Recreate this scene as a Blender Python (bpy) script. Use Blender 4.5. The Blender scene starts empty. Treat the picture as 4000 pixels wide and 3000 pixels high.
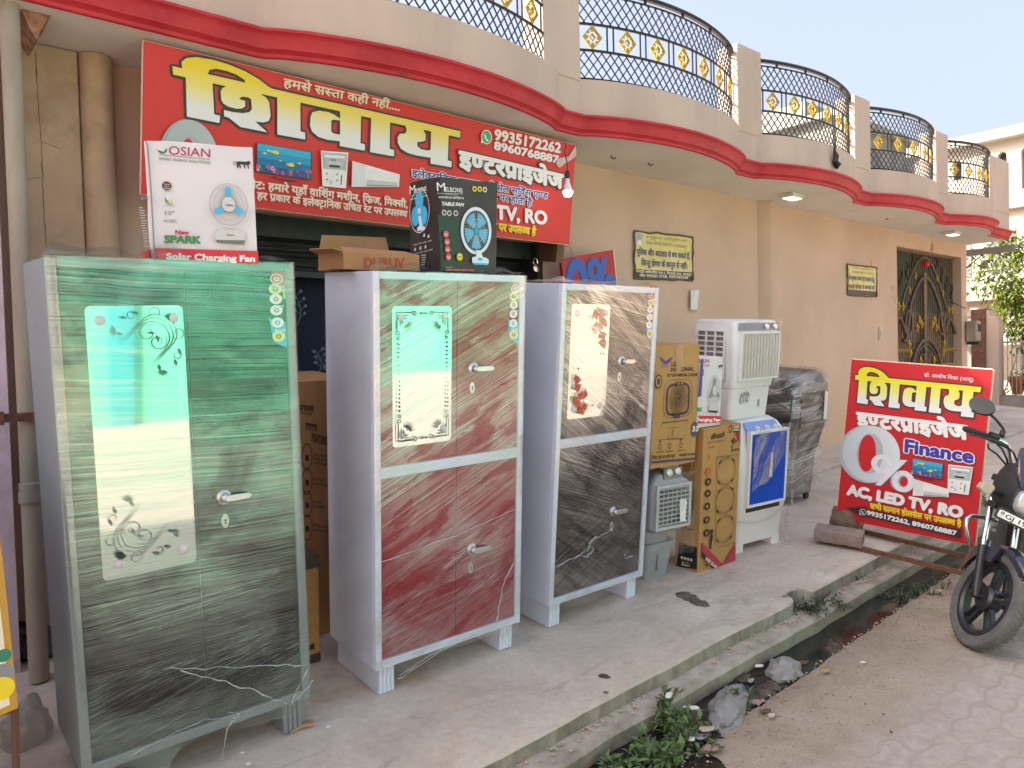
import bpy, bmesh, math, random
from math import sin, cos, pi, radians as rad
from mathutils import Matrix, Vector, noise
from mathutils.geometry import tessellate_polygon

# ------------------------------------------------------------------ camera, sky, sun, exposure
S = bpy.context.scene
COL = S.collection
CAMPOS = Vector((0.0, 0.0, 1.85))
CR = Vector((0.76127181, -0.64788215, -0.02671986))
CU = Vector((0.0391985, 0.00484918, 0.99921968))
CF = Vector((0.64724703, 0.76172515, -0.02908755))
FPX = 2971.75                                     # focal length in pixels of the 4000 px wide photograph
cam = bpy.data.cameras.new('camera'); camo = bpy.data.objects.new('camera', cam); COL.objects.link(camo)
cam.sensor_width = 36; cam.lens = 36 * FPX / 4000; cam.clip_start = 0.05; cam.clip_end = 3000
B = -CF
camo.matrix_world = Matrix(((CR.x, CU.x, B.x, CAMPOS.x), (CR.y, CU.y, B.y, CAMPOS.y), (CR.z, CU.z, B.z, CAMPOS.z), (0, 0, 0, 1)))
S.camera = camo

SUN_EL, SUN_ROT = 36.0, -53.0
W = bpy.data.worlds.new('World'); S.world = W; W.use_nodes = True
nt = W.node_tree; sky = nt.nodes.new('ShaderNodeTexSky'); sky.sky_type = 'NISHITA'; sky.sun_disc = False
sky.sun_elevation = rad(SUN_EL); sky.sun_rotation = rad(SUN_ROT); sky.air_density = 0.8; sky.dust_density = 10.0; sky.ozone_density = 2.2
hz = nt.nodes.new('ShaderNodeMix'); hz.data_type = 'RGBA'; hz.inputs[0].default_value = 0.38; hz.inputs[7].default_value = (1.75, 1.72, 1.84, 1); nt.links.new(sky.outputs[0], hz.inputs[6])   # pale summer haze over the blue
nt.links.new(hz.outputs[2], nt.nodes['Background'].inputs[0]); nt.nodes['Background'].inputs[1].default_value = 0.15
sl = bpy.data.lights.new('sun', 'SUN'); sl.energy = 3.4; sl.angle = rad(0.6); sl.color = (1.0, 0.90, 0.76)
so = bpy.data.objects.new('sun', sl); COL.objects.link(so)
sd = Vector((sin(rad(SUN_ROT)) * cos(rad(SUN_EL)), cos(rad(SUN_ROT)) * cos(rad(SUN_EL)), sin(rad(SUN_EL))))
so.rotation_euler = sd.to_track_quat('Z', 'Y').to_euler(); so.location = (0, 0, 30)
S.view_settings.view_transform = 'Standard'; S.view_settings.look = 'None'; S.view_settings.gamma = 1
S.view_settings.exposure = 1.95
S.render.engine = 'CYCLES'
S.cycles.max_bounces = 8; S.cycles.transparent_max_bounces = 24; S.cycles.diffuse_bounces = 4; S.cycles.glossy_bounces = 4
S.cycles.caustics_reflective = False; S.cycles.caustics_refractive = False
S.cycles.use_denoising = True
random.seed(7)

# ------------------------------------------------------------------ pixel helpers: a photo pixel as a ray, met with a real plane
def ray(x, y):
    return CR * ((x - 2000) / FPX) + CU * ((1500 - y) / FPX) + CF
def onAx(q, ax, v):
    d = ray(*q); return CAMPOS + d * ((v - CAMPOS[ax]) / d[ax])
def onX(q, v): return onAx(q, 0, v)
def onY(q, v): return onAx(q, 1, v)
def onZ(q, v): return onAx(q, 2, v)
NP = Vector((-0.02299, -0.09027, 0.99565)); PP = Vector((0, 0, -0.0023))
def pz(x, y): return PP.z + (x * 0.02309 + y * 0.09066)
def onP(q):
    d = ray(*q); return CAMPOS + d * (NP.dot(PP - CAMPOS) / NP.dot(d))
def hit(T, q, ax, v):
    Ti = T.inverted(); c = Ti @ CAMPOS; d = Ti.to_3x3() @ ray(*q)
    return c + d * ((v - c[ax]) / d[ax])
PLAT = Matrix(((0.99973, 0.00208, -0.02299), (0.0, 0.99592, -0.09027), (0.02309, 0.09025, 0.99565)))
def platT(x, y, yaw=0.0):
    return Matrix.Translation((x, y, pz(x, y))) @ PLAT.to_4x4() @ Matrix.Rotation(yaw, 4, 'Z')
def M4(rows, o):
    m = Matrix(rows).to_4x4(); m.translation = o; return m

# ------------------------------------------------------------------ materials
MATS = {}
def nd(t, typ, **kw):
    n = t.nodes.new(typ)
    for k, v in kw.items(): setattr(n, k, v)
    return n
def mat(name, col, rough=0.6, metal=0.0, var=0.12, vs=6.0, bump=0.0, bs=60.0, coat=0.0, spec=0.5, emis=None, stain=None, sscale=2.0, stretch=None, samt=0.6):
    if name in MATS: return MATS[name]
    m = bpy.data.materials.new(name); m.use_nodes = True; t = m.node_tree; b = t.nodes['Principled BSDF']; L = t.links.new
    b.inputs['Roughness'].default_value = rough; b.inputs['Metallic'].default_value = metal
    b.inputs['Coat Weight'].default_value = coat; b.inputs['Specular IOR Level'].default_value = spec
    if isinstance(col, (int, float)): col = (col, col, col)
    c = (*col, 1)
    b.inputs['Base Color'].default_value = c
    tc = nd(t, 'ShaderNodeTexCoord'); co = tc.outputs['Object']
    if stretch:
        mp = nd(t, 'ShaderNodeMapping'); mp.inputs['Scale'].default_value = stretch; L(co, mp.inputs[0]); co = mp.outputs[0]
    if var > 0:
        n = nd(t, 'ShaderNodeTexNoise'); n.inputs['Scale'].default_value = vs; n.inputs['Detail'].default_value = 6; L(co, n.inputs['Vector'])
        mr = nd(t, 'ShaderNodeMapRange'); mr.inputs[1].default_value = 0.3; mr.inputs[2].default_value = 0.7; mr.inputs[3].default_value = 1 - var; mr.inputs[4].default_value = 1 + var
        L(n.outputs[0], mr.inputs[0])
        mx = nd(t, 'ShaderNodeMix', data_type='RGBA', blend_type='MULTIPLY'); mx.inputs[0].default_value = 1; mx.inputs[6].default_value = c; L(mr.outputs[0], mx.inputs[7]); out = mx.outputs[2]
        if stain:
            n2 = nd(t, 'ShaderNodeTexNoise'); n2.inputs['Scale'].default_value = sscale; n2.inputs['Detail'].default_value = 8; n2.inputs['Roughness'].default_value = 0.65; L(co, n2.inputs['Vector'])
            m2 = nd(t, 'ShaderNodeMapRange'); m2.inputs[1].default_value = 0.48; m2.inputs[2].default_value = 0.72; m2.inputs[4].default_value = samt; L(n2.outputs[0], m2.inputs[0])
            mx2 = nd(t, 'ShaderNodeMix', data_type='RGBA'); L(m2.outputs[0], mx2.inputs[0]); L(out, mx2.inputs[6]); mx2.inputs[7].default_value = (*stain, 1); out = mx2.outputs[2]
        L(out, b.inputs['Base Color'])
    if bump > 0:
        n3 = nd(t, 'ShaderNodeTexNoise'); n3.inputs['Scale'].default_value = bs; n3.inputs['Detail'].default_value = 5; L(co, n3.inputs['Vector'])
        bp = nd(t, 'ShaderNodeBump'); bp.inputs['Strength'].default_value = bump; bp.inputs['Distance'].default_value = 0.01; L(n3.outputs[0], bp.inputs['Height']); L(bp.outputs[0], b.inputs['Normal'])
    if emis:
        b.inputs['Emission Color'].default_value = (*emis[0], 1); b.inputs['Emission Strength'].default_value = emis[1]
    MATS[name] = m
    return m
def ink(name, col, rough=0.45):                      # printing ink: a flat colour with the faintest mottling
    return mat('ink_' + name, col, rough, var=0.04, vs=30)
def gradient_ink(name, axis, z0, z1, c0, c1, c2=None):
    if name in MATS: return MATS[name]
    m = bpy.data.materials.new(name); m.use_nodes = True; t = m.node_tree; b = t.nodes['Principled BSDF']; L = t.links.new
    b.inputs['Roughness'].default_value = 0.45
    tc = nd(t, 'ShaderNodeTexCoord'); sp = nd(t, 'ShaderNodeSeparateXYZ'); L(tc.outputs['Object'], sp.inputs[0])
    mr = nd(t, 'ShaderNodeMapRange'); mr.inputs[1].default_value = z0; mr.inputs[2].default_value = z1; L(sp.outputs[axis], mr.inputs[0])
    cr = nd(t, 'ShaderNodeValToRGB'); L(mr.outputs[0], cr.inputs[0]); e = cr.color_ramp.elements
    e[0].position = 0.0; e[0].color = (*c0, 1); e[1].position = 1.0; e[1].color = (*c1, 1)
    if c2: q = e.new(0.5); q.color = (*c2, 1)
    L(cr.outputs[0], b.inputs['Base Color']); MATS[name] = m
    return m

# ------------------------------------------------------------------ mesh builder
class MB:
    def __init__(s): s.v = []; s.f = []; s.m = []; s.uv = None
    def add(s, vs, fs, m=0):
        o = len(s.v); s.v += [tuple(v) for v in vs]; s.f += [tuple(i + o for i in f) for f in fs]; s.m += [m] * len(fs)
    def box(s, x0, x1, y0, y1, z0, z1, m=0, M=None):
        vs = [Vector((x, y, z)) for z in (z0, z1) for y in (y0, y1) for x in (x0, x1)]
        if M is not None: vs = [M @ v for v in vs]
        s.add(vs, [(0, 2, 3, 1), (4, 5, 7, 6), (0, 1, 5, 4), (2, 6, 7, 3), (0, 4, 6, 2), (1, 3, 7, 5)], m)
    def hexa(s, b, t, m=0):                           # two rings of points
        n = len(b); vs = list(b) + list(t)
        s.add(vs, [tuple(range(n - 1, -1, -1)), tuple(range(n, 2 * n))] + [(i, (i + 1) % n, n + (i + 1) % n, n + i) for i in range(n)], m)
    def rings(s, R, m=0, closed=True, cap0=True, cap1=True):
        n = len(R[0]); o = len(s.v); s.v += [tuple(p) for r in R for p in r]; fs = []
        for k in range(len(R) - 1):
            for i in range(n if closed else n - 1):
                j = (i + 1) % n; fs.append((o + k * n + i, o + k * n + j, o + (k + 1) * n + j, o + (k + 1) * n + i))
        if cap0: fs.append(tuple(o + i for i in range(n - 1, -1, -1)))
        if cap1: fs.append(tuple(o + (len(R) - 1) * n + i for i in range(n)))
        s.f += fs; s.m += [m] * len(fs)
    def tube(s, pts, r, n=8, m=0, closed=False, flat=None, up=None):
        pts = [Vector(p) for p in pts]; N = len(pts); R = []; u = None
        for k, p in enumerate(pts):
            if closed: d = pts[(k + 1) % N] - pts[k - 1]
            else: d = pts[min(k + 1, N - 1)] - pts[max(k - 1, 0)]
            d.normalize()
            if u is None:
                a = Vector(up) if up else (Vector((0, 0, 1)) if abs(d.z) < 0.9 else Vector((1, 0, 0)))
            else: a = u
            u = (a - d * a.dot(d)).normalized(); w = d.cross(u)
            rr = r[k] if isinstance(r, (list, tuple)) else r
            fr = flat if flat else 1
            R.append([p + (u * cos(2 * pi * (i + .5) / n) + w * sin(2 * pi * (i + .5) / n) * fr) * rr for i in range(n)])
        if closed: R.append(R[0]); s.rings(R, m, True, False, False)
        else: s.rings(R, m)
    def lathe(s, prof, n=24, M=None, m=0, a0=0, a1=2 * pi, cap=True):
        full = abs(a1 - a0 - 2 * pi) < 1e-6; R = []
        for r, z in prof:
            R.append([Vector((max(r, 1e-4) * cos(a0 + (a1 - a0) * i / (n if full else n - 1)), max(r, 1e-4) * sin(a0 + (a1 - a0) * i / (n if full else n - 1)), z)) for i in range(n)])
        if M is not None: R = [[M @ p for p in r] for r in R]
        s.rings(R, m, full, cap, cap)
    def poly(s, pts, m=0):                            # flat polygon, may be concave
        pts = [Vector(p) for p in pts]
        s.add(pts, [tuple(t) for t in tessellate_polygon([pts])], m)
    def prism(s, pts, off, m=0):                      # concave outline extruded by off
        pts = [Vector(p) for p in pts]; off = Vector(off); n = len(pts); tr = tessellate_polygon([pts])
        s.add(pts + [p + off for p in pts], [tuple(t) for t in tr] + [tuple(i + n for i in reversed(t)) for t in tr] + [(i, (i + 1) % n, n + (i + 1) % n, n + i) for i in range(n)], m)
    def grid(s, P, m=0):                              # P[i][j] points
        a, b = len(P), len(P[0]); o = len(s.v); s.v += [tuple(p) for r in P for p in r]
        for i in range(a - 1):
            for j in range(b - 1): s.f.append((o + i * b + j, o + i * b + j + 1, o + (i + 1) * b + j + 1, o + (i + 1) * b + j)); s.m.append(m)
    def build(s, name, mats, parent=None, smooth=False, bevel=0, T=None, recalc=True):
        me = bpy.data.meshes.new(name); me.from_pydata(s.v, [], s.f); 
        if not isinstance(mats, (list, tuple)): mats = [mats]
        for x in mats: me.materials.append(x)
        me.polygons.foreach_set('material_index', s.m)
        if recalc:
            b = bmesh.new(); b.from_mesh(me); bmesh.ops.recalc_face_normals(b, faces=b.faces); b.to_mesh(me); b.free()
        if smooth: me.polygons.foreach_set('use_smooth', [True] * len(me.polygons))
        if s.uv: 
            l = me.uv_layers.new(name='UVMap'); 
            for lp in me.loops: l.data[lp.index].uv = s.uv[lp.vertex_index]
        me.update()
        o = bpy.data.objects.new(name, me); COL.objects.link(o)
        if parent: o.parent = parent
        if T is not None: o.matrix_world = T
        if smooth == 'auto':
            try:
                me.polygons.foreach_set('use_smooth', [True] * len(me.polygons)); me.set_sharp_from_angle(angle=rad(35))
            except Exception: pass
        if bevel:
            md = o.modifiers.new('bevel', 'BEVEL'); md.width = bevel; md.segments = 2; md.limit_method = 'ANGLE'; md.angle_limit = rad(40)
        return o
def tag(o, label, cat, group=None, kind=None):
    if label: o['label'] = label
    if cat: o['category'] = cat
    if group: o['group'] = group
    if kind: o['kind'] = kind
    return o
def thing(name, label, cat, T=None, group=None):
    o = bpy.data.objects.new(name, None); COL.objects.link(o); o.empty_display_size = 0.1
    if T is not None: o.matrix_world = T
    return tag(o, label, cat, group)
def struct(name, mb, mats, **k):
    o = mb.build(name, mats, **k); o['kind'] = 'structure'; return o
def dup(o, parent=None):
    c = o.copy(); COL.objects.link(c)
    if parent: c.parent = parent
    for ch in list(o.children): dup(ch, c)
    return c
def nz(x, y=0, z=0, s=1.0): return noise.noise(Vector((x, y, z)) * s)
def circ(cx, cy, rx, ry=None, n=28, a0=0, a1=2 * pi):
    ry = rx if ry is None else ry
    return [(cx + rx * cos(a0 + (a1 - a0) * i / (n if a1 - a0 > 6.28 else n - 1)), cy + ry * sin(a0 + (a1 - a0) * i / (n if a1 - a0 > 6.28 else n - 1))) for i in range(n)]
def rrect(x0, x1, z0, z1, r, n=5):
    P = []
    for cx, cz, a in ((x1 - r, z1 - r, 0), (x0 + r, z1 - r, pi / 2), (x0 + r, z0 + r, pi), (x1 - r, z0 + r, 1.5 * pi)):
        P += [(cx + r * cos(a + pi / 2 * i / n), cz + r * sin(a + pi / 2 * i / n)) for i in range(n + 1)]
    return P

# ------------------------------------------------------------------ lettering (built-in font; Devanagari reordered and joined by hand)
GL = {}
def glyph(ch):
    if ch in GL: return GL[ch]
    def mesh(s):
        cu = bpy.data.curves.new('t', 'FONT'); cu.body = s; cu.size = 1; cu.resolution_u = 3
        o = bpy.data.objects.new('t', cu); COL.objects.link(o); dg = bpy.context.evaluated_depsgraph_get(); dg.update()
        me = bpy.data.meshes.new_from_object(o.evaluated_get(dg)); vs = [(v.co.x, v.co.y) for v in me.vertices]; fs = [tuple(p.vertices) for p in me.polygons]
        bpy.data.objects.remove(o); bpy.data.curves.remove(cu); bpy.data.meshes.remove(me)
        return vs, fs
    if ch == ' ': GL[ch] = ([], [], 0.27); return GL[ch]
    vs, fs = mesh(ch); v2, _ = mesh(ch + '||||||')
    if 'bar' not in GL: GL['bar'] = max(v[0] for v in mesh('|||||||')[0]) - max(v[0] for v in mesh('||||||')[0])
    GL[ch] = (vs, fs, max(v[0] for v in v2) - 0.168 - 5 * GL['bar'])
    return GL[ch]
VIR = '\u094d'; IM = '\u093f'
def isc(c): return '\u0915' <= c <= '\u0939'
def ism(c): return '\u093e' <= c <= '\u094c' or c in '\u0901\u0902\u0903\u0945'
def cut(ch):
    k = 'half' + ch
    if k in GL: return GL[k]
    vs, fs, adv = glyph(ch)
    x = adv - 0.165 if ch not in 'कफ' else adv * 0.72
    b = bmesh.new(); bv = [b.verts.new((p[0], p[1], 0)) for p in vs]
    for f in fs:
        try: b.faces.new([bv[i] for i in f])
        except ValueError: pass
    bmesh.ops.bisect_plane(b, geom=b.verts[:] + b.edges[:] + b.faces[:], plane_co=(x, 0, 0), plane_no=(1, 0, 0), clear_outer=True)
    b.verts.index_update(); r = ([(v.co.x, v.co.y) for v in b.verts], [tuple(v.index for v in f.verts) for f in b.faces], x); b.free()
    GL[k] = r
    return r
def layout(s):
    out = []; x = 0.0; i = 0; n = len(s)
    def put(g):
        nonlocal x
        out.append((g[0], g[1], x)); x += g[2]
    while i < n:
        c = s[i]
        if not isc(c): put(glyph(c)); i += 1; continue
        cl = [c]; i += 1
        while i + 1 < n and s[i] == VIR and isc(s[i + 1]): cl.append(s[i + 1]); i += 2
        vir = i < n and s[i] == VIR
        if vir: i += 1
        ms = []
        while i < n and ism(s[i]): ms.append(s[i]); i += 1
        if IM in ms: put(glyph(IM)); ms.remove(IM)
        reph = len(cl) > 1 and cl[0] == 'र'
        if reph: cl = cl[1:]
        rak = len(cl) > 1 and cl[-1] == 'र'
        if rak: cl = cl[:-1]
        for h in cl[:-1]: put(cut(h))
        put(glyph(cl[-1]))
        if rak:
            if cl[-1] in 'टठडढ': P = [(x - .42, -.16), (x - .30, -.02), (x - .18, -.16), (x - .23, -.19), (x - .30, -.10), (x - .37, -.19)]
            else: P = [(x - .17, .20), (x - .17, .12), (x - .40, -.03), (x - .44, .03)]
            out.append((P, [tuple(range(len(P)))] if len(P) == 4 else [(0, 1, 4, 5), (1, 2, 3, 4)], 0))
            P2 = out.pop(); out.append((P2[0], P2[1], 0.0))
        for q in ms: put(glyph(q))
        if vir: put(glyph(VIR))
        if reph:
            a = [(x - .13 + .11 * cos(t), .62 + .17 * sin(t)) for t in [2.9 - k * .55 for k in range(6)]]
            bb = [(x - .13 + .05 * cos(t), .62 + .10 * sin(t)) for t in [2.9 - k * .55 for k in range(6)]]
            out.append((a + bb, [(k, k + 1, k + 7, k + 6) for k in range(5)], 0.0))
    return out, x

class Face:
    """A flat face of a thing, local plane ax = val; prints go on it. u,v are local metres."""
    def __init__(s, T, ax=1, val=0.0, sign=-1):
        s.T = T; s.ax = ax; s.val = val; s.sg = sign; s.mb = MB(); s.mats = []; s.lay = 0
    def mi(s, m):
        if m not in s.mats: s.mats.append(m)
        return s.mats.index(m)
    def px(s, q):
        h = hit(s.T, q, s.ax, s.val)
        return Vector((h.x, h.z)) if s.ax == 1 else Vector((-h.y if s.sg < 0 else h.y, h.z))
    def p3(s, u, v, d):
        if s.ax == 1: return (u, s.val + s.sg * d, v)
        return (s.val + s.sg * d, -u if s.sg < 0 else u, v)
    def step(s): s.lay += 1; return 0.0012 + s.lay * 0.00012
    def _P(s, pts, px): return [s.px(q) for q in pts] if px else [Vector(q) for q in pts]
    def poly(s, pts, m, px=True):
        P = s._P(pts, px); d = s.step(); s.mb.poly([s.p3(p[0], p[1], d) for p in P], s.mi(m))
    def disc(s, q, r, m, ry=None, px=True, n=22):
        c = s.px(q) if px else Vector(q); s.poly(circ(c[0], c[1], r, ry, n), m, False)
    def ring(s, q, r, r2, m, ry=None, ry2=None, px=True, n=32):
        c = s.px(q) if px else Vector(q); d = s.step(); ry = ry or r; ry2 = ry2 or r2
        A = circ(c[0], c[1], r, ry, n); Bq = circ(c[0], c[1], r2, ry2, n); k = s.mi(m)
        s.mb.add([s.p3(*p, d) for p in A + Bq], [(i, (i + 1) % n, n + (i + 1) % n, n + i) for i in range(n)], k)
    def line(s, pts, w, m, px=True, closed=False, taper=False):
        P = s._P(pts, px); d = s.step(); n = len(P); A = []; Bq = []
        for k in range(n):
            t = (P[(k + 1) % n] - P[k - 1]) if closed else (P[min(k + 1, n - 1)] - P[max(k - 1, 0)])
            if t.length < 1e-9: t = Vector((1, 0))
            t.normalize(); q = Vector((-t.y, t.x)) * (w / 2) * ((1 - 0.85 * abs(2 * k / (n - 1) - 0.8)) if taper else 1)
            A.append(P[k] + q); Bq.append(P[k] - q)
        fs = [(i, (i + 1) % n, n + (i + 1) % n, n + i) for i in range(n if closed else n - 1)]
        s.mb.add([s.p3(*p, d) for p in A + Bq], fs, s.mi(m))
    def text(s, t, p0, p1, pt, m, bold=0.0, outline=None, px=True, slant=0.0):
        L, w = layout(t); a, b, c = s._P([p0, p1, pt], px); U = b - a; H = c - a
        xs = [v[0] + X for vs, fs, X in L for v in vs]
        if not xs: return
        x0, x1 = min(xs), max(xs); cap = 0.622 if any(isc(ch) or '\u0905' <= ch <= '\u0914' for ch in t) else 0.682
        jobs = []
        if outline: jobs.append((outline[0], outline[1] + bold, 12))
        jobs.append((m, bold, 8))
        for mm, r, ns in jobs:
            k = s.mi(mm); base = s.step()
            sh = [(0, 0)] + ([(r * cos(2 * pi * i / ns), r * sin(2 * pi * i / ns)) for i in range(ns)] if r > 0 else [])
            if r > 0.06: sh += [(r * .55 * cos(2 * pi * i / 6), r * .55 * sin(2 * pi * i / 6)) for i in range(6)]
            nj = 0
            for vs, fs, X in L:
                nj += 1
                for dx, dy in sh:
                    nj += 1
                    d = base + (nj % 37) * 0.000008
                    s.mb.add([s.p3(*(a + U * ((v[0] + X + dx - x0 + slant * v[1]) / (x1 - x0)) + H * ((v[1] + dy) / cap)), d) for v in vs], fs, k)
            s.lay += 3
    def build(s, name, parent, T=None):
        if not s.mb.f: return None
        return s.mb.build(name, s.mats, parent, recalc=False)

# ================================================================== common materials
RED = ink('red', (0.62, 0.025, 0.022)); REDS = ink('stand_red', (0.55, 0.008, 0.016)); WHITE = ink('white', (0.8, 0.8, 0.78)); BLACK = ink('black', (0.02, 0.018, 0.018)); DK = ink('outline', (0.045, 0.035, 0.022))
YEL = ink('yellow', (0.80, 0.62, 0.02)); NAVY = ink('navy', (0.05, 0.035, 0.25)); GREENI = ink('green', (0.04, 0.30, 0.09)); GREY = ink('grey', (0.25, 0.25, 0.25)); CYAN = ink('cyan', (0.05, 0.42, 0.68))
CREAM = ink('cream', (0.78, 0.70, 0.55)); LGREY = ink('light_grey', (0.55, 0.57, 0.58)); ORANGE = ink('orange', (0.65, 0.10, 0.02)); MAROON = ink('maroon', (0.35, 0.01, 0.05)); PINK = ink('pink', (0.60, 0.09, 0.11)); BROWNI = ink('brown', (0.05, 0.022, 0.012))
peach = mat('peach_plaster', (0.58, 0.415, 0.31), 0.9, var=0.08, vs=1.6, bump=0.2, bs=90, stain=(0.46, 0.32, 0.235), sscale=0.9, samt=0.5)
peach2 = mat('peach_parapet', (0.54, 0.42, 0.345), 0.9, var=0.06, vs=2.5, bump=0.12, bs=80, stain=(0.40, 0.31, 0.25), sscale=1.8, samt=0.6, stretch=(1, 1, .25))
ochre = mat('ochre_plaster', (0.48, 0.34, 0.225), 0.9, var=0.12, vs=3, bump=0.15, bs=90, stain=(0.18, 0.09, 0.05), sscale=2.5, samt=0.6)
soffm = mat('soffit_whitewash', (0.76, 0.71, 0.64), 0.9, var=0.05, vs=2, bump=0.1, bs=60, stain=(0.48, 0.42, 0.36), sscale=1.2, samt=0.35)
redpaint = mat('red_molding_paint', (0.47, 0.018, 0.03), 0.55, var=0.18, vs=3, bump=0.25, bs=25, stain=(0.50, 0.06, 0.05), sscale=6, samt=0.4)
blackmetal = mat('black_metal', (0.02, 0.022, 0.025), 0.5, metal=0.3, var=0.3, vs=40)
gold = mat('gold_paint', (0.55, 0.36, 0.05), 0.35, metal=0.7, var=0.25, vs=40)
woodm = mat('brown_wood', (0.16, 0.085, 0.045), 0.75, var=0.3, vs=8, stretch=(1, 1, .2), bump=.2)
chrome = mat('chrome', (0.75, 0.75, 0.77), 0.18, metal=1.0, var=0.06, vs=20)
rust = mat('rusty_iron', (0.16, 0.075, 0.04), 0.85, metal=0.1, var=0.35, vs=25, bump=0.3, bs=120, stain=(0.09, 0.05, 0.035), sscale=12)
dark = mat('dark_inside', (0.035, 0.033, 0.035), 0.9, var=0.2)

# ================================================================== the ground
def concrete():
    m = bpy.data.materials.new('platform_concrete'); m.use_nodes = True; t = m.node_tree; b = t.nodes['Principled BSDF']; L = t.links.new
    tc = nd(t, 'ShaderNodeTexCoord')
    def N(sc, de=6, ro=.55, di=0, stre=None):
        src = tc.outputs['Object']
        if stre: mp = nd(t, 'ShaderNodeMapping'); mp.inputs['Scale'].default_value = stre; L(src, mp.inputs[0]); src = mp.outputs[0]
        n = nd(t, 'ShaderNodeTexNoise'); n.inputs['Scale'].default_value = sc; n.inputs['Detail'].default_value = de; n.inputs['Roughness'].default_value = ro; n.inputs['Distortion'].default_value = di; L(src, n.inputs['Vector']); return n.outputs[0]
    def ramp(v, *st):
        r = nd(t, 'ShaderNodeValToRGB'); L(v, r.inputs[0]); e = r.color_ramp.elements
        e[0].position, e[0].color = st[0][0], (*st[0][1], 1); e[1].position, e[1].color = st[-1][0], (*st[-1][1], 1)
        for p, c in st[1:-1]: q = e.new(p); q.color = (*c, 1)
        return r.outputs[0]
    def mix(f, a, c, bt='MIX'):
        x = nd(t, 'ShaderNodeMix', data_type='RGBA', blend_type=bt)
        if isinstance(f, float): x.inputs[0].default_value = f
        else: L(f, x.inputs[0])
        L(a, x.inputs[6]); L(c, x.inputs[7]); return x.outputs[2]
    base = ramp(N(1.6, 7, .6, .6), (0.32, (0.46, 0.39, 0.32)), (0.52, (0.57, 0.495, 0.42)), (0.70, (0.64, 0.57, 0.495)))
    fine = ramp(N(28, 6, .7), (0.3, (0.86, 0.86, 0.86)), (0.7, (1.08, 1.08, 1.08)))
    c = mix(1.0, base, fine, 'MULTIPLY')
    rustc = ramp(N(0.9, 6, .65, 1.2), (0.54, (1, 1, 1)), (0.74, (0.96, 0.80, 0.66)))
    c = mix(1.0, c, rustc, 'MULTIPLY')
    streak = ramp(N(3.2, 5, .6, 1.4, (.45, 1.6, 1)), (0.56, (1, 1, 1)), (0.66, (0.82, 0.82, 0.84)), (0.72, (1, 1, 1)))
    c = mix(1.0, c, streak, 'MULTIPLY')
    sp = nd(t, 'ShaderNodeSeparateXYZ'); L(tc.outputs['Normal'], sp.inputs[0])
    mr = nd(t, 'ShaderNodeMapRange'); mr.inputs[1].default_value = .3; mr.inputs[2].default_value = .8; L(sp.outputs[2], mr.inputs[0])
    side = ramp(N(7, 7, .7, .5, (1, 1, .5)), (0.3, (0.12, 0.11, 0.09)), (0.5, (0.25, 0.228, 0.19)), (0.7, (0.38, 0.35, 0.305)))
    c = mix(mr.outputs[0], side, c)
    L(c, b.inputs['Base Color']); b.inputs['Roughness'].default_value = 0.82
    bp = nd(t, 'ShaderNodeBump'); bp.inputs['Strength'].default_value = .25; bp.inputs['Distance'].default_value = .008; L(N(45, 8, .7), bp.inputs['Height']); L(bp.outputs[0], b.inputs['Normal'])
    return m
CONC = concrete()
def edge_y(x):                                        # street edge of the sloping platform, wavy as cast
    y = 2.30 + 0.036 * x + 0.018 * nz(x * 1.3, 3) + 0.006 * nz(x * 6, 9)
    if x > 7: y = 2.30 + .036 * 7 - (x - 7) * 0.01
    return y
xs = [-4 + .1 * i for i in range(0, 211)] + [18, 20, 24]
# notch where a piece of the edge has broken away
def notch(x): return 0.11 * max(0, 1 - abs((x - 4.47) / .11) ** 3) if 4.36 < x < 4.58 else 0
mb = MB(); P = []
for x in sorted(set(xs + [4.37, 4.38, 4.42, 4.46, 4.5, 4.54, 4.56, 4.57])):
    e = edge_y(x) + notch(x); row = []
    yb = 4.85
    row.append((x, e + .012, pz(x, e) - .16)); row.append((x, e + .002 + .006 * nz(x * 9, 1), pz(x, e) - .07)); row.append((x, e + .003, pz(x, e) - .012)); row.append((x, e + .014, pz(x, e)))
    for k in range(1, 13): y = e + .014 + (yb - e) * k / 12; row.append((x, y, pz(x, y) + .004 * nz(x * .9, y * .9)))
    row.append((x, 9.5, pz(x, 4.85) + .02))
    P.append(row)
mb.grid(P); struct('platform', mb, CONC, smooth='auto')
# second, slightly higher slab by the gate
mb = MB(); P = []
for i in range(60):
    x = 7.55 + i * .11; f = 4.10 + .03 * (x - 7.6) - max(0, (x - 8.3)) * .22 + .04 * nz(x * 3, 5); f = max(f, 3.6)
    P.append([(x, f - .02, pz(x, f) - .03), (x, f + .01, pz(x, f) + .035), (x, f + .08, pz(x, f) + .05), (x, 4.75, pz(x, 4.7) + .05)])
mb.grid(P); struct('raised_slab', mb, CONC, smooth='auto')
# drain ledge
ledgem = mat('ledge_cement', (0.36, 0.315, 0.265), 0.9, var=0.2, vs=9, bump=.6, bs=22, stain=(0.15, 0.13, 0.10), sscale=6, samt=.7)
mb = MB(); P = []
for i in range(230):
    x = -4 + i * .1; e = edge_y(min(x, 7)); z = .135 + .0215 * x if x < 8 else .135 + .0215 * 8; w = .115 + .012 * nz(x * 3, 7)
    j = lambda a, s: .006 * nz(x * s, a)
    P.append([(x, e + .05, z + .03), (x, e + .012, z + .012 + j(1, 5)), (x, e - w * .5, z + j(2, 7)), (x, e - w + .012, z - .004 + j(3, 6)), (x, e - w, z - .02), (x, e - w + .015 + j(4, 4), z - .09), (x, e - w + .03, z - .30)])
mb.grid(P); struct('drain_ledge', mb, ledgem, smooth='auto')
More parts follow.
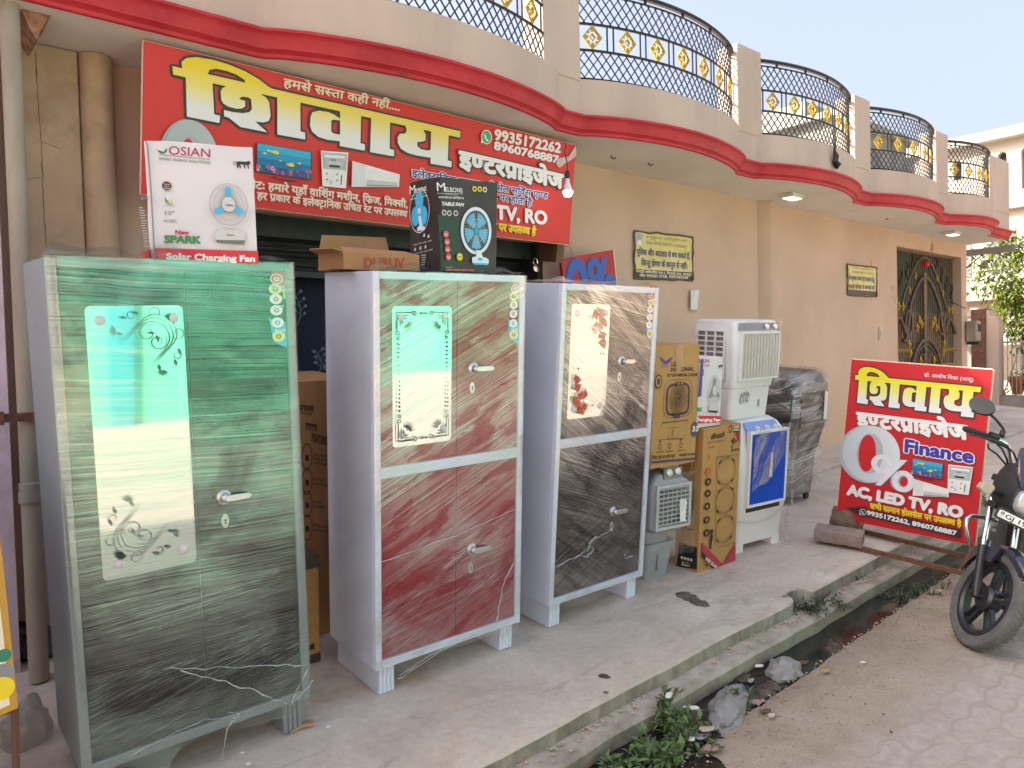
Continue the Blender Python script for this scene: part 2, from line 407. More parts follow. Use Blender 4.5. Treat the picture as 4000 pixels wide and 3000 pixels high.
# road: one sheet to the horizon, with a broken cement lip at the drain, sand and interlocking pavers
def road_mat():
    m = bpy.data.materials.new('road_pavers_and_sand'); m.use_nodes = True; t = m.node_tree; b = t.nodes['Principled BSDF']; L = t.links.new
    tc = nd(t, 'ShaderNodeTexCoord')
    def N(sc, de=6, ro=.6, v=None):
        n = nd(t, 'ShaderNodeTexNoise'); n.inputs['Scale'].default_value = sc; n.inputs['Detail'].default_value = de; n.inputs['Roughness'].default_value = ro; L(v or tc.outputs['Object'], n.inputs['Vector']); return n
    def math_(op, a, c=None):
        x = nd(t, 'ShaderNodeMath', operation=op)
        for i, q in enumerate((a, c)):
            if q is None: continue
            if isinstance(q, (int, float)): x.inputs[i].default_value = q
            else: L(q, x.inputs[i])
        return x.outputs[0]
    sp = nd(t, 'ShaderNodeSeparateXYZ'); L(tc.outputs['Object'], sp.inputs[0]); X, Y = sp.outputs[0], sp.outputs[1]
    # zigzag pavers: rows along x with a wavy joint
    wob = N(2.2, 2).outputs[0]
    u = math_('ADD', math_('MULTIPLY', X, 4.6), math_('MULTIPLY', wob, .5)); v = math_('ADD', math_('MULTIPLY', Y, 7.2), math_('MULTIPLY', wob, .5))
    zz = math_('MULTIPLY', math_('SINE', math_('MULTIPLY', u, 6.283)), .09)
    v2 = math_('ADD', v, zz)
    row = math_('FLOOR', v2); fr = math_('FRACT', v2)
    u2 = math_('ADD', math_('MULTIPLY', u, .5), math_('MULTIPLY', row, .5)); fu = math_('FRACT', math_('ADD', u2, math_('MULTIPLY', math_('SINE', math_('MULTIPLY', v, 6.283)), .05)))
    def groove(f): return math_('MINIMUM', f, math_('SUBTRACT', 1.0, f))
    g1 = groove(fr); g2 = math_('MULTIPLY', groove(fu), 2.0); g = math_('MINIMUM', g1, g2)
    gm = nd(t, 'ShaderNodeMapRange'); gm.inputs[1].default_value = .0; gm.inputs[2].default_value = .11; L(g, gm.inputs[0])
    cv = nd(t, 'ShaderNodeCombineXYZ'); L(math_('FLOOR', u2), cv.inputs[0]); L(row, cv.inputs[1]); wn = nd(t, 'ShaderNodeTexWhiteNoise'); L(cv.outputs[0], wn.inputs['Vector'])
    def ramp(vv, *st):
        r = nd(t, 'ShaderNodeValToRGB'); L(vv, r.inputs[0]); e = r.color_ramp.elements
        e[0].position, e[0].color = st[0][0], (*st[0][1], 1); e[1].position, e[1].color = st[-1][0], (*st[-1][1], 1)
        for p_, c_ in st[1:-1]: q = e.new(p_); q.color = (*c_, 1)
        return r.outputs[0]
    def mix(f, a, c, bt='MIX'):
        x = nd(t, 'ShaderNodeMix', data_type='RGBA', blend_type=bt)
        if isinstance(f, float): x.inputs[0].default_value = f
        else: L(f, x.inputs[0])
        L(a, x.inputs[6]); L(c, x.inputs[7]); return x.outputs[2]
    pav = ramp(wn.outputs[0], (0, (0.34, 0.295, 0.265)), (.6, (0.36, 0.31, 0.28)), (1, (0.355, 0.30, 0.265)))
    pav = mix(1.0, pav, ramp(N(20, 6, .7).outputs[0], (.3, (.8, .8, .8)), (.7, (1.12, 1.12, 1.12))), 'MULTIPLY')
    joint = ramp(N(4).outputs[0], (.35, (0.285, 0.24, 0.205)), (.65, (0.34, 0.285, 0.245)))
    pav = mix(gm.outputs[0], joint, pav)
    sand = ramp(N(3.5, 8, .65).outputs[0], (.3, (0.26, 0.20, 0.145)), (.55, (0.335, 0.27, 0.205)), (.75, (0.37, 0.31, 0.25)))
    sand = mix(1.0, sand, ramp(N(60, 5, .8).outputs[0], (.3, (.72, .72, .72)), (.62, (1.1, 1.1, 1.1))), 'MULTIPLY')
    # sand lies along the drain and thins out towards the middle of the road
    d = math_('SUBTRACT', Y, math_('ADD', math_('MULTIPLY', X, .06), 1.33))
    mk = nd(t, 'ShaderNodeMapRange'); mk.inputs[1].default_value = -.16; mk.inputs[2].default_value = .16; L(math_('ADD', d, math_('MULTIPLY', math_('SUBTRACT', N(3, 6, .7).outputs[0], .5), .9)), mk.inputs[0])
    c = mix(mk.outputs[0], pav, sand)
    L(c, b.inputs['Base Color']); b.inputs['Roughness'].default_value = .9
    h = math_('ADD', math_('MULTIPLY', gm.outputs[0], math_('SUBTRACT', 1.0, mk.outputs[0])), math_('MULTIPLY', N(70, 6, .75).outputs[0], .5))
    bp = nd(t, 'ShaderNodeBump'); bp.inputs['Strength'].default_value = .38; bp.inputs['Distance'].default_value = .010; L(h, bp.inputs['Height']); L(bp.outputs[0], b.inputs['Normal'])
    return m
def road_z(x): return .035 + .0225 * max(min(x, 9), -5)
def road_edge(x): return 1.94 + .045 * x + .018 * nz(x * 2.2, 11) + .014 * nz(x * 7, 12) + .008 * nz(x * 19, 13)
mb = MB(); P = []
for x in [-120, -40, -15] + [-5 + .06 * i for i in range(250)] + [14, 30, 90]:
    e = road_edge(min(max(x, -5), 9)); z = road_z(x)
    P.append([(x, e + .03, z - .25), (x, e + .012 + .008 * nz(x * 9, 2), z - .06), (x, e, z - .012), (x, e - .02, z + .004 * nz(x * 8, 3)), (x, e - .12, z + .006 * nz(x * 4, 4)), (x, e - .5, z + .004), (x, e - 1.2, z), (x, -2.5, z), (x, -5, z + .02), (x, -40, z), (x, -150, z)])
mb.grid(P); struct('road', mb, road_mat(), smooth='auto')
# earth beyond the gate and round the houses, to the horizon
earth = mat('dry_earth', (0.33, 0.25, 0.17), .95, var=.2, vs=1.5, bump=.4, bs=20)
mb = MB(); mb.add([(-300, 9.4, .2), (-300, 600, .2), (600, 600, .2), (600, -150, .2), (14.2, -150, .2), (14.2, 9.4, .2)], [(0, 1, 2, 3, 4, 5)]); struct('ground', mb, earth)
# foul water
wm = mat('foul_drain_water', (0.018, 0.018, 0.015), 0.12, var=.3, vs=5, bump=.06, bs=14, spec=.45, stain=(0.05, 0.042, 0.03), sscale=3, samt=.5)
mb = MB(); mb.grid([[(x, 1.7 + .04 * x, .045 + .019 * min(x, 8)), (x, 2.5 + .04 * x, .045 + .019 * min(x, 8))] for x in (-4, 0, 4, 8, 18)]); struct('drain_water', mb, wm)

# ================================================================== the house with the shop
YW = 4.693; ZS = 3.568
GX0, GX1, GZ = 11.21, 13.62, 3.345; SX0, SX1, SZ = 1.38, 4.34, 2.84
house = thing('house', 'peach plastered house with wavy balcony and red molding above the shop', 'house', Matrix.Translation((7.2, YW, .5)))
def hb(mb, name, m, **k):
    o = mb.build(name, m, house, **k)
    o.matrix_parent_inverse = Matrix.Translation((-7.2, -YW, -.5)); return o
mb = MB(); zb = -.2
for x0, x1, z0, z1 in ((.525, SX0, zb, ZS), (SX1, GX0, zb, ZS), (GX1, 13.85, zb, ZS), (SX0, SX1, SZ, ZS), (GX0, GX1, GZ, ZS)):
    mb.box(x0, x1, YW, YW + .28, z0, z1)
mb.box(13.6, 13.85, YW + .28, 10, zb, ZS); mb.box(.62, .87, YW + .28, 10, zb, ZS)
hb(mb, 'wall', peach)
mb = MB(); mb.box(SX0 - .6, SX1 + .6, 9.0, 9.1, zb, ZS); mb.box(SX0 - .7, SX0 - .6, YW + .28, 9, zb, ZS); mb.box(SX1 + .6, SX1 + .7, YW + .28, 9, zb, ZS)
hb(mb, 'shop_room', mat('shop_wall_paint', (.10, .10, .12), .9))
mb = MB()
P_ = [(7.635, YW - .001), (7.65, YW - .022), (7.73, YW - .095), (7.75, YW - .105), (7.775, YW - .106), (7.93, YW - .06), (8.12, YW - .001)]
mb.rings([[(a, b_, z) for a, b_ in P_] for z in (zb, ZS - .003)], 0, False, False, False)
hb(mb, 'pilaster', peach, smooth='auto')
mb = MB(); R = []
for z in (0.2, 3.562): R.append([(1.02 + .085 * cos(a), 4.66 - .085 * sin(a) - .03, z) for a in [pi * k / 14 for k in range(15)]])
mb.rings(R, 0, False, False, False); hb(mb, 'pilaster', ochre, smooth=True)
mb = MB(); mb.box(.60, .93, 4.60, YW - .002, .2, ZS - .004); hb(mb, 'pier', ochre, bevel=.01)
# plan of the balcony edge: cusps and bays
ARCS = [(1.75, 3.98), (4.25, 6.34), (6.66, 8.67), (9.02, 10.99), (11.36, 12.99)]
def yc(x):
    for a, b_ in ARCS:
        if a < x < b_:
            t = (x - a) / (b_ - a); return 4.11 - .245 * max(sin(pi * t), 0) ** .7
    return 4.11
plan = []
x = .45
while x < 13.9: plan.append((x, yc(x))); x += .045
plan.append((13.88, 4.11))
def offs(d):                                          # the plan moved outwards by d
    out = []
    for i, (x, y) in enumerate(plan):
        a = Vector(plan[max(i - 1, 0)]); c = Vector(plan[min(i + 1, len(plan) - 1)]); t = (c - a).normalized(); out.append((x + t.y * d * .8, y - t.x * d))
    return out
mb = MB(); P0_ = offs(-.01)
mb.grid([[(p[0], p[1], ZS), (p[0], YW + .02, ZS)] for p in P0_]); hb(mb, 'soffit', soffm)
mb = MB(); mb.box(.45, 13.86, 4.3, 10, 3.66, 3.78); hb(mb, 'terrace_floor', soffm)
prof = [(a_ * .6, b_ * .62) for a_, b_ in [(-.02, 0), (.0, 0), (.012, .008), (.018, .035), (.05, .06), (.062, .065), (.068, .085), (.095, .12), (.105, .155), (.135, .18), (.15, .19), (.15, .215), (.05, .225), (.03, .225)]]
mb = MB(); C_ = [(offs(d), z) for d, z in prof]
mb.grid([[(c[i][0], c[i][1], ZS - .004 + z + .002 * nz(i * .7, z * 9)) for c, z in C_] for i in range(len(plan))])
mb.add([(c[-1][0], c[-1][1], ZS + z) for c, z in C_] + [(13.88, 4.3, ZS), (13.88, 4.3, ZS + .139)], [tuple(range(len(C_))) + (15, 14)])
hb(mb, 'molding', redpaint, smooth='auto')
SILL = 3.985; PTOP = 4.785
A1 = offs(.026); A2 = offs(-.075)
mb = MB(); mb.grid([[(A1[i][0], A1[i][1], ZS + .13), (A1[i][0], A1[i][1], SILL), (A2[i][0], A2[i][1], SILL + .004), (A2[i][0], A2[i][1], ZS + .1)] for i in range(len(plan))])
hb(mb, 'parapet', peach2)
PIERS = [(.45, 1.72), (3.85, 4.235), (6.34, 6.75), (8.68, 9.07), (10.99, 11.4), (13.0, 13.87)]
for a, b_ in PIERS:
    mb = MB(); mb.box(a, b_, 4.075, 4.30, SILL - .02, PTOP); hb(mb, 'pier', peach2, bevel=.012)
for a, b_ in ((13.62, 13.865), (.45, .7)): mb = MB(); mb.box(a, b_, 4.31, 10, 3.7, 4.6); hb(mb, 'side_parapet', peach2)
# railings
def dia_mesh():
    f = MB(); a = .085
    def dm(r0, r1, sx=1, cx=0, cz=0):
        A = [(cx, cz + r0), (cx + r0 * .86, cz), (cx, cz - r0), (cx - r0 * .86, cz)]; Bq = [(cx, cz + r1), (cx + r1 * .86, cz), (cx, cz - r1), (cx - r1 * .86, cz)]
        for y0 in (-.006, .006): f.add([(p[0], y0, p[1]) for p in A + Bq], [(i, (i + 1) % 4, 4 + (i + 1) % 4, 4 + i) for i in range(4)])
        f.add([(p[0], y, p[1]) for y in (-.006, .006) for p in A], [(i, (i + 1) % 4, 4 + (i + 1) % 4, 4 + i) for i in range(4)])
    dm(.098, .080); dm(.034, .020)
    for k in range(4):
        an = k * pi / 2
        for r, w in ((.055, .014), (.070, .007)):
            cx, cz = sin(an) * r * .9, cos(an) * r; f.box(cx - w, cx + w, -.005, .005, cz - w, cz + w)
        an += pi / 4; cx, cz = sin(an) * .048, cos(an) * .052; M = Matrix.Translation((cx, 0, cz)) @ Matrix.Rotation(pi / 4, 4, 'Y'); f.box(-.011, .011, -.005, .005, -.011, .011, 0, M)
    return f
DIA = dia_mesh(); dia0 = None
for ri, (a, b_) in enumerate([(1.72, 3.85), (4.235, 6.34), (6.75, 8.68), (9.07, 10.99), (11.4, 13.0)]):
    N = 60; pts = []
    aa, bb = ARCS[ri]
    for k in range(N + 1):
        x = a + (b_ - a) * k / N; t = min(max((x - aa) / (bb - aa), 0), 1); pts.append(Vector((x, 4.155 - .245 * max(sin(pi * t), 0) ** .7, 0)))
    Ls = [0]
    for k in range(N): Ls.append(Ls[-1] + (pts[k + 1] - pts[k]).length)
    LT = Ls[-1]
    def at(s, z):
        s = min(max(s, 0), LT); k = 0
        while k < N - 1 and Ls[k + 1] < s: k += 1
        f = (s - Ls[k]) / (Ls[k + 1] - Ls[k]); p = pts[k].lerp(pts[k + 1], f); return Vector((p.x, p.y, z))
    mb = MB()
    def rail(z, r, fl=1): mb.tube([at(LT * k / 40, z) for k in range(41)], r, 6, flat=fl)
    rail(4.712, .019, 1.5); rail(4.665, .008); rail(4.432, .011); rail(4.232, .011); rail(4.012, .011)
    for z0, z1 in ((4.665, 4.432), (4.232, 4.012)):
        H = z0 - z1; st = .075; nb = int((LT + H) / st) + 1
        for q in range(-4, nb):
            for sg in (1, -1):
                s0 = q * st; s1 = s0 + H * .78
                c0, c1 = max(s0, 0), min(s1, LT)
                if c1 - c0 < .01: continue
                f0, f1 = (c0 - s0) / (s1 - s0), (c1 - s0) / (s1 - s0)
                za, zc = (z1 + H * f0, z1 + H * f1) if sg > 0 else (z0 - H * f0, z0 - H * f1)
                cm = (c0 + c1) / 2; mb.tube([at(c0, za), at(cm, (za + zc) / 2), at(c1, zc)], .0056, 4)
    nd_ = 7 if ri < 3 else 6
    cs = [LT * (k + .5) / nd_ for k in range(nd_)]
    for c in cs:
        for o_ in (-LT / nd_ / 2 - .0 + .028, LT / nd_ / 2 - .028): mb.tube([at(c + o_, 4.232), at(c + o_, 4.432)], .0075, 5)
    for k in range(5): mb.tube([at(LT * (k + .5) / 5, SILL), at(LT * (k + .5) / 5, 4.012)], .011, 5); mb.tube([at(LT * (k + .5) / 5, 4.665), at(LT * (k + .5) / 5, 4.70)], .013, 5)
    rl = hb(mb, 'railing', blackmetal)
    for c in cs:
        p = at(c, 4.332); t = (at(c + .02, 0) - at(c - .02, 0)).normalized(); ang = math.atan2(t.y, t.x)
        if dia0 is None: o = dia0 = DIA.build('gold_diamond', gold, rl)
        else: o = dia0.copy(); COL.objects.link(o); o.parent = rl
        o.matrix_basis = Matrix.Translation(p) @ Matrix.Rotation(ang, 4, 'Z')
# rolling shutter and its frame in the shop mouth
shm = mat('shutter_steel', (.045, .047, .05), .5, metal=.4, var=.25, vs=12)
mb = MB(); R = []
for k in range(60):
    z = 2.50 + k * .34 / 59; R.append([(SX0 + .02, YW + .20 - .016 * abs(sin(k * .55)), z), (SX1 - .02, YW + .20 - .016 * abs(sin(k * .55)), z)])
mb.grid(R); mb.box(SX0 + .02, SX1 - .02, YW + .15, YW + .22, 2.46, 2.50); mb.box(SX0 + .02, SX1 - .02, YW + .06, YW + .24, 2.70, 2.838); hb(mb, 'rolling_shutter', shm)
for x_ in (SX0, SX1 - .06): mb = MB(); mb.box(x_, x_ + .06, YW - .02, YW + .27, .3, SZ); hb(mb, 'shutter_rail', shm)
mb = MB(); mb.box(SX0 + .06, SX1 - .06, YW + .3, 8.99, .31, .42); hb(mb, 'shop_floor', mat('shop_floor_cement', (.16, .15, .14), .8))
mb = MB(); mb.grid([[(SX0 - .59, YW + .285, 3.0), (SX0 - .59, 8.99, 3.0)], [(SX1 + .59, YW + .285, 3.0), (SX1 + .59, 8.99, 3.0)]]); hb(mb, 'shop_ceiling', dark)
# gate of the house
gate = MB(); gy = YW + .12
gm_ = mat('gate_bronze', (.13, .085, .055), .5, metal=.3, var=.3, vs=20)
for k in range(31):
    x = GX0 + .04 + (GX1 - GX0 - .08) * k / 30; gate.tube([(x, gy, .62), (x, gy, GZ - .02)], .011, 5)
gc = (GX0 + GX1) / 2
for z in (.65, 1.15, 1.55, GZ - .03): gate.box(GX0, GX1, gy - .02, gy + .02, z, z + .035)
gate.box(gc - .05, gc + .05, gy - .035, gy + .03, .62, 3.05)
def crv(f, n, r, m=0): gate.tube([f(k / (n - 1)) for k in range(n)], r, 6, m)
crv(lambda t: (gc - .55 + 1.1 * t, gy - .03, 2.55 + .42 * sin(pi * t)), 24, .03); crv(lambda t: (gc - .85 + 1.7 * t, gy - .02, 2.5 + .78 * sin(pi * t)), 28, .022)
for s in (-1, 1):
    crv(lambda t: (gc + s * (.55 + .25 * t), gy - .03, 2.55 - .55 * sin(pi * t * .6)), 14, .03); crv(lambda t: (gc + s * (.72 + .46 * t), gy - .03, 2.12 + .22 * sin(pi * t)), 14, .028)
    crv(lambda t: (gc + s * (.6 + .12 * cos(2 * pi * t)), gy - .03, 2.28 + .17 * sin(2 * pi * t)), 18, .02)
    for k in range(4):
        for j in range(2):
            cx, cz = gc + s * (.45 + .2 * k), 3.18 - .13 * k
            crv(lambda t: (cx + .05 * sin(2 * pi * t) * (1 - .4 * t), gy - .03, cz + .11 * (1 - 2 * t)), 12, .012)
ov = lambda r, z: (lambda t: (gc + r * cos(2 * pi * t), gy - .04, 1.36 + z * sin(2 * pi * t)))
crv(ov(.58, .66), 40, .032); crv(ov(.50, .58), 36, .015)
for k in range(12):
    a = 2 * pi * k / 12; cx, cz = gc + .33 * cos(a), 1.36 + .40 * sin(a); crv(lambda t: (cx + .09 * cos(2 * pi * t), gy - .04, cz + .09 * sin(2 * pi * t)), 12, .010)
g = hb(gate, 'gate', gm_, smooth='auto')
ORN = {}
def orn(x, z, r=.03, tall=1.6):
    if (r, tall) not in ORN:
        mb = MB(); mb.lathe([(0, -r * tall), (r * .5, -r * .5), (r, 0), (r * .5, r * .6), (0, r * tall)], 6); o = ORN[(r, tall)] = mb.build('gate_ornament', gold, g)
    else: o = ORN[(r, tall)].copy(); COL.objects.link(o); o.parent = g
    o.location = (x, gy - .055, z)
for k in range(31):
    x = GX0 + .04 + (GX1 - GX0 - .08) * k / 30
    if abs(x - gc) > .62:
        for z in (1.62, 1.86): orn(x, z, .022)
for s in (-1, 1):
    for dx, dz in ((.2, 2.25), (.28, 2.32), (.36, 2.2), (.62, 2.75), (.4, 2.98), (.86, 2.5), (1.0, 2.5), (.66, 1.95), (.62, 1.82), (.32, 1.36), (.18, 1.36), (.25, 1.7), (.28, 1.05), (.9, 1.2), (1.0, 1.15), (.42, 1.5), (.42, 1.22)): orn(gc + s * dx, dz, .036 if dz < 2.6 else .028, 2.2)
mb = MB(); mb.box(GX0, GX1, gy + .05, gy + .06, 2.45, GZ); mb.build('green_sheet', mat('gate_green_sheet', (.06, .13, .09), .6), g)
mb = MB(); mb.box(GX0, GX1, gy + .055, gy + .066, .6, 2.45); mb.build('brown_sheet', mat('gate_brown_sheet', (.40, .27, .19), .6, var=.2), g)
mb = MB(); mb.lathe([(0, -.045), (.05, -.02), (.055, .0), (.04, .03), (0, .045)], 10, Matrix.Translation((gc - .09, gy - .08, 3.16))); mb.build('flower_garland', ink('marigold_red', (.8, .01, .015)), g)
# patch and hole marks, switch plate
mb = MB(); p = onY((3436, 1304), YW); mb.box(p.x - .05, p.x + .05, YW - .02, YW - .001, p.z - .09, p.z + .09); mb.box(p.x - .018, p.x + .018, YW - .03, YW - .021, p.z - .04, p.z + .04)
o = hb(mb, 'bell_switch', mat('old_ivory_plastic', (.60, .48, .36), .5))
mb = MB(); crk = mat('swastik_ochre', (.40, .25, .13), .9)
for q in ((3640, 958), (3643, 968), (3637, 975)):
    p = onY(q, YW); mb.box(p.x - .05, p.x + .05, YW - .004, YW - .001, p.z - .012, p.z + .012); mb.box(p.x - .012, p.x + .012, YW - .0055, YW - .0045, p.z - .07, p.z + .07)
for q in ((3487, 1127), (3489, 1157), (3500, 1173)):
    p = onY(q, YW); mb.box(p.x - .05, p.x + .05, YW - .004, YW - .001, p.z - .04, p.z + .04, 1)
hb(mb, 'wall_marks', [crk, mat('faded_sticker', (.50, .36, .24), .8, var=.3, vs=40)])
def crack(pts, ax_v, r=.003):
    mb = MB(); P = [onY(q, ax_v) for q in pts]; Q = []
    for k in range(len(P) - 1):
        for j in range(6): Q.append(P[k].lerp(P[k + 1], j / 6) + Vector((.006 * nz(k * 3.1 + j, 2), 0, .004 * nz(j, k))))
    Q.append(P[-1]); mb.tube(Q, [r * (.4 + .6 * abs(nz(k * .8, 4) * 2)) for k in range(len(Q))], 4); hb(mb, 'wall_crack', mat('crack_dark', (.16, .09, .05), .95))
crack([(139, 196), (141, 260), (148, 400), (161, 550), (166, 690), (172, 850), (184, 970)], 4.598); crack([(161, 552), (210, 570), (236, 582)], 4.598, .002); crack([(107, 700), (140, 695), (165, 693)], 4.598, .002)
crack([(2228, 965), (2232, 985), (2231, 1010), (2236, 1060)], YW - .002, .0025); crack([(2225, 965), (2200, 958)], YW - .002, .002); crack([(3402, 1010), (3408, 1100), (3404, 1180)], YW - .002, .0015)
# hooks left in the soffit and wires along the edge
for q in ((1575, 278), (2540, 637), (3465, 852), (2395, 610)):
    mb = MB(); p = onZ(q, ZS); mb.tube([(p.x - .03, p.y, ZS - .003), (p.x - .01, p.y, ZS - .02), (p.x + .02, p.y + .01, ZS - .018), (p.x + .035, p.y, ZS - .005)], .006, 5); hb(mb, 'soffit_hook', rust)

# ================================================================== neighbours, background
purple = mat('lilac_whitewash', (.66, .55, .61), .95, var=.12, vs=4, bump=.5, bs=18, stain=(.30, .20, .20), sscale=3, samt=.6)
mb = MB(); mb.box(-6, .52, 4.35, 9, -.2, 6.2); mb.box(-2, .17, 2.98, 3.6, -.2, 1.6); nbw = mb.build('neighbour_house', purple)  # second box: unseen block added out of frame to shade the first wardrobe
tag(nbw, 'lilac whitewashed neighbour wall with peeling paint left of the drainpipe, with an added unseen shade block', 'wall')
pipem = mat('cement_pipe', (.34, .30, .235), .85, var=.2, vs=5, bump=.25, bs=40, stretch=(1, 1, .3), stain=(.2, .15, .10), sscale=4)
pt = thing('drain_pipe', 'grey cement rainwater pipe running down at the left edge', 'pipe', Matrix.Translation((.575, 4.2, .4)))
mb = MB(); mb.lathe([(.043, 0), (.043, .85), (.052, .851), (.052, .90), (.048, .901), (.048, .94), (.041, .945), (.041, 3.3)], 18); mb.lathe([(.046, 3.3), (.05, 4.6)], 18); mb.build('pipe_barrel', pipem, pt, smooth='auto')
mb = MB(); mb.box(-.13, .10, -.06, -.048, 1.235, 1.275); mb.box(-.15, -.10, -.075, -.045, 1.225, 1.285); mb.build('bracket', rust, pt)
mb = MB()
brk = mat('exposed_brick_patch', (.33, .17, .10), .95, var=.5, vs=22, bump=1.0, bs=24, stain=(.12, .07, .05), sscale=14)
P = [(p_.x, p_.z) for p_ in [onY(q, 4.22) for q in ((120, 120), (84, 40), (90, -60), (190, -40), (203, 50), (192, 75), (178, 84), (168, 110), (158, 118), (150, 150), (140, 152), (132, 138))]]
mb.prism([(x, 4.22, z) for x, z in P], (0, .25, 0)); o = mb.build('broken_plaster', brk); tag(o, 'broken orange brick corner at the left end of the balcony soffit', 'brick')

# white house far right, sunlit
hw = mat('white_house_paint', (.42, .40, .35), .9, var=.06, vs=1, stain=(.45, .40, .33), sscale=.8, samt=.35)
wh = thing('white_house', 'sunlit white two storey house with arched parapet slots at far right', 'house', Matrix.Translation((24, 5, .2)))
def T_(x, y, z): return (x - 24, y - 5, z - .2)
mb = MB(); mb.box(0, 10, -9, 4.5, 0, 5.6); mb.build('wall', hw, wh); mb = MB(); mb.box(.35, .5, -9, 4.45, 5.61, 7.3); mb.build('dark_slot_backing', mat('slot_shade', (.16, .17, .18), .9), wh)  # dark sheet behind the slots: their shade is put into its colour
mb = MB(); mb.box(-.35, 10, -9.2, 4.6, 7.36, 7.62); mb.box(-.25, 10, -9.1, 4.5, 5.45, 5.72); mb.box(-.55, 0, -9.1, 4.4, 3.0, 3.25); mb.build('cornice', hw, wh)
slot = mat('slot_shade', (.16, .17, .18), .9)
mb = MB(); z0, z1 = 5.95, 7.05; pitch = .56
segs = []
y = 3.9
mb.box(0, .2, -9, 4.5, 5.72, z0); mb.box(0, .2, -9, 4.5, z1 + .001, 7.36)
sl_ = []
while y > -8.5:
    sl_.append(y); y -= pitch
edges = [4.5] + [q for y in sl_ for q in (y + .11, y - .11)] + [-9]
for k in range(0, len(edges), 2): mb.box(0, .2, edges[k + 1], edges[k], z0 + .001, z1)
for y in sl_:
    for s in (1, -1):
        A = [(0, y + s * .11, z1 - .12), (0, y + s * .11, z1)] + [(0, y + s * .11 * cos(a), z1 - .12 + .12 * sin(a)) for a in (1.57, 1.1, .7, .35)]
        mb.prism(A, (.2, 0, 0))
mb.build('parapet', hw, wh)
for y, hw_, z0_, z1_ in ((3.3, .3, 3.7, 5.0), (2.2, .3, 3.7, 5.0), (.9, .3, 3.7, 5.0), (3.0, .18, .8, 2.6), (1.6, .18, .8, 2.6), (.2, .18, .8, 2.6)): mb = MB(); mb.box(-.02, .05, y - hw_, y + hw_, z0_, z1_); mb.build('window', slot, wh)
for y in (4.0, 2.75, 1.5, .25, -1): mb = MB(); mb.lathe([(.16, 0), (.13, .1), (.11, 2.3), (.16, 2.5)], 12, Matrix.Translation((-.4, y, .3))); mb.build('column', hw, wh, smooth='auto')
mb = MB(); mb.box(-2.2, -.6, -6, 3.6, 2.2, 2.3); mb.build('tiled_canopy', mat('red_tiles', (.34, .10, .06), .8, var=.2, vs=14), wh)
# grey house behind the terrace
gh = thing('grey_house', 'grey weathered house with pitched roof seen behind the middle railing', 'house', Matrix.Translation((24, 16, .2)))
gmat = mat('weathered_grey', (.30, .29, .26), .95, var=.3, vs=1.2, stain=(.14, .13, .12), sscale=1, samt=.6)
mb = MB(); mb.box(0, 9, -4, 3, 0, 9.2); mb.box(-.3, 9.2, -4.3, 3.2, 9.2, 9.4); mb.box(2, 6, -2, 2, 9.4, 10.7); mb.build('wall', gmat, gh)
mb = MB(); mb.prism([(-.4, -4.6, 7.6), (-.4, -1.2, 9.0), (-.4, 2.2, 7.6), (-.4, 2.2, 7.4), (-.4, -1.2, 8.8), (-.4, -4.6, 7.4)], (-2.0, 0, 0)); mb.build('porch_roof', hw, gh)
for y in (-3, -1, 1): mb = MB(); mb.box(-.03, .04, y - .4, y + .4, 5.5, 7); mb.build('window', slot, gh)
# opposite side of the street (what the mirrors and the film look at)
ob = thing('opposite_house', 'sea green and cream painted house across the street from the shop', 'house', Matrix.Translation((4, -4.9, .1)))
seag = mat('sea_green_paint', (.11, .50, .32), .8, var=.12, vs=.8, stain=(.08, .45, .36), sscale=.9, samt=.5)
crm = mat('cream_paint', (.55, .43, .33), .85, var=.08, vs=1, stain=(.62, .45, .34), sscale=.8, samt=.4)
mb = MB(); mb.box(-22, -2.4, -5, .04, -.1, 3.6, 1); mb.box(-2.399, 4.6, -5, 0, -.1, 3.2, 0); mb.box(4.601, 14, -5, .05, -.1, 3.8, 1); mb.box(14.001, 34, -5, .02, -.1, 3.2, 1); mb.build('wall', [seag, crm], ob)
mb = MB(); mb.box(-1.75, -1.47, .002, .1, 0, 3.1); mb.build('pipe', mat('teal_pipe', (.03, .27, .33), .6), ob)
for b6 in ((-8.5, -5.6, .042, .07, 1.0, 2.5), (5.6, 6.6, .052, .08, .1, 2.2), (9.5, 10.9, .052, .08, 1.0, 2.2)): mb = MB(); mb.box(*b6); mb.build('shutter', mat('dark_shutter', (.10, .10, .09), .7), ob)

# brick pillar, wall stub, fence, low wall, pot
bp = MB(); bkm = mat('old_brickwork', (.17, .075, .05), .95, var=.4, vs=12, bump=.8, bs=26, stretch=(1, 1, 3), stain=(.06, .045, .04), sscale=5, samt=.8)
R = []
for k in range(22):
    z = .5 + k * .1; j = .015 * nz(k * 1.7, 1); R.append([(15.9 + j, 5.32, z), (15.9 + j, 5.08 - j, z), (16.3, 5.08 - j, z), (16.3, 5.4, z)])
bp.rings(R); o = bp.build('brick_pillar', bkm); tag(o, 'dark bare brick pillar standing beside the house corner past the gate', 'pillar')
mb = MB(); P = [(5.075, .5), (4.87, .5), (4.87, 2.2), (4.865, 2.36), (4.89, 2.38), (4.895, 2.46), (5.0, 2.47), (5.03, 2.58), (5.075, 2.58)]
mb.prism([(15.92, y, z) for y, z in P], (.25, 0, 0)); mb.box(15.925, 17, 5.076, 5.079, .5, 1); o = mb.build('wall_stub', peach2); tag(o, 'pink plastered wall stub with jagged top between brick pillar and iron fence', 'wall')
fe = thing('iron_fence', 'pale iron fence with mesh and spikes above the low grey wall', 'fence', Matrix.Translation((16.1, 4.3, .9)))
fm = mat('faded_fence_paint', (.36, .33, .27), .7, metal=.2, var=.2)
mb = MB()
for z in (.05, 1.05): mb.box(-.02, .02, -3.6, .56, z, z + .035)
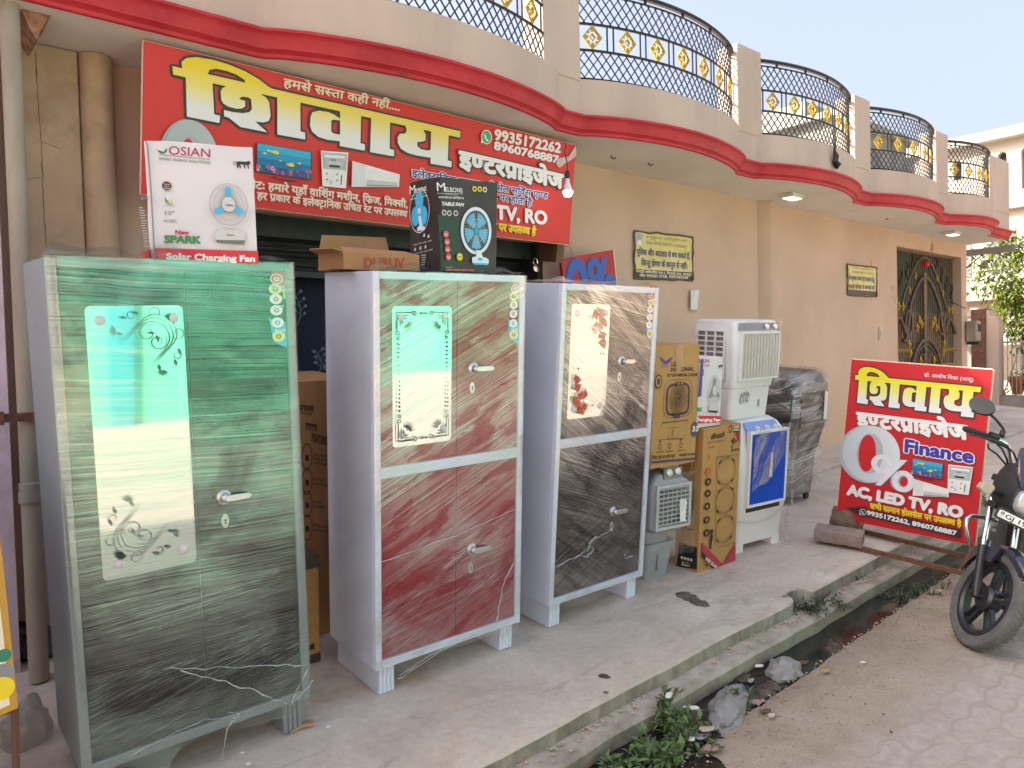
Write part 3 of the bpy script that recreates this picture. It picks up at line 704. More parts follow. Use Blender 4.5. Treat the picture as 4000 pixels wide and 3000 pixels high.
y = .55; k = 0
while y > -3.5:
    mb.tube([(0, y, .02), (0, y, 1.17)], .008, 4); y -= .07
for k in range(4):
    y0 = .56 - k * .62; mb.tube([(-.02, y0, .06), (-.02, y0 - .31, 1.05)], .014, 4); mb.tube([(-.02, y0 - .31, 1.05), (-.02, y0 - .62, .06)], .014, 4); mb.box(-.03, .03, y0 - .63, y0 - .60, 0, 1.1)
mb.build('fence_panel', fm, fe)
mb = MB(); mb.box(15.95, 16.3, -2, 4.866, .4, .985); o = mb.build('low_wall', mat('grey_cement_wall', (.25, .23, .21), .95, var=.2, vs=5, bump=.4, bs=30)); tag(o, 'low grey cement wall under the iron fence', 'wall')
pot = thing('flower_pot', 'terracotta flower pot behind the iron fence', 'pot', Matrix.Translation((16.55, 4.75, .98)))
mb = MB(); mb.lathe([(.08, 0), (.15, .28), (.17, .28), (.17, .34), (.145, .34), (.13, .3)], 16); mb.build('pot', mat('terracotta', (.50, .19, .09), .9, var=.15), pot, smooth='auto')

# foliage
def leafmat(name, c, tr=.5):
    if name in MATS: return MATS[name]
    m = bpy.data.materials.new(name); m.use_nodes = True; t = m.node_tree; b = t.nodes['Principled BSDF']; L = t.links.new
    g_ = nd(t, 'ShaderNodeNewGeometry'); r = nd(t, 'ShaderNodeMapRange'); r.inputs[3].default_value = .55; r.inputs[4].default_value = 1.5; L(g_.outputs['Random Per Island'], r.inputs[0])
    mx = nd(t, 'ShaderNodeMix', data_type='RGBA', blend_type='MULTIPLY'); mx.inputs[0].default_value = 1; mx.inputs[6].default_value = (*c, 1); L(r.outputs[0], mx.inputs[7]); L(mx.outputs[2], b.inputs['Base Color'])
    b.inputs['Roughness'].default_value = .55
    tl = nd(t, 'ShaderNodeBsdfTranslucent'); hs = nd(t, 'ShaderNodeMix', data_type='RGBA', blend_type='MULTIPLY'); hs.inputs[0].default_value = 1; L(mx.outputs[2], hs.inputs[6]); hs.inputs[7].default_value = (1.5, 1.6, .5, 1); L(hs.outputs[2], tl.inputs[0])
    ms = nd(t, 'ShaderNodeMixShader'); ms.inputs[0].default_value = tr; L(b.outputs[0], ms.inputs[1]); L(tl.outputs[0], ms.inputs[2]); L(ms.outputs[0], t.nodes['Material Output'].inputs[0]); MATS[name] = m
    return m
def leaf(mb, p, d, up, l, w, droop=.3, m=0):
    d = d.normalized(); s = d.cross(up)
    s = s.normalized() if s.length > 1e-4 else Vector((1, 0, 0)); n = s.cross(d)
    a = p; b_ = p + d * l * .5 + s * w * .5 - n * l * .03; c = p + d * l * .5 - s * w * .5 - n * l * .03; e = p + d * l - n * l * droop; q = p + d * l * .5 + n * w * .12
    mb.add([a, b_, e, c, q], [(0, 1, 4), (1, 2, 4), (2, 3, 4), (3, 0, 4)], m)
RV = lambda: Vector((random.gauss(0, 1), random.gauss(0, 1), random.gauss(0, 1)))
def crown(name, T, blobs, n, l, w, m, label, cat, trunk=None, group=None):
    t = thing(name, label, cat, T, group); mb = MB(); tot = sum(b_[3] ** 2 for b_ in blobs)
    for cx, cy, cz, r in blobs:
        for k in range(int(n * r * r / tot)):
            d = RV().normalized(); p = Vector((cx, cy, cz)) + d * r * (random.random() ** .4) * Vector((1, 1, .8)).length / 1.6
            if noise.noise(p * (1.6 / max(r, .2))) < -.12: continue
            for q in range(3): leaf(mb, p + RV() * l * .5, d + RV() * .7, Vector((0, 0, 1)), l * random.uniform(.6, 1.2), w, .35)
    mb.build('crown', m, t)
    if trunk:
        tm = MB()
        for pts, r in trunk: tm.tube(pts, r, 7)
        tm.build('trunk', woodm, t)
    return t
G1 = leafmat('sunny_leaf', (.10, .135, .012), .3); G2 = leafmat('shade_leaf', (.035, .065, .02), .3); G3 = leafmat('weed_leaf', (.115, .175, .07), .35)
random.seed(3)
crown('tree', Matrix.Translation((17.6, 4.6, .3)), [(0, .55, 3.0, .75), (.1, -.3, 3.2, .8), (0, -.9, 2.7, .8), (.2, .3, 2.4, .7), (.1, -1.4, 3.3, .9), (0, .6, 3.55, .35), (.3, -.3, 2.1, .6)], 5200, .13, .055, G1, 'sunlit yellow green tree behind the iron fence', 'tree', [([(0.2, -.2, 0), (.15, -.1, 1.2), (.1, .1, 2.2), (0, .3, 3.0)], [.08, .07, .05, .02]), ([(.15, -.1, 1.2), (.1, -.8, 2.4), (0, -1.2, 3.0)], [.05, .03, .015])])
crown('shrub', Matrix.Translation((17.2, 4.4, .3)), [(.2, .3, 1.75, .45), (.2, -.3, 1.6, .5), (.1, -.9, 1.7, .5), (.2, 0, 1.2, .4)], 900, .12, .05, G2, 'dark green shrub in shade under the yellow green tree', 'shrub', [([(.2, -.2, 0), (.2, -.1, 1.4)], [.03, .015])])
crown('shrub', Matrix.Translation((16.75, 4.3, .75)), [(0, .3, .45, .28), (0, -.2, .6, .32), (.1, -.7, .4, .3)], 300, .16, .07, leafmat('pale_leaf', (.13, .18, .06), .4), 'pale leafy garden plants right behind the iron fence', 'plant', [([(0, 0, 0), (0, -.1, .5)], [.012, .006])])
# house wall wires and small things on the far corner
mb = MB(); a = onX((3875, 1020), 14.6); mb.tube([onX((3640, 1143), 13.9), onX((3740, 1075), 14.2), onX((3850, 985), 14.6), onX((3890, 930), 14.9)], .010, 5); mb.tube([onX((3780, 985), 14.6), onX((3900, 990), 15), onX((4040, 940), 16)], .009, 5); mb.tube([onY((3770, 1205), 4.6), onY((3740, 1190), 4.6), onY((3710, 1178), 4.7)], .008, 5)
o = mb.build('cable', blackmetal); tag(o, 'thin black cables looping past the corner of the house by the gate', 'cable')
mb = MB(); mb.box(14.5, 14.6, 4.2, 5.4, 3.46, 3.56); mb.lathe([(.0, -.1), (.04, -.09), (.05, 0), (.03, .04), (0, .05)], 10, Matrix.Translation((14.45, 4.62, 3.30))); o = mb.build('steel_bracket', mat('grey_steel_arm', (.22, .20, .17), .7)); tag(o, 'grey steel arm carrying cables in front of the tree', 'bracket')
mt = thing('meter_box', 'small grey electric meter box on the house corner', 'meter', Matrix.Translation((13.80, 4.60, 2.2)))
mb = MB(); mb.box(-.06, .14, -.09, .085, -.22, .12); mb.build('case', mat('meter_grey', (.34, .28, .22), .7, var=.2), mt, bevel=.03); mb = MB(); mb.box(-.02, .10, -.1, -.092, -.06, .06); mb.box(0, .08, -.09, .08, -.27, -.221); mb.build('window', dark, mt)

# ================================================================== steel wardrobes wrapped in stretch film
def film(name, angs, dens=1.0, tint=(.92, .95, .95), hi=1.0, base=.40, light=.30, bump=.14, stick=.22, sidecut=.72):
    m = bpy.data.materials.new(name); m.use_nodes = True; t = m.node_tree; L = t.links.new; t.nodes.remove(t.nodes['Principled BSDF'])
    uv = nd(t, 'ShaderNodeUVMap'); uv.uv_map = 'UVMap'
    def math_(op, a, c=None, cl=False):
        x = nd(t, 'ShaderNodeMath', operation=op); x.use_clamp = cl
        for i, q in enumerate((a, c)):
            if q is None: continue
            if isinstance(q, (int, float)): x.inputs[i].default_value = q
            else: L(q, x.inputs[i])
        return x.outputs[0]
    def N(v, sc, de=4, ro=.6, di=0):
        n = nd(t, 'ShaderNodeTexNoise'); n.inputs['Scale'].default_value = sc; n.inputs['Detail'].default_value = de; n.inputs['Roughness'].default_value = ro; n.inputs['Distortion'].default_value = di; L(v, n.inputs['Vector']); return n
    def rng(v, a, c, x=0., y=1.):
        r = nd(t, 'ShaderNodeMapRange', interpolation_type='SMOOTHSTEP'); r.inputs[1].default_value = a; r.inputs[2].default_value = c; r.inputs[3].default_value = x; r.inputs[4].default_value = y; L(v, r.inputs[0]); return r.outputs[0]
    # slow warp so that the folds are never straight rulings
    wn = N(uv.outputs[0], 1.7, 3); wv = nd(t, 'ShaderNodeVectorMath', operation='SCALE'); L(wn.outputs[1], wv.inputs[0]); wv.inputs[3].default_value = .035
    va = nd(t, 'ShaderNodeVectorMath', operation='ADD'); L(uv.outputs[0], va.inputs[0]); L(wv.outputs[0], va.inputs[1])
    patch = N(uv.outputs[0], 2.3, 4, .6, .6).outputs[0]
    tot = None
    for k, (a, u0, u1) in enumerate(angs):            # fold direction (degrees) and the height band it lives in
        mr_ = nd(t, 'ShaderNodeVectorRotate', rotation_type='Z_AXIS'); mr_.inputs['Angle'].default_value = rad(-a); L(va.outputs[0], mr_.inputs[0])
        mp = nd(t, 'ShaderNodeMapping'); mp.inputs['Location'].default_value = (k * 3.1, k * 1.7, 0); mp.inputs['Scale'].default_value = (.75, 150, 1); L(mr_.outputs[0], mp.inputs[0])
        mp2 = nd(t, 'ShaderNodeMapping'); mp2.inputs['Location'].default_value = (k * 2.3, 5, 0); mp2.inputs['Scale'].default_value = (1.3, 320, 1); L(mr_.outputs[0], mp2.inputs[0])
        s = math_('ADD', math_('MULTIPLY', rng(N(mp.outputs[0], 1, 3, .65).outputs[0], .53, .63), .75), math_('MULTIPLY', rng(N(mp2.outputs[0], 1, 2).outputs[0], .55, .68), .6))
        sp = nd(t, 'ShaderNodeSeparateXYZ'); L(va.outputs[0], sp.inputs[0]); h = sp.outputs[1]
        band = math_('MULTIPLY', rng(h, u0 - .12, u0 + .12), rng(h, u1 - .12, u1 + .12, 1., 0.))
        s = math_('MULTIPLY', s, band)
        tot = s if tot is None else math_('ADD', tot, s)
    tot = math_('MULTIPLY', tot, rng(patch, .32, .58, .25, 1.15))
    mpd = nd(t, 'ShaderNodeMapping'); mpd.inputs['Location'].default_value = (7, 3, 0); mpd.inputs['Scale'].default_value = (1.1, 165, 1); mrd = nd(t, 'ShaderNodeVectorRotate', rotation_type='Z_AXIS'); mrd.inputs['Angle'].default_value = rad(-angs[0][0]); L(va.outputs[0], mrd.inputs[0]); L(mrd.outputs[0], mpd.inputs[0])
    drk = math_('MULTIPLY', rng(N(mpd.outputs[0], 1, 3, .6).outputs[0], .50, .64), rng(patch, .66, .40, .25, 1.))
    bs_ = math_('MULTIPLY', rng(patch, .30, .68, base * .55, base * 1.2), math_('SUBTRACT', 1., math_('MULTIPLY', drk, .75)))
    mpa = nd(t, 'ShaderNodeMapping'); mpa.inputs['Location'].default_value = (2, 9, 0); mpa.inputs['Scale'].default_value = (2.1, 8.5, 1); L(mrd.outputs[0], mpa.inputs[0])
    spu = nd(t, 'ShaderNodeSeparateXYZ'); L(uv.outputs[0], spu.inputs[0]); frontw = math_('SUBTRACT', 1., math_('MULTIPLY', math_('LESS_THAN', spu.outputs[0], .462), sidecut))
    stick_ = rng(N(mpa.outputs[0], 1, 6, .68, .4).outputs[0], .50, .575, 1., stick)
    al = math_('MULTIPLY', math_('ADD', math_('MULTIPLY', tot, light * dens), bs_), math_('MULTIPLY', stick_, frontw), True)
    bp = nd(t, 'ShaderNodeBump'); bp.inputs['Strength'].default_value = bump; bp.inputs['Distance'].default_value = .004; L(tot, bp.inputs['Height'])
    gl = nd(t, 'ShaderNodeBsdfGlossy'); gl.inputs['Roughness'].default_value = .13; gl.inputs['Color'].default_value = (*[min(1, c * hi) for c in tint], 1); L(bp.outputs[0], gl.inputs['Normal'])
    df = nd(t, 'ShaderNodeBsdfDiffuse'); df.inputs['Color'].default_value = (.72, .73, .73, 1)
    m1 = nd(t, 'ShaderNodeMixShader'); m1.inputs[0].default_value = .05; L(gl.outputs[0], m1.inputs[1]); L(df.outputs[0], m1.inputs[2])
    tr = nd(t, 'ShaderNodeBsdfTransparent'); m2 = nd(t, 'ShaderNodeMixShader'); L(al, m2.inputs[0]); L(tr.outputs[0], m2.inputs[1]); L(m1.outputs[0], m2.inputs[2])
    L(m2.outputs[0], t.nodes['Material Output'].inputs[0]); return m
cabw = mat('wardrobe_sky_tinted_white', (.62, .70, .84), .38, var=.05, vs=3)  # white, with the blue of reflected sky put into the colour
cabg = mat('wardrobe_shaded_grey', (.21, .245, .255), .38, var=.06, vs=3)  # off-white grey darkened: the shade on its side is put into the colour
mirror_m = mat('mirror_glass', (.74, .77, .75), .035, metal=1.0, var=0)
darkd = mat('door_dark_brown', (.022, .011, .011), .22, var=.2, vs=3)
redd = mat('door_cherry_red', (.24, .004, .016), .22, var=.12, vs=3)
blackd = mat('door_black_wine', (.012, .008, .010), .22, var=.2, vs=3)
nickel = mat('nickel', (.62, .62, .63), .28, metal=.9, var=.08, vs=30)
stud_m = mat('stud_lilac', (.62, .55, .62), .3, var=.1)
MIRT = {}
def spiral(cx, cz, r, a0, turns, sg=1, n=26): return [(cx + r * (1 - .8 * k / n) * cos(a0 + sg * turns * 2 * pi * k / n), cz + r * (1 - .8 * k / n) * sin(a0 + sg * turns * 2 * pi * k / n)) for k in range(n + 1)]
def swirl(F, cx, cz, sx, sz, m, k=1.0):               # corner scroll with leaves, drawn from the corner outwards
    def X(P): return [(cx + sx * p[0] * k, cz + sz * p[1] * k) for p in P]
    def arm(P, w): F.line(X(P), w * k * .62, m, False, taper=True)
    for sw in (0, 1):
        f = (lambda P: [(p[1], p[0]) for p in P]) if sw else (lambda P: P)
        for q in range(3): arm(f([(-.01 - .165 * t, .012 * q - .022 + .03 * sin(t * pi * 1.4 + q * .2) - .03 * t) for t in [j / 14 for j in range(15)]]), .005)
        arm(f(spiral(-.075, -.042, .032, .9, 1.5)), .0055); arm(f(spiral(-.045, .030, .024, -2.0, 1.4, -1)), .0045); arm(f(spiral(-.125, .02, .02, 0, 1.2)), .004)
        for j in range(7): 
            a = 2.2 + j * .35; arm(f([(-.178 + .026 * cos(a) * t, -.03 + .026 * sin(a) * t) for t in (0, .3, .6, 1)]), .009)
        for lx, lz in ((-.10, .028), (-.14, .012), (-.05, -.045), (-.155, -.045)): F.poly(X(f([(lx, lz), (lx - .012, lz + .008), (lx - .028, lz + .004), (lx - .012, lz - .003)])), m, False)
    for j in range(9):
        a = -.9 + j * .42; F.poly(X([(.004 + .008 * sin(a), .006 - .008 * cos(a)), (.004 + .024 * cos(a), .006 + .024 * sin(a)), (.004 - .008 * sin(a), .006 + .008 * cos(a))]), m, False)
def art_corner(F, cx, cz, sx, sz, m):                 # angular bracket, fan of petals and a run of dots
    def X(P): return [(cx + sx * p[0], cz + sz * p[1]) for p in P]
    F.line(X([(-.075, 0), (0, 0), (0, -.075)]), .006, m, False); F.line(X([(-.06, -.014), (-.016, -.014), (-.016, -.06)]), .004, m, False); F.line(X([(-.05, -.026), (-.028, -.026), (-.028, -.05)]), .006, m, False)
    F.line(X(spiral(-.09, -.006, .013, 0, 1.3)), .004, m, False); F.line(X(spiral(-.006, -.09, .013, 1.57, 1.3, -1)), .004, m, False); F.line(X(spiral(-.006, -.115, .010, 1.57, 1.3)), .0035, m, False)
    for j in range(7):
        a = pi + .15 + j * .21; F.poly(X([(-.04 + .02 * cos(a) - .003 * sin(a), -.04 + .02 * sin(a) + .003 * cos(a)), (-.04 + .055 * cos(a), -.04 + .055 * sin(a)), (-.04 + .02 * cos(a) + .003 * sin(a), -.04 + .02 * sin(a) - .003 * cos(a))]), m, False)
    for j in range(8): r = .0058 - .0004 * j; F.disc(X([(-.006, -.14 - .019 * j)])[0], r, m, px=False, n=10)
    for j in range(5): r = .0026 + .0008 * (j == 4) * 3; F.disc(X([(-.108 - .010 * j, -.004)])[0], r, m, px=False, n=8)
def bouquet(F, cx, cz, sx, sz):
    rm, gm2 = ink('flower_red', (.62, .03, .03)), ink('leaf_green', (.16, .28, .09)); r2 = ink('flower_orange', (.72, .10, .05))
    def X(P): return [(cx + sx * p[0], cz + sz * p[1]) for p in P]
    fl = [(0, 0), (-.05, .012), (-.012, -.05), (.012, -.10), (-.045, -.06), (.02, -.03), (-.02, .03), (.022, -.145)]
    for k, (x, z) in enumerate(fl):
        for a in (.6 + k, 2.4 + k * 1.3, 4.4 + k * .7): F.poly(X([(x, z), (x + .025 * cos(a - .5), z + .025 * sin(a - .5)), (x + .038 * cos(a), z + .038 * sin(a)), (x + .025 * cos(a + .5), z + .025 * sin(a + .5))]), gm2, False)
    for k, (x, z) in enumerate(fl):
        for j in range(5):
            a = j * 1.257 + k; F.disc(X([(x + .011 * cos(a), z + .011 * sin(a))])[0], .0095, rm if (j + k) % 3 else r2, px=False, n=10)
    F.line(X([(-.05, .012), (-.105, .006)]), .002, gm2, False); F.disc(X([(-.108, .006)])[0], .006, rm, px=False, n=8); F.line(X([(.022, -.15), (.02, -.20)]), .002, gm2, False); F.disc(X([(.02, -.205)])[0], .006, BROWNI, px=False, n=8)
def wardrobe(n, T, w, d, h, leg, body, door, split, mir, deco, handles, stick, filmm, label, seed, tails, side_dens=.5):
    th = thing('wardrobe', label, 'wardrobe', T, 'wardrobes wrapped in clear film'); H = leg + h
    mb = MB(); mb.box(0, w, .022, d, leg, H)
    xi0, xi1 = .033, w - .036; z0, z1 = leg + .04, H - .033
    mb.box(0, xi0, 0, .021, leg, H); mb.box(xi1, w, 0, .021, leg, H); mb.box(xi0 + .0005, xi1 - .0005, .001, .0205, z1, H - .0005); mb.box(xi0 + .0005, xi1 - .0005, .001, .0205, leg + .0005, z0)
    if split: mb.box(xi0 + .0005, xi1 - .0005, .001, .0205, 1.03, 1.08)
    mb.build('body', body, th, bevel=.004)
    xm = xi0 + (xi1 - xi0) * (.515 if not split else .525)
    bands = [(z0, z1)] if not split else [(z0, 1.03), (1.08, z1)]
    for a, b_ in bands:
        for x0, x1 in ((xi0, xm), (xm, xi1)):
            mb = MB(); mb.box(x0 + .002, x1 - .002, .009, .0215, a + .003, b_ - .003); mb.build('door', door, th, bevel=.0025)
    for s in (0, 1):
        x0 = .032 if s == 0 else w - .032 - .082
        mb = MB(); mb.box(x0, x0 + .082, .034, d - .02, 0, leg - .001)
        for k in range(4):
            xc = x0 + .0102 + k * .0205; R = []
            for z in (.004, leg - .004): R.append([(xc + .0098 * cos(a), .0335 - .010 * sin(a), z) for a in [pi * j / 8 for j in range(9)]])
            mb.rings(R, 0, False, False, False); mb.poly([p for p in R[1]]); mb.poly([p for p in R[0]])
        mb.build('foot', body, th, smooth='auto')
    x0, x1, a, b_ = mir
    mb = MB(); mb.prism([(x, .0085, z) for x, z in rrect(x0, x1, a, b_, .018)], (0, -.005, 0)); mo = mb.build('mirror', mirror_m, th)
    F = Face(T, 1, .0030)
    if deco == 'swirl': swirl(F, x1 - .050, b_ - .055, 1, 1, DKI, 1.0); swirl(F, x0 + .065, a + .095, -1, -1, DKI, 1.0)
    elif deco == 'corner':
        for sx, sz, cx, cz in ((1, 1, x1 - .022, b_ - .028), (-1, 1, x0 + .022, b_ - .028), (1, -1, x1 - .022, a + .028), (-1, -1, x0 + .022, a + .028)): art_corner(F, cx, cz, sx, sz, DKI)
    else: bouquet(F, x1 - .07, b_ - .07, 1, 1); bouquet(F, x0 + .075, a + .075, -1, -1)
    F.build('painted_ornament', mo)
    for x, z in ((x0 + .045, b_ - .05), (x1 - .035, b_ - .045), (x0 + .05, a + .055), (x1 - .045, a + .06)):
        mb = MB(); mb.lathe([(.019, 0), (.018, .005), (.012, .010), (.0, .012)], 10, Matrix.Translation((x, .0035, z)) @ Matrix.Rotation(pi / 2, 4, 'X')); mb.build('mirror_stud', stud_m, mo, smooth='auto')
    for hq, he, kq in handles:
        p = hit(T, hq, 1, 0); e = hit(T, he, 1, -.03); kk = hit(T, kq, 1, 0)
        mb = MB(); Mx = Matrix.Translation((p.x, .009, p.z)) @ Matrix.Rotation(pi / 2, 4, 'X')
        mb.lathe([(.030, 0), (.029, .006), (.022, .010), (.018, .012), (.016, .03), (.010, .036), (0, .037)], 22, Mx)
        Lh = max(.075, min(e.x - p.x, .11)); mb.prism([(p.x + x, -.022, p.z + z) for x, z in [(-.006, -.010), (-.004, .012), (.02, .013), (Lh - .012, .011), (Lh, 0), (Lh - .012, -.011), (.02, -.012)]], (0, -.012, 0))
        mb.build('handle', nickel, th, smooth='auto', bevel=.002)
        mb = MB(); mb.prism([(kk.x + x, .0085, kk.z + z) for x, z in circ(0, 0, .015, .028, 20)], (0, -.004, 0)); ko = mb.build('keyhole_plate', nickel, th, bevel=.0015)
        mb = MB(); mb.prism([(kk.x + x, .0043, kk.z + .004 + z) for x, z in circ(0, 0, .0042, n=10)], (0, -.002, 0)); mb.prism([(kk.x - .002, .0043, kk.z), (kk.x + .002, .0043, kk.z), (kk.x + .003, .0043, kk.z - .011), (kk.x - .003, .0043, kk.z - .011)], (0, -.0019, 0)); mb.build('keyhole', BLACK, ko)
    F = Face(T, 1, .0075)
    P = [F.px(q) for q in stick]; r = .026
    F.poly([(P[0].x - .028, P[0].y + .05), (P[0].x + .05, P[0].y + .05), (P[0].x + .05, P[0].y - .05), (P[0].x + .01, P[0].y - .05)], ink('sticker_red', (.65, .05, .03)), False)
    F.poly([(P[0].x + .02, P[0].y - .04), (P[0].x + .05, P[0].y - .04), (P[0].x + .045, P[2].y), (P[0].x + .028, P[2].y)], ink('sticker_yellow', (.7, .5, .06)), False)
    F.poly([(P[4].x - .035, P[4].y + .02), (P[4].x + .035, P[4].y), (P[5].x + .035, P[5].y - .05), (P[5].x - .02, P[5].y - .02)], ink('sticker_cyan', (.06, .42, .62)), False)
    cols = [(ink('sticker_red', (.65, .05, .03)), WHITE), (YEL, BROWNI), (WHITE, ORANGE), (WHITE, GREY), (WHITE, CYAN), (YEL, BROWNI)]
    for k, p in enumerate(P):
        o, i = cols[k]; F.disc((p.x, p.y), r, WHITE, r * .8, px=False); F.disc((p.x, p.y), r * .84, o, r * .66, px=False); F.disc((p.x, p.y), r * .42, i, r * .34, px=False); F.disc((p.x, p.y), r * .2, o, r * .16, px=False)
    for k, tx in ((0, 'ALMIRAH'), (2, 'BEST'), (4, 'ECO')):
        p = P[k]; F.text(tx, (p.x - .012, p.y - .035), (p.x + .030, p.y - .035), (p.x - .012, p.y - .026), WHITE, .03, px=False)
    F.build('sticker_strip', th)
    # the film: three sides, a crumpled lip over the top, a ragged hem
    g = -.0045; path = []
    nS, nF = 10, 26
    for k in range(nS): path.append((g, d - d * k / nS, -1, 0))
    for k in range(nF + 1): path.append((w * k / nF, g, 0, -1))
    for k in range(1, nS + 1): path.append((w - g, d * k / nS, 1, 0))
    mb = MB(); mb.uv = []; nZ = 50; rows = []
    for j in range(nZ + 1):
        row = []; u = 0
        for i, (x, y, ax, ay) in enumerate(path):
            if i: u += (Vector((x, y)) - Vector(path[i - 1][:2])).length
            hem = leg - .02 + .035 * nz(u * 4 + seed, 3) - .02 * abs(nz(u * 13, seed))
            for (ta, tb, td) in tails: 
                if ta < u < tb: hem -= td * (1 - abs(2 * (u - ta) / (tb - ta) - 1)) ** 1.3
            z = hem + (H + .004 - hem) * j / nZ
            o_ = .0012 + .003 * (nz(u * 5, z * 3, seed) + .6) + .0025 * abs(nz(u * 2 + z * 5, z * 22, seed))
            if z < leg: o_ += -.012 + .02 * nz(u * 8, z * 9, seed)
            row.append((x + ax * o_, y + ay * o_, z)); mb.uv.append((u, z))
        rows.append(row)
    mb.grid(rows); n0 = len(mb.v)
    topw = []
    for j in range(7):
        row = []
        for i in range(nF + 1):
            x = w * i / nF; y = g + d * j / 6; bmp = .012 + .045 * abs(nz(x * 6, y * 7, seed + 5)) * (1.4 if j < 2 else .8); 
            if i in (0, nF) or j in (0,): bmp = .005 + .026 * abs(nz(x * 9, y * 9, seed))
            row.append((x, y - (.006 if j == 0 else 0), H + bmp)); mb.uv.append((x + 5, y + 1.6))
        topw.append(row)
    mb.grid(topw)
    mb.build('plastic_wrap', filmm, th, smooth=True, recalc=False)
    return th
DKI = ink('ornament_teal_black', (.015, .03, .03))
f1 = film('stretch_film_green', [(-3, .75, 2.2), (4, .45, .85), (14, -.1, .52)], 1.0, base=.27, light=.24, stick=.72, tint=(.70, .93, .84))
f2 = film('stretch_film_red', [(24, .1, 2.2), (8, .1, .7)], .95, base=.26, light=.36, stick=.42)
f3 = film('stretch_film_black', [(-34, .95, 2.2), (-12, 1.3, 2.2), (26, .1, .65), (-20, .55, 1.05)], .95, base=.24, light=.40, stick=.6)
T1 = M4(((0.9992996, 0.0086496, -0.0364083), (-0.0110489, 0.9977435, -0.0662256), (0.0357533, 0.0665815, 0.9971402)), (0.534, 3.026, .284))
T2 = M4(((0.9995255, 0.0147719, -0.0270279), (-0.0172916, 0.9952789, -0.0955032), (0.0254896, 0.0959252, 0.9950621)), (1.729, 3.058, .315))
T3 = M4(((0.999874, -0.0106849, -0.0117376), (0.0093416, 0.9939899, -0.1090726), (0.0128325, 0.1089492, 0.9939645)), (2.845, 3.095, .344))
wardrobe(1, T1, .8606, .465, 1.8204, .137, cabg, darkd, False, (.108, .428, .828, 1.795), 'swirl', [((877, 1943), (985, 1945), (882, 2036))],
         [(1079, 1090), (1074, 1129), (1077, 1168), (1079, 1212), (1083, 1260), (1087, 1314)], f1, 'wardrobe with one tall dark brown door pair and long mirror, green tinted film', 1.0, [(.62, .80, .12), (1.15, 1.33, .05)])
wardrobe(2, T2, .8617, .465, 1.8130, .137, cabw, redd, True, (.095, .414, 1.165, 1.80), 'corner', [((1852, 1440), (1931, 1441), (1847, 1515)), ((1845, 2147), (1920, 2137), (1841, 2220))],
         [(2012, 1128), (2006, 1158), (2006, 1191), (2004, 1226), (2003, 1263), (2004, 1307)], f2, 'white framed wardrobe with cherry red doors under clear film', 4.0, [(.55, .75, .05), (1.15, 1.33, .06)])
wardrobe(3, T3, .8112, .465, 1.7871, .137, cabw, blackd, True, (.078, .386, 1.188, 1.818), 'bouquet', [((2431, 1411), (2482, 1411), (2422, 1473)), ((2397, 1998), (2453, 1996), (2392, 2057))],
         [(2545, 1152), (2541, 1182), (2538, 1209), (2536, 1239), (2534, 1269), (2536, 1303)], f3, 'white framed wardrobe with black doors and red flower bouquets on its mirror', 8.0, [(.60, .95, .04)])
# torn, gathered film hanging on two of the wardrobes is part of the wrap: ropes of twisted plastic
rope = bpy.data.materials.new('twisted_film'); rope.use_nodes = True
rb = rope.node_tree.nodes['Principled BSDF']; rb.inputs['Base Color'].default_value = (.70, .73, .75, 1); rb.inputs['Roughness'].default_value = .22; rb.inputs['Alpha'].default_value = .30
def ropes(T, parent, lines, name='film_fold'):
    mb = MB()
    for pts, r in lines:
        P = [hit(T, q, 1, -.012) for q in pts]; Q = []
        for k in range(len(P) - 1):
            for j in range(5): Q.append(P[k].lerp(P[k + 1], j / 5) + RV() * .003)
        Q.append(P[-1]); mb.tube(Q, [r * random.uniform(.25, .85) for _ in Q], 5)
    return mb.build(name, rope, parent, smooth=True)
W_ = {tuple(o.matrix_world.translation): o for o in bpy.data.objects if o.name.startswith('wardrobe')}
wl = [o for o in bpy.data.objects if o.name.startswith('wardrobe')]; wl.sort(key=lambda o: o.location.x)
ropes(T1, wl[0], [([(640, 2612), (800, 2610), (1000, 2604), (1190, 2598)], .004), ([(700, 2618), (850, 2655), (1000, 2705), (1125, 2750)], .005), ([(1215, 2600), (1180, 2650), (1155, 2700), (1140, 2755)], .004), ([(1220, 2655), (1190, 2700), (1150, 2735)], .004), ([(885, 2780), (930, 2790), (890, 2840), (870, 2960)], .004), ([(500, 2960), (640, 2880), (800, 2810), (960, 2795)], .003)])
ropes(T2, wl[1], [([(2012, 2190), (1985, 2240), (1962, 2290), (1955, 2350), (1940, 2430)], .006), ([(1490, 2195), (1650, 2140), (1850, 2060), (2010, 1990)], .004), ([(1560, 2655), (1650, 2590), (1760, 2520)], .003), ([(1562, 2640), (1680, 2560), (1860, 2480)], .003)])
ropes(T3, wl[2], [([(2165, 2215), (2240, 2180), (2290, 2150), (2330, 2100), (2400, 2060)], .005), ([(2262, 2165), (2290, 2175), (2320, 2150), (2300, 2120), (2330, 2095)], .008), ([(2440, 2165), (2445, 2180), (2470, 2170)], .006)])

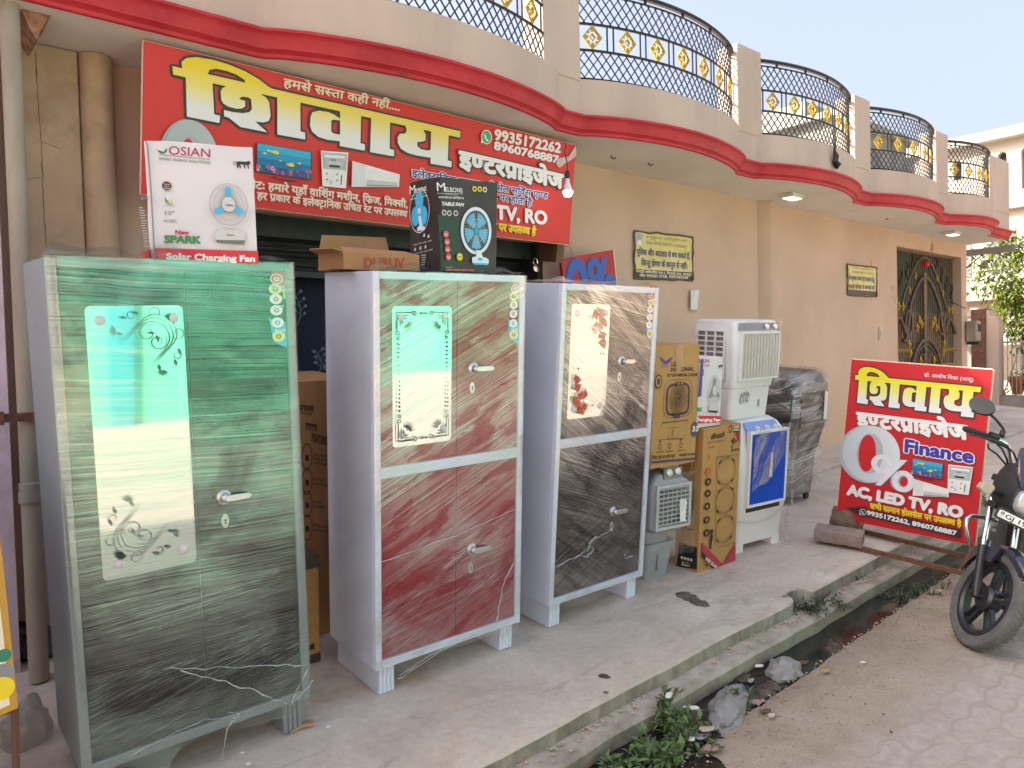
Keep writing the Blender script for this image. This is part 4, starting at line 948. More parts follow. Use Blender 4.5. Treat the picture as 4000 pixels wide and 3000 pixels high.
# ================================================================== the big shop sign
# plane tilted forward, hung just behind the molding
SB = onY((1003, 811), 4.33); st = rad(10.2)
TS = Matrix.Translation((1.2, 4.33, 2.772)) @ Matrix.Rotation(st, 4, 'X')
sg = thing('shop_sign', 'large red shop signboard with yellow Hindi lettering hung under the balcony', 'signboard', TS)
cs_ = [hit(TS, q, 1, 0) for q in ((563.5, 158), (2250, 567), (2223.5, 956), (1003, 811))]
TL, TR, BR, BM = cs_
sx0 = TL.x; bz = min(BR.z, BM.z)
BL = Vector((sx0 - .005, 0, BM.z + (BM.z - BR.z) * (BM.x - sx0) / (BR.x - BM.x)))
mb = MB(); mb.prism([TL, TR, BR, BL], (0, .05, 0)); mb.build('board', [RED], sg)
mb = MB(); e = .006
for a, b_ in ((TL, TR), (TR, BR), (BR, BL), (BL, TL)):
    mb.tube([a + Vector((0, .02, 0)), b_ + Vector((0, .02, 0))], .008, 4)
mb.build('edge_trim', CREAM, sg)
mb = MB(); mb.box(TR.x + .02, TR.x + .10, .12, .42, -.15, TR.z - .1); mb.box(TR.x - .3, TR.x + .02, .08, .14, .02, .06); mb.build('wooden_frame', woodm, sg)
mb = MB(); mb.box(TL.x + .3, TR.x - .3, .06, .30, TL.z - .12, TL.z - .05); mb.build('bracket', rust, sg)
# the big name, traced as outlines in units of the bar: u along the bar, v down from its top edge
NAME = [[(85,170),(1960,350),(1948,430),(82,240)], [(140,240),(268,255),(248,535),(278,540),(268,607),(110,585)],
 [(130,180),(133,120),(160,80),(210,55),(290,52),(370,68),(450,100),(520,150),(570,205),(605,228),(445,212),(440,180),(400,145),(350,128),(300,125),(265,145),(250,190)],
 [(340,262),(520,280),(520,345),(458,350),(445,335),(410,338),(393,365),(425,372),(420,425),(400,448),(370,456),(330,448),(305,425),(298,395),(302,320),(315,288)],
 [(505,278),(545,310),(560,350),(556,480),(540,530),(510,550),(462,553),(522,640),(376,620),(322,548),(298,540),(303,484),(350,492),(400,490),(438,472),(455,440),(460,345),(480,290)],
 [(612,285),(748,300),(722,592),(750,598),(744,668),(578,650),(600,420)], [(1000,325),(1145,342),(1115,640),(1147,646),(1140,716),(966,695),(980,560)],
 [(998,415),(955,375),(920,360),(860,360),(815,385),(800,430),(787,520),(795,580),(830,625),(890,645),(977,645),(979,577),(935,573),(922,555),(932,440),(950,428),(996,430)],
 [(1218,345),(1358,362),(1330,665),(1365,672),(1358,745),(1178,725)], [(1690,395),(1845,410),(1815,725),(1850,733),(1843,805),(1657,785),(1668,640)],
 [(1475,374),(1620,390),(1640,450),(1632,520),(1600,540),(1562,548),(1558,600),(1590,628),(1640,635),(1672,620),(1668,716),(1540,706),(1470,688),(1420,650),(1400,585),(1405,520),(1425,482),(1470,470),(1485,425)]]
TSTAND = M4(((1, 0, 0), (0, 1, 0), (0, 0, 1)), (5.85, 2.936, .534)) @ Matrix.Rotation(rad(-81.924), 4, 'Z') @ Matrix.Rotation(rad(5.387), 4, 'Y') @ Matrix.Rotation(rad(-1.56), 4, 'X')
def a2full(p): return (3320 + p[0] * .26221, 1420 + p[1] * .26221)
def name_uv(T):
    q = lambda p: (lambda h: Vector((h.x, h.z)))(hit(T, a2full(p), 1, 0))
    o, r, b_ = q((85, 170)), q((1960, 350)), q((110, 585)); U = r - o; Vv = b_ - o
    det = U.x * Vv.y - U.y * Vv.x
    out = []
    for poly in NAME:
        R = []
        for p in poly:
            d = q(p) - o; R.append(((d.x * Vv.y - d.y * Vv.x) / det, (U.x * d.y - U.y * d.x) / det))
        out.append(R)
    return out
NUV = name_uv(TSTAND)
def big_name(F, o, U, Vv, fill, r, skip=0):
    polys = [[o + U * u + Vv * v for u, v in P] for P in NUV]
    for P in polys:
        for k in range(12):
            a = 2 * pi * k / 12; F.poly([(p.x + r * cos(a), p.y + r * sin(a)) for p in P], DK, False); F.lay -= .6
    F.lay += 8
    for P in polys: F.poly([(p.x, p.y) for p in P], fill, False)
F = Face(TS, 1, 0)
o, rr_, bb = F.px((671, 259)), F.px((1796, 513)), F.px((728, 456))
gy0 = (o + (bb - o)).y
fillg = gradient_ink('name_gradient_sign', 2, gy0 + .06, o.y + .02, (.78, .78, .76), (.80, .62, .02), (.80, .70, .20))
big_name(F, o, rr_ - o, bb - o, fillg, .014)
F.text('हमसे सस्ता कही नहीं....', (1104, 338), (1556, 433), (1107, 308), CREAM, .03)
F.text('9935172262', (1928, 545), (2184, 597), (1931, 506), WHITE, .045); F.text('8960768887', (1927, 583), (2176, 638), (1929, 553), WHITE, .045)
F.text('इण्टरप्राइजेज', (1791, 650), (2193, 736), (1792, 592), WHITE, .055, (DK, .055))
F.text('इलेक्ट्रानिक सामान की सेल सर्विस एण्ड', (1604, 689), (2134, 777), (1606, 664), NAVY, .03, (WHITE, .06)); F.text('रेट पर होती है', (1905, 776), (2073, 804), (1906, 752), NAVY, .03, (WHITE, .06))
F.text('AC, LED TV, RO', (1650, 820), (2130, 876), (1648, 765), WHITE, .05)
F.text('सभी सामान होलसेल पर उपलब्ध है', (1690, 866), (2087, 919), (1692, 838), YEL, .05)
F.text('नोटः हमारे यहाँ वाशिंग मशीन, फ्रिज, मिक्सी, प्रेस', (958, 732), (1640, 818), (958, 704), CREAM, .035)
F.text('हर प्रकार के इलेक्ट्रानिक उचित रेट पर उपलब्ध है', (1000, 777), (1610, 851), (1001, 751), CREAM, .035)
def phone_icon(F, c, r, m=None):
    F.disc(c, r * 1.15, WHITE); F.disc(c, r, m or ink('app_green', (.05, .40, .14))); p = F.px(c)
    F.line([(p.x - r * .45 + r * .9 * t, p.y + r * .42 - r * .9 * t + -r * .32 * sin(pi * t)) for t in [j / 8 for j in range(9)]], r * .3, WHITE, False)
    F.poly([(p.x - r, p.y - r * .55), (p.x - r * 1.1, p.y - r * 1.15), (p.x - r * .5, p.y - r)], WHITE, False)
phone_icon(F, (1895, 536), .042)
lo = gradient_ink('zero_grey', 0, .2, 1.0, (.42, .48, .47), (.66, .69, .66))
def bigzero(F, c, rx, ry, hx, hy, face, depth, px=True):
    p = F.px(c); F.disc((p.x - rx * .10, p.y - ry * .03), rx, depth, ry, px=False, n=40); F.ring((p.x, p.y), rx * .97, hx, face, ry * .97, hy, px=False, n=40)
    F.disc((p.x - hx * .18, p.y), hx * 1.0, ink('zero_inner', (.42, .44, .45)), hy, px=False, n=30); F.disc((p.x - hx * .3, p.y), hx * .72, face_red[0], hy * .93, px=False, n=30)
face_red = [RED]
bigzero(F, (744, 640), .155, .235, .062, .14, lo, ink('zero_side', (.36, .40, .40)))
def tv(F, TLq, TRq, BRq, BLq, base):
    F.poly([TLq, TRq, BRq, BLq], BLACK); P = [F.px(q) for q in (TLq, TRq, BRq, BLq)]; c = sum(P, Vector((0, 0))) / 4; P = [c + (p - c) * .965 for p in P]
    def X(u, v): return tuple((P[3] * (1 - u) + P[2] * u) * (1 - v) + (P[0] * (1 - u) + P[1] * u) * v)
    bl = [(.01, .09, .22), (.01, .17, .36), (.02, .30, .52), (.03, .42, .62)]
    for k in range(4): F.poly([X(0, k * .25), X(1, k * .25), X(1, k * .25 + .25), X(0, k * .25 + .25)], ink('sea%d' % k, bl[k]), False)
    hgt = (P[0] - P[3]).length
    random.seed(5)
    for k in range(26):
        u = random.random(); v = .04 + .30 * random.random() * (abs(u - .45) + .35); F.disc(X(u, v), hgt * random.uniform(.05, .10), (ink('coral_pink', (.55, .08, .30)), ink('coral_violet', (.20, .05, .32)), ink('coral_pale', (.62, .35, .45)), ink('coral_green', (.04, .20, .16)))[k % 4], px=False, n=9)
    for u, v, s in ((.33, .78, .10), (.62, .42, .10), (.13, .68, .05), (.20, .80, .04), (.78, .52, .05), (.42, .50, .03)):
        p = X(u, v); F.disc(p, hgt * s * 1.35, YEL if s > .045 else CREAM, hgt * s * .75, px=False, n=12); F.poly([(p[0] - hgt * s * 1.1, p[1]), (p[0] - hgt * s * 1.9, p[1] + hgt * s * .6), (p[0] - hgt * s * 1.9, p[1] - hgt * s * .6)], YEL, False)
    F.poly(base, BLACK)
def purifier(F, TLq, TRq, BRq, BLq):
    P = [F.px(q) for q in (TLq, TRq, BRq, BLq)]
    def X(u, v): return tuple((P[3] * (1 - u) + P[2] * u) * (1 - v) + (P[0] * (1 - u) + P[1] * u) * v)
    F.poly([TLq, TRq, BRq, BLq], WHITE); F.poly([X(.04, .5), X(.96, .5), X(.96, .96), X(.04, .96)], ink('tank_grey', (.42, .47, .46)), False)
    for u0, u1, v0, v1, m in ((.12, .88, .82, .9, WHITE), (.2, .8, .64, .72, LGREY), (.3, .7, .56, .62, BLACK), (.35, .55, .74, .79, GREY), (.76, .80, .08, .36, BLACK)): F.poly([X(u0, v0), X(u1, v0), X(u1, v1), X(u0, v1)], m, False)
    s = (P[0] - P[3]).length
    for u, v in ((.2, .37), (.6, .37), (.2, .2), (.6, .2)): F.disc(X(u, v), s * .03, GREY, px=False, n=10)
    F.poly([X(.3, .08), X(.42, .08), X(.40, .2), X(.32, .2)], LGREY, False)
def split_ac(F, P4):
    P = [F.px(q) for q in P4]
    def X(u, v): return tuple((P[3] * (1 - u) + P[2] * u) * (1 - v) + (P[0] * (1 - u) + P[1] * u) * v)
    F.poly(P4, WHITE); F.poly([X(0, 0), X(.28, 0), X(.28, .98), X(0, .98)], ink('ac_end', (.70, .72, .71)), False); F.poly([X(.3, .03), X(.97, .03), X(.97, .34), X(.3, .34)], LGREY, False); F.poly([X(.3, .03), X(.95, .03), X(.95, .10), X(.3, .10)], GREY, False)
tv(F, (997, 557), (1213, 594), (1211, 704), (996, 670), [(1046, 693), (1075, 690), (1075, 697), (1140, 706), (1163, 712), (1120, 710)])
purifier(F, (1247, 589), (1354, 597), (1345, 736), (1253, 727)); split_ac(F, [(1369, 629), (1554, 682), (1551, 730), (1366, 730)])
F.build('lettering', sg)
# bulb on its flex, taped to the sign
tb = onY((2217, 700), 4.02); blb = thing('light_bulb', 'lit white bulb hanging on a black flex at the right end of the big sign', 'bulb', Matrix.Translation((tb.x, tb.y, 0)))
zz_ = lambda q: onY(q, 4.02).z
mb = MB(); mb.lathe([(.004, zz_((2217, 700)) + .0), (.017, zz_((2217, 697))), (.019, zz_((2217, 675))), (.012, zz_((2217, 668)))], 12); mb.build('socket', BLACK, blb)
mb = MB(); z0, z1 = zz_((2217, 770)), zz_((2217, 697)); h = z1 - z0
mb.lathe([(.014, z1), (.017, z1 - h * .22), (.027, z1 - h * .45), (.036, z1 - h * .66), (.0365, z1 - h * .68)], 18); mb.build('bulb_body', mat('bulb_white', (.8, .8, .8), .4, var=0), blb, smooth=True)
mb = MB(); mb.lathe([(.0365, z1 - h * .68), (.035, z1 - h * .8), (.025, z1 - h * .94), (.0, z0)], 18); mb.build('diffuser', mat('bulb_glow', (.9, .9, .9), .4, var=0, emis=((1, .97, .93), 6)), blb, smooth=True)
mb = MB(); pts = [onY(q, 4.03) - Vector((tb.x, tb.y, 0)) for q in ((2205, 556), (2212, 570), (2203, 588), (2210, 610), (2216, 640), (2215, 660), (2218, 672))]; mb.tube(pts, .0045, 5); mb.build('flex', BLACK, blb)
F = Face(TS, 1, -.012)
tape = bpy.data.materials.new('sticky_tape'); tape.use_nodes = True; q_ = tape.node_tree.nodes['Principled BSDF']; q_.inputs['Base Color'].default_value = (.75, .62, .58, 1); q_.inputs['Alpha'].default_value = .62; q_.inputs['Roughness'].default_value = .3
mb = MB(); P = [hit(TS, q, 1, -.012) for q in ((2172, 640), (2180, 618), (2222, 612), (2249, 568), (2252, 605), (2235, 622), (2205, 640), (2186, 656))]; mb.prism(P, (0, .004, 0)); o = mb.build('tape', tape, None); o.matrix_world = TS; tag(o, 'strip of clear sticky tape holding the bulb flex on the red sign', 'tape')

# ================================================================== other signs
def board(name, label, q4, Yp, depth, mats, cat='sign', T=None):
    P = [onY(q, Yp) for q in q4]; c = P[3]
    T = Matrix.Translation((c.x, Yp, c.z)); t = thing(name, label, cat, T)
    L_ = [hit(T, q, 1, 0) for q in q4]; mb = MB(); mb.prism(L_, (0, depth, 0)); mb.build('board', mats, t); return t, T, L_
yb = mat('notice_yellow', (.66, .58, .19), .5, var=.1, vs=6, stain=(.68, .63, .36), sscale=3)
def notice(q4, label, lines, band, fr):
    t, T, L_ = board('notice_board', label, q4, YW - .012, .009, [yb]); F = Face(T, 1, 0)
    F.poly(band, BLACK)
    for s, a, b_, c, m, bo in lines: F.text(s, a, b_, c, m, bo)
    F.build('lettering', t)
    mb = MB()
    for k in range(4):
        a, b_ = L_[k], L_[(k + 1) % 4]; n = 8; mb.tube([a.lerp(b_, j / n) + Vector((0, -.004, 0)) + RV() * .004 for j in range(n + 1)], .010, 5)
    mb.build('frame', mat('frame_stick', (.13, .09, .06), .9, var=.3), t); return t, T
TAN = ink('faded_tan', (.33, .27, .10)); NAV2 = ink('notice_navy', (.06, .045, .16))
t, T = notice([(2476, 903), (2704, 925), (2705, 1094), (2478, 1086)], 'yellow Hindi notice board with black footer on the wall right of the small red sign',
  [('ॐ भूर्भुवःस्वः तत्सवितुर्वरेण्यं भर्गो', (2523, 931), (2681, 947), (2523, 921), TAN, .01), ('देवस्य धीमहि धियो यो नः प्रचोदयात्।', (2523, 953), (2682, 970), (2523, 943), TAN, .01), ('पुलिस और अदालत से बच सकते हैं,', (2487, 994), (2694, 1012), (2487, 974), NAV2, .03), ('किन्तु ईश्वर के कानून से नहीं।', (2504, 1037), (2683, 1050), (2505, 1017), NAV2, .03),
   ('गायत्री शक्तिपीठ एच-2, किदवई नगर, कानपुर', (2484, 1064), (2698, 1078), (2484, 1055), CREAM, .02), ('मो0 9005813768, 9307583568', (2497, 1081), (2686, 1089), (2497, 1071), CREAM, .02)], [(2480, 1051), (2701, 1064), (2703, 1093), (2479, 1085)], 1)
F = Face(T, 1, -.002); F.poly([(2484, 909), (2510, 911), (2510, 959), (2483, 957)], ink('picture_blue', (.34, .45, .46))); F.disc((2497, 926), .022, ink('picture_skin', (.45, .36, .28))); F.poly([(2487, 957), (2490, 938), (2504, 938), (2508, 958)], CREAM); F.build('printed_picture', t)
notice([(3309, 1032), (3424, 1046), (3423, 1158), (3311, 1153)], 'small faded yellow notice board hung left of the ornate gate',
  [('ॐ भूर्भुवःस्वः तत्सवितुर्वरेण्यं भर्गो', (3328, 1047), (3412, 1058), (3328, 1041), TAN, .01), ('देवस्य धीमहि धियो यो नः प्रचोदयात्।', (3328, 1065), (3414, 1073), (3328, 1059), TAN, .01), ('निःशुल्क यज्ञ एवं संस्कार हेतु', (3315, 1092), (3416, 1102), (3315, 1077), NAV2, .03), ('गायत्री परिवार से सम्पर्क करें', (3313, 1126), (3417, 1132), (3313, 1112), NAV2, .03)], [(3312, 1130), (3421, 1139), (3422, 1156), (3312, 1151)], 1)
rs, T, L_ = board('small_sign', 'dark red zero percent sign with blue digits peeking over the black door wardrobe', [(2192, 1011), (2395, 975), (2412, 1140), (2206, 1140)], YW - .22, .03, [ink('deep_red', (.40, .01, .015))])
mb = MB(); mb.tube([L_[1] + Vector((.008, .015, 0)), L_[2] + Vector((.008, .015, 0))], .012, 4); mb.build('edge_trim', CREAM, rs)
F = Face(T, 1, 0); BL1, BL2 = ink('digit_blue', (.02, .10, .42)), ink('digit_dark_blue', (.01, .03, .14))
for dx, mm in ((-9, BL2), (0, BL1)):
    F.ring((2257 + dx, 1102), .125, .052, mm, .20, .10); F.ring((2323 + dx, 1056), .088, .030, mm, .105, .042); F.poly([(2350 + dx, 1008), (2371 + dx, 1004), (2353 + dx, 1135), (2336 + dx, 1135)], mm); F.ring((2384 + dx, 1112), .075, .028, mm, .095, .04)
F.build('lettering', rs)
pp = thing('paper_slip', 'small curled white paper stuck on the wall above the yellow cooler carton', 'paper', Matrix.Translation(onY((2700, 1178), YW - .01)))
mb = MB(); R = []
for k in range(7): a = onY((2692 + k * 6, 1134), YW - .01) - pp.location; R.append([(a.x, -.02 - .02 * sin(k * .6), a.z), (a.x - .012, -.012 - .03 * sin(k * .6 + .3), a.z - .20)])
mb.grid(R); mb.build('sheet', mat('paper', (.72, .72, .66), .8, var=.08), pp); F = Face(pp.matrix_world, 1, -.05)
# ceiling lamps under the balcony
lampm = mat('lamp_lens', (.85, .80, .66), .5, var=0, emis=((1, .93, .75), .5)); lampb = mat('lamp_body', (.62, .60, .52), .5)
for q4, lb in (([(3052, 770), (3138, 766), (3128, 783), (3060, 786)], 'white square lamp under the balcony near the middle'), ([(3697, 917), (3747, 912), (3743, 920), (3700, 925)], 'white square lamp under the balcony near the gate')):
    P = [onZ(q, ZS - .05) for q in q4]; c = sum(P, Vector((0, 0, 0))) / 4
    t = thing('ceiling_lamp', lb, 'lamp', Matrix.Translation((c.x, c.y, ZS)), 'lamps under the balcony'); hx, hy = .12, .075
    mb = MB(); mb.box(-hx, hx, -hy, hy, -.045, -.002); mb.build('body', lampb, t, bevel=.006); mb = MB(); mb.box(-hx + .02, hx - .02, -hy + .02, hy - .02, -.055, -.0455); mb.build('lens', lampm, t)
# cable gland on the parapet and the padlock on the shutter rail
t = thing('cable_hook', 'dark cable bundle dripping down the front of the balcony parapet', 'cable', Matrix.Translation(onY((3268, 600), 3.84)))
mb = MB(); Q = [onY(q, 3.80) - t.location for q in ((3262, 545), (3260, 590), (3266, 610), (3262, 630), (3272, 645), (3268, 655))]; mb.tube(Q, [.012, .014, .03, .028, .04, .02], 7); mb.build('bundle', blackmetal, t)
t = thing('padlock', 'silver padlock hanging on the shutter rail beside the black fan carton', 'padlock', Matrix.Translation(onY((2092, 1045), YW - .05)))
mb = MB(); mb.lathe([(.0, -.016), (.036, -.015), (.04, 0), (.036, .015), (0, .016)], 18, Matrix.Rotation(pi / 2, 4, 'X')); mb.build('body', chrome, t, smooth='auto'); mb = MB(); mb.tube([(.022 * cos(a) * 1.1, 0, .03 + .045 * sin(a)) for a in [pi * k / 12 for k in range(13)]], .006, 6); mb.build('shackle', chrome, t)
# floral curtain hung inside the shop
cu = thing('curtain', 'dark navy curtain with pale flower sprigs hanging in the shop', 'curtain', Matrix.Translation((2.0, 5.02, .4)))
mb = MB(); mb.grid([[(-.75 + 2.4 * k / 40, .03 * sin(k * .9), 0), (-.75 + 2.4 * k / 40, .03 * sin(k * .9 + .2), 2.2)] for k in range(41)]); mb.build('cloth', mat('navy_cloth', (.010, .016, .035), .9, var=.2), cu, smooth=True)
F = Face(cu.matrix_world, 1, -.04); sp_ = ink('sprig', (.10, .15, .16)); random.seed(11)
for k in range(26):
    x, z = -.7 + 2.25 * random.random(), .1 + 1.95 * random.random(); a = random.uniform(1.0, 2.2); L0 = random.uniform(.12, .25)
    st_ = [(x + L0 * t * cos(a) + .03 * sin(t * 3), z + L0 * t * sin(a)) for t in [j / 8 for j in range(9)]]; F.line(st_, .006, sp_, False)
    for j in range(2, 9):
        p = st_[j]; b_ = a + (1 if j % 2 else -1) * .9; e_ = (p[0] + .05 * cos(b_), p[1] + .05 * sin(b_)); F.line([p, e_], .004, sp_, False)
        if k % 2: F.disc(e_, .012, sp_, px=False, n=8)
        else: F.poly([(e_[0] - .02, e_[1]), (e_[0], e_[1] + .014), (e_[0] + .02, e_[1]), (e_[0], e_[1] - .014)], sp_, False)
F.build('printed_sprigs', cu)
# the standing sign on its rusty frame
ss = thing('standing_sign', 'red standing sign with Hindi lettering and zero percent offer on rusty rails', 'signboard', TSTAND)
L_ = [hit(TSTAND, q, 1, 0) for q in ((3327, 1404), (3876, 1445), (3806, 2132), (3267, 2023))]
mb = MB(); mb.prism(L_, (0, .025, 0)); mb.build('board', REDS, ss)
mb = MB()
for k in range(4): mb.tube([L_[k] + Vector((0, .03, 0)), L_[(k + 1) % 4] + Vector((0, .03, 0))], .012, 4)
mb.build('frame', CREAM, ss)
Si = TSTAND.inverted()
for a, b_ in (((3216, 2116), (3735, 2246)), ((3362, 2082), (3760, 2182))):
    A, Bq = onP(a), onP(b_); A.z += .02; Bq = Vector((Bq.x, Bq.y - .05, pz(Bq.x, Bq.y) + .02))
    mb = MB(); d = (Bq - A).normalized(); mb.tube([Si @ A, Si @ Bq], .021, 4, up=Si.to_3x3() @ Vector((0, 0, 1))); mb.build('base_rail', rust, ss)
mb = MB(); 
for q0, q1 in (((3262, 2030), (3222, 2112)), ((3268, 2028), (3366, 2080))):
    A = hit(TSTAND, q0, 1, .03); Bq = Si @ (onP(q1) + Vector((0, 0, .03))); mb.tube([A, Bq], .014, 5)
A = hit(TSTAND, (3800, 2128), 1, .03); mb.tube([A, Si @ (onP((3730, 2240)) + Vector((0, -.05, .03)))], .014, 5); mb.tube([A, Si @ (onP((3756, 2178)) + Vector((0, -.05, .03)))], .014, 5)
mb.build('strut', rust, ss)
F = Face(TSTAND, 1, 0); face_red[0] = REDS
o, rr_, bb = F.px(a2full((85, 170))), F.px(a2full((1960, 350))), F.px(a2full((110, 585)))
big_name(F, o, rr_ - o, bb - o, gradient_ink('name_gradient_stand', 2, bb.y + .02, o.y - .02, (.74, .76, .79), (.74, .68, .01), (.76, .74, .22)), .011)
F.text('प्रो. आशीष मिश्रा (आशू)', (3611, 1471), (3803, 1490), (3612, 1459), PINKW := ink('pale_pink', (.80, .62, .62)), .02)
F.text('इण्टरप्राइजेज', (3352, 1659), (3781, 1716), (3349, 1612), WHITE, .055)
F.text('Finance', (3537, 1765), (3800, 1808), (3540, 1717), ink('finance_blue', (.05, .03, .33)), .045, (WHITE, .05))
bigzero(F, (3403, 1772), .215, .225, .088, .155, gradient_ink('zero_face', 0, .0, .45, (.50, .56, .60), (.70, .73, .75)), ink('zero_side2', (.40, .44, .47)))
WH2 = ink('percent_white', (.72, .74, .78)); GS = ink('percent_shade', (.35, .36, .40))
F.ring((3447, 1812), .078, .034, WH2, .072, .040); F.poly([(3526, 1795), (3548, 1798), (3445, 1897), (3424, 1893)], GS); F.poly([(3520, 1795), (3545, 1798), (3441, 1897), (3420, 1893)], WH2); F.disc((3523, 1880), .078, GS, .080); F.disc((3530, 1880), .078, WH2, .082); F.disc((3530, 1880), .036, GS, .044); F.disc((3532, 1880), .026, REDS, .038)
tv(F, (3566, 1790), (3686, 1811), (3683, 1873), (3561, 1852), [(3588, 1862), (3650, 1874), (3652, 1878), (3590, 1866)])
split_ac(F, [(3573, 1870), (3709, 1910), (3707, 1941), (3567, 1935)]); purifier(F, (3707, 1813), (3803, 1824), (3786, 1933), (3703, 1921))
F.text('AC, LED TV, RO', (3313, 1929), (3758, 2021), (3317, 1893), WHITE, .075)
F.text('सभी सामान होलसेल पर उपलब्ध है', (3402, 1984), (3758, 2056), (3402, 1965), YEL, .05)
F.poly([(3306, 1982), (3387, 1978), (3387, 1987), (3756, 2067), (3753, 2099), (3384, 2014), (3382, 2021)], BLACK)
F.text('9935172262, 8960768887', (3390, 2009), (3738, 2090), (3391, 1993), WHITE, .05); phone_icon(F, (3374, 1999), .022, ink('dark_icon', (.06, .05, .05)))
F.build('lettering', ss)
random.seed(21)
stone = mat('brown_stone', (.17, .12, .085), .95, var=.35, vs=12, bump=.7, bs=30, stain=(.10, .065, .045), sscale=5)
def rock(name, T, sx, sy, sz, m, label, cat, seed, boxy=.5, amp=.16):
    mb = MB(); R = []
    for j in range(13):
        a = -pi / 2 + pi * j / 12; row = []
        for i in range(22):
            b_ = 2 * pi * i / 22; p = Vector((cos(a) * cos(b_), cos(a) * sin(b_), sin(a))); mx_ = max(abs(p.x), abs(p.y), abs(p.z)); q = p.lerp(p / mx_, boxy); q *= 1 + amp * noise.noise(q * 1.7 + Vector((seed, 0, 0))) + amp * .4 * noise.noise(q * 5 + Vector((seed, 0, 0)))
            row.append((q.x * sx, q.y * sy, q.z * sz))
        R.append(row)
    mb.rings(R); o = mb.build(name, m, None, smooth='auto', T=T); return tag(o, label, cat)
p = onP((3305, 2092)); p2 = onP((3330, 2085))
rock('stone', Matrix.Translation((p2.x - .02, p2.y + .03, pz(p2.x, p2.y) + .11)) @ Matrix.Rotation(.3, 4, 'Z'), .17, .12, .12, stone, 'rough brown stone propping the lower left corner of the standing sign', 'stone', 1, .3)
bkT = platT(5.60, 2.80, rad(-72)) @ Matrix.Translation((0, 0, .085)) @ Matrix.Rotation(rad(6), 4, 'X')
bm_ = mat('pink_brick', (.27, .215, .185), .95, var=.25, vs=14, bump=.5, bs=40, stain=(.25, .15, .11), sscale=4)
mb = MB(); n_ = 8
R = [[(-.17 + .34 * k / n_ + .004 * nz(k, j), y + .005 * nz(k * 1.7, j * 3), z + .004 * nz(k * 2.3, j * 5)) for j, (y, z) in enumerate(((-.075, -.048), (-.078, 0), (-.075, .046), (0, .050), (.075, .046), (.078, 0), (.075, -.048), (0, -.05)))] for k in range(n_ + 1)]
mb.rings(R); tag(mb.build('brick', bm_, None, smooth='auto', T=bkT, bevel=.006), 'pinkish brick block lying on the rusty rail of the standing sign', 'brick')
# yellow poster board at the left edge
yp = thing('poster_board', 'yellow edged poster board on brown legs cut off by the left edge', 'poster', Matrix.Translation((.24, 2.75, .3)))
Lq = [hit(yp.matrix_world, q, 1, 0) for q in ((0, 2110), (44, 2500), (71, 2765))]
mb = MB(); mb.prism([(-.5, 0, Lq[0].z + .05), (Lq[0].x - .001, 0, Lq[0].z + .05), (Lq[2].x, 0, Lq[2].z), (-.5, 0, Lq[2].z - .12)], (0, .02, 0)); mb.build('board', ink('poster_yellow', (.50, .27, .03)), yp)
F = Face(yp.matrix_world, 1, 0); F.poly([(-20, 2200), (15, 2500), (38, 2752), (-40, 2790)], CREAM)
F.disc((14, 2560), .02, ink('poster_green', (.02, .20, .14))); F.disc((12, 2630), .03, GREY); F.disc((5, 2690), .035, YEL); F.build('printed_picture', yp)
mb = MB(); a = hit(yp.matrix_world, (58, 2765), 1, .03); mb.tube([a, (a.x - .01, .05, .0 - .06)], .012, 6); mb.tube([(-.45, .03, a.z), (-.45, .05, -.06)], .012, 6); mb.tube([a, (-.45, .03, a.z - .02)], .012, 6); mb.build('leg', mat('brown_leg', (.12, .05, .03), .7), yp)

# ================================================================== cartons
kraft = mat('kraft_card', (.36, .195, .085), .85, var=.10, vs=4, bump=.12, bs=25, stain=(.28, .14, .055), sscale=2.5, samt=.5)
kraftY = mat('kraft_yellow', (.43, .25, .085), .8, var=.10, vs=4, bump=.12, bs=25, stain=(.36, .19, .05), sscale=2.5, samt=.5)
whitec = mat('white_card', (.66, .64, .67), .6, var=.05, vs=4, bump=.25, bs=9)
blackc = mat('black_card', (.028, .024, .023), .45, var=.3, vs=6, bump=.2, bs=12, stain=(.06, .05, .045), sscale=8, samt=.4)
tapeb = bpy.data.materials.new('parcel_tape'); tapeb.use_nodes = True; q_ = tapeb.node_tree.nodes['Principled BSDF']; q_.inputs['Base Color'].default_value = (.55, .38, .22, 1); q_.inputs['Alpha'].default_value = .55; q_.inputs['Roughness'].default_value = .2
def carton(T, w, d, h, m, label, seed=0, dent=.006, name='carton', cat='carton', topless=False):
    t = thing(name, label, cat, T); mb = MB(); n = 6
    def P(x, y, z): return Vector((x, y, z)) + Vector((nz(x * 5 + seed, y * 5, z * 5), nz(x * 5, y * 5 + seed, z * 5 + 7), nz(x * 5 + 3, y * 5, z * 5 + seed))) * dent
    g = lambda a, b_, k: a + (b_ - a) * k / n
    def face(f): mb.grid([[f(i / n, j / n) for j in range(n + 1)] for i in range(n + 1)])
    face(lambda u, v: P(w * u, 0, h * v) * 1.0 - Vector((0, P(w * u, 0, h * v).y, 0))); face(lambda u, v: P(w * u, d, h * v)); face(lambda u, v: P(0, d * u, h * v) - Vector((P(0, d * u, h * v).x, 0, 0))); face(lambda u, v: P(w, d * u, h * v)); face(lambda u, v: P(w * u, d * v, 0))
    if not topless: face(lambda u, v: P(w * u, d * v, h))
    b = bmesh.new(); me = bpy.data.meshes.new('x'); me.from_pydata(mb.v, [], mb.f); b.from_mesh(me); bmesh.ops.remove_doubles(b, verts=b.verts, dist=.0061); mb.v = [tuple(v.co) for v in b.verts]; b.verts.index_update(); mb.f = [tuple(v.index for v in f.verts) for f in b.faces]; mb.m = [0] * len(mb.f); b.free()
    mb.build('box', m, t, bevel=.004); return t
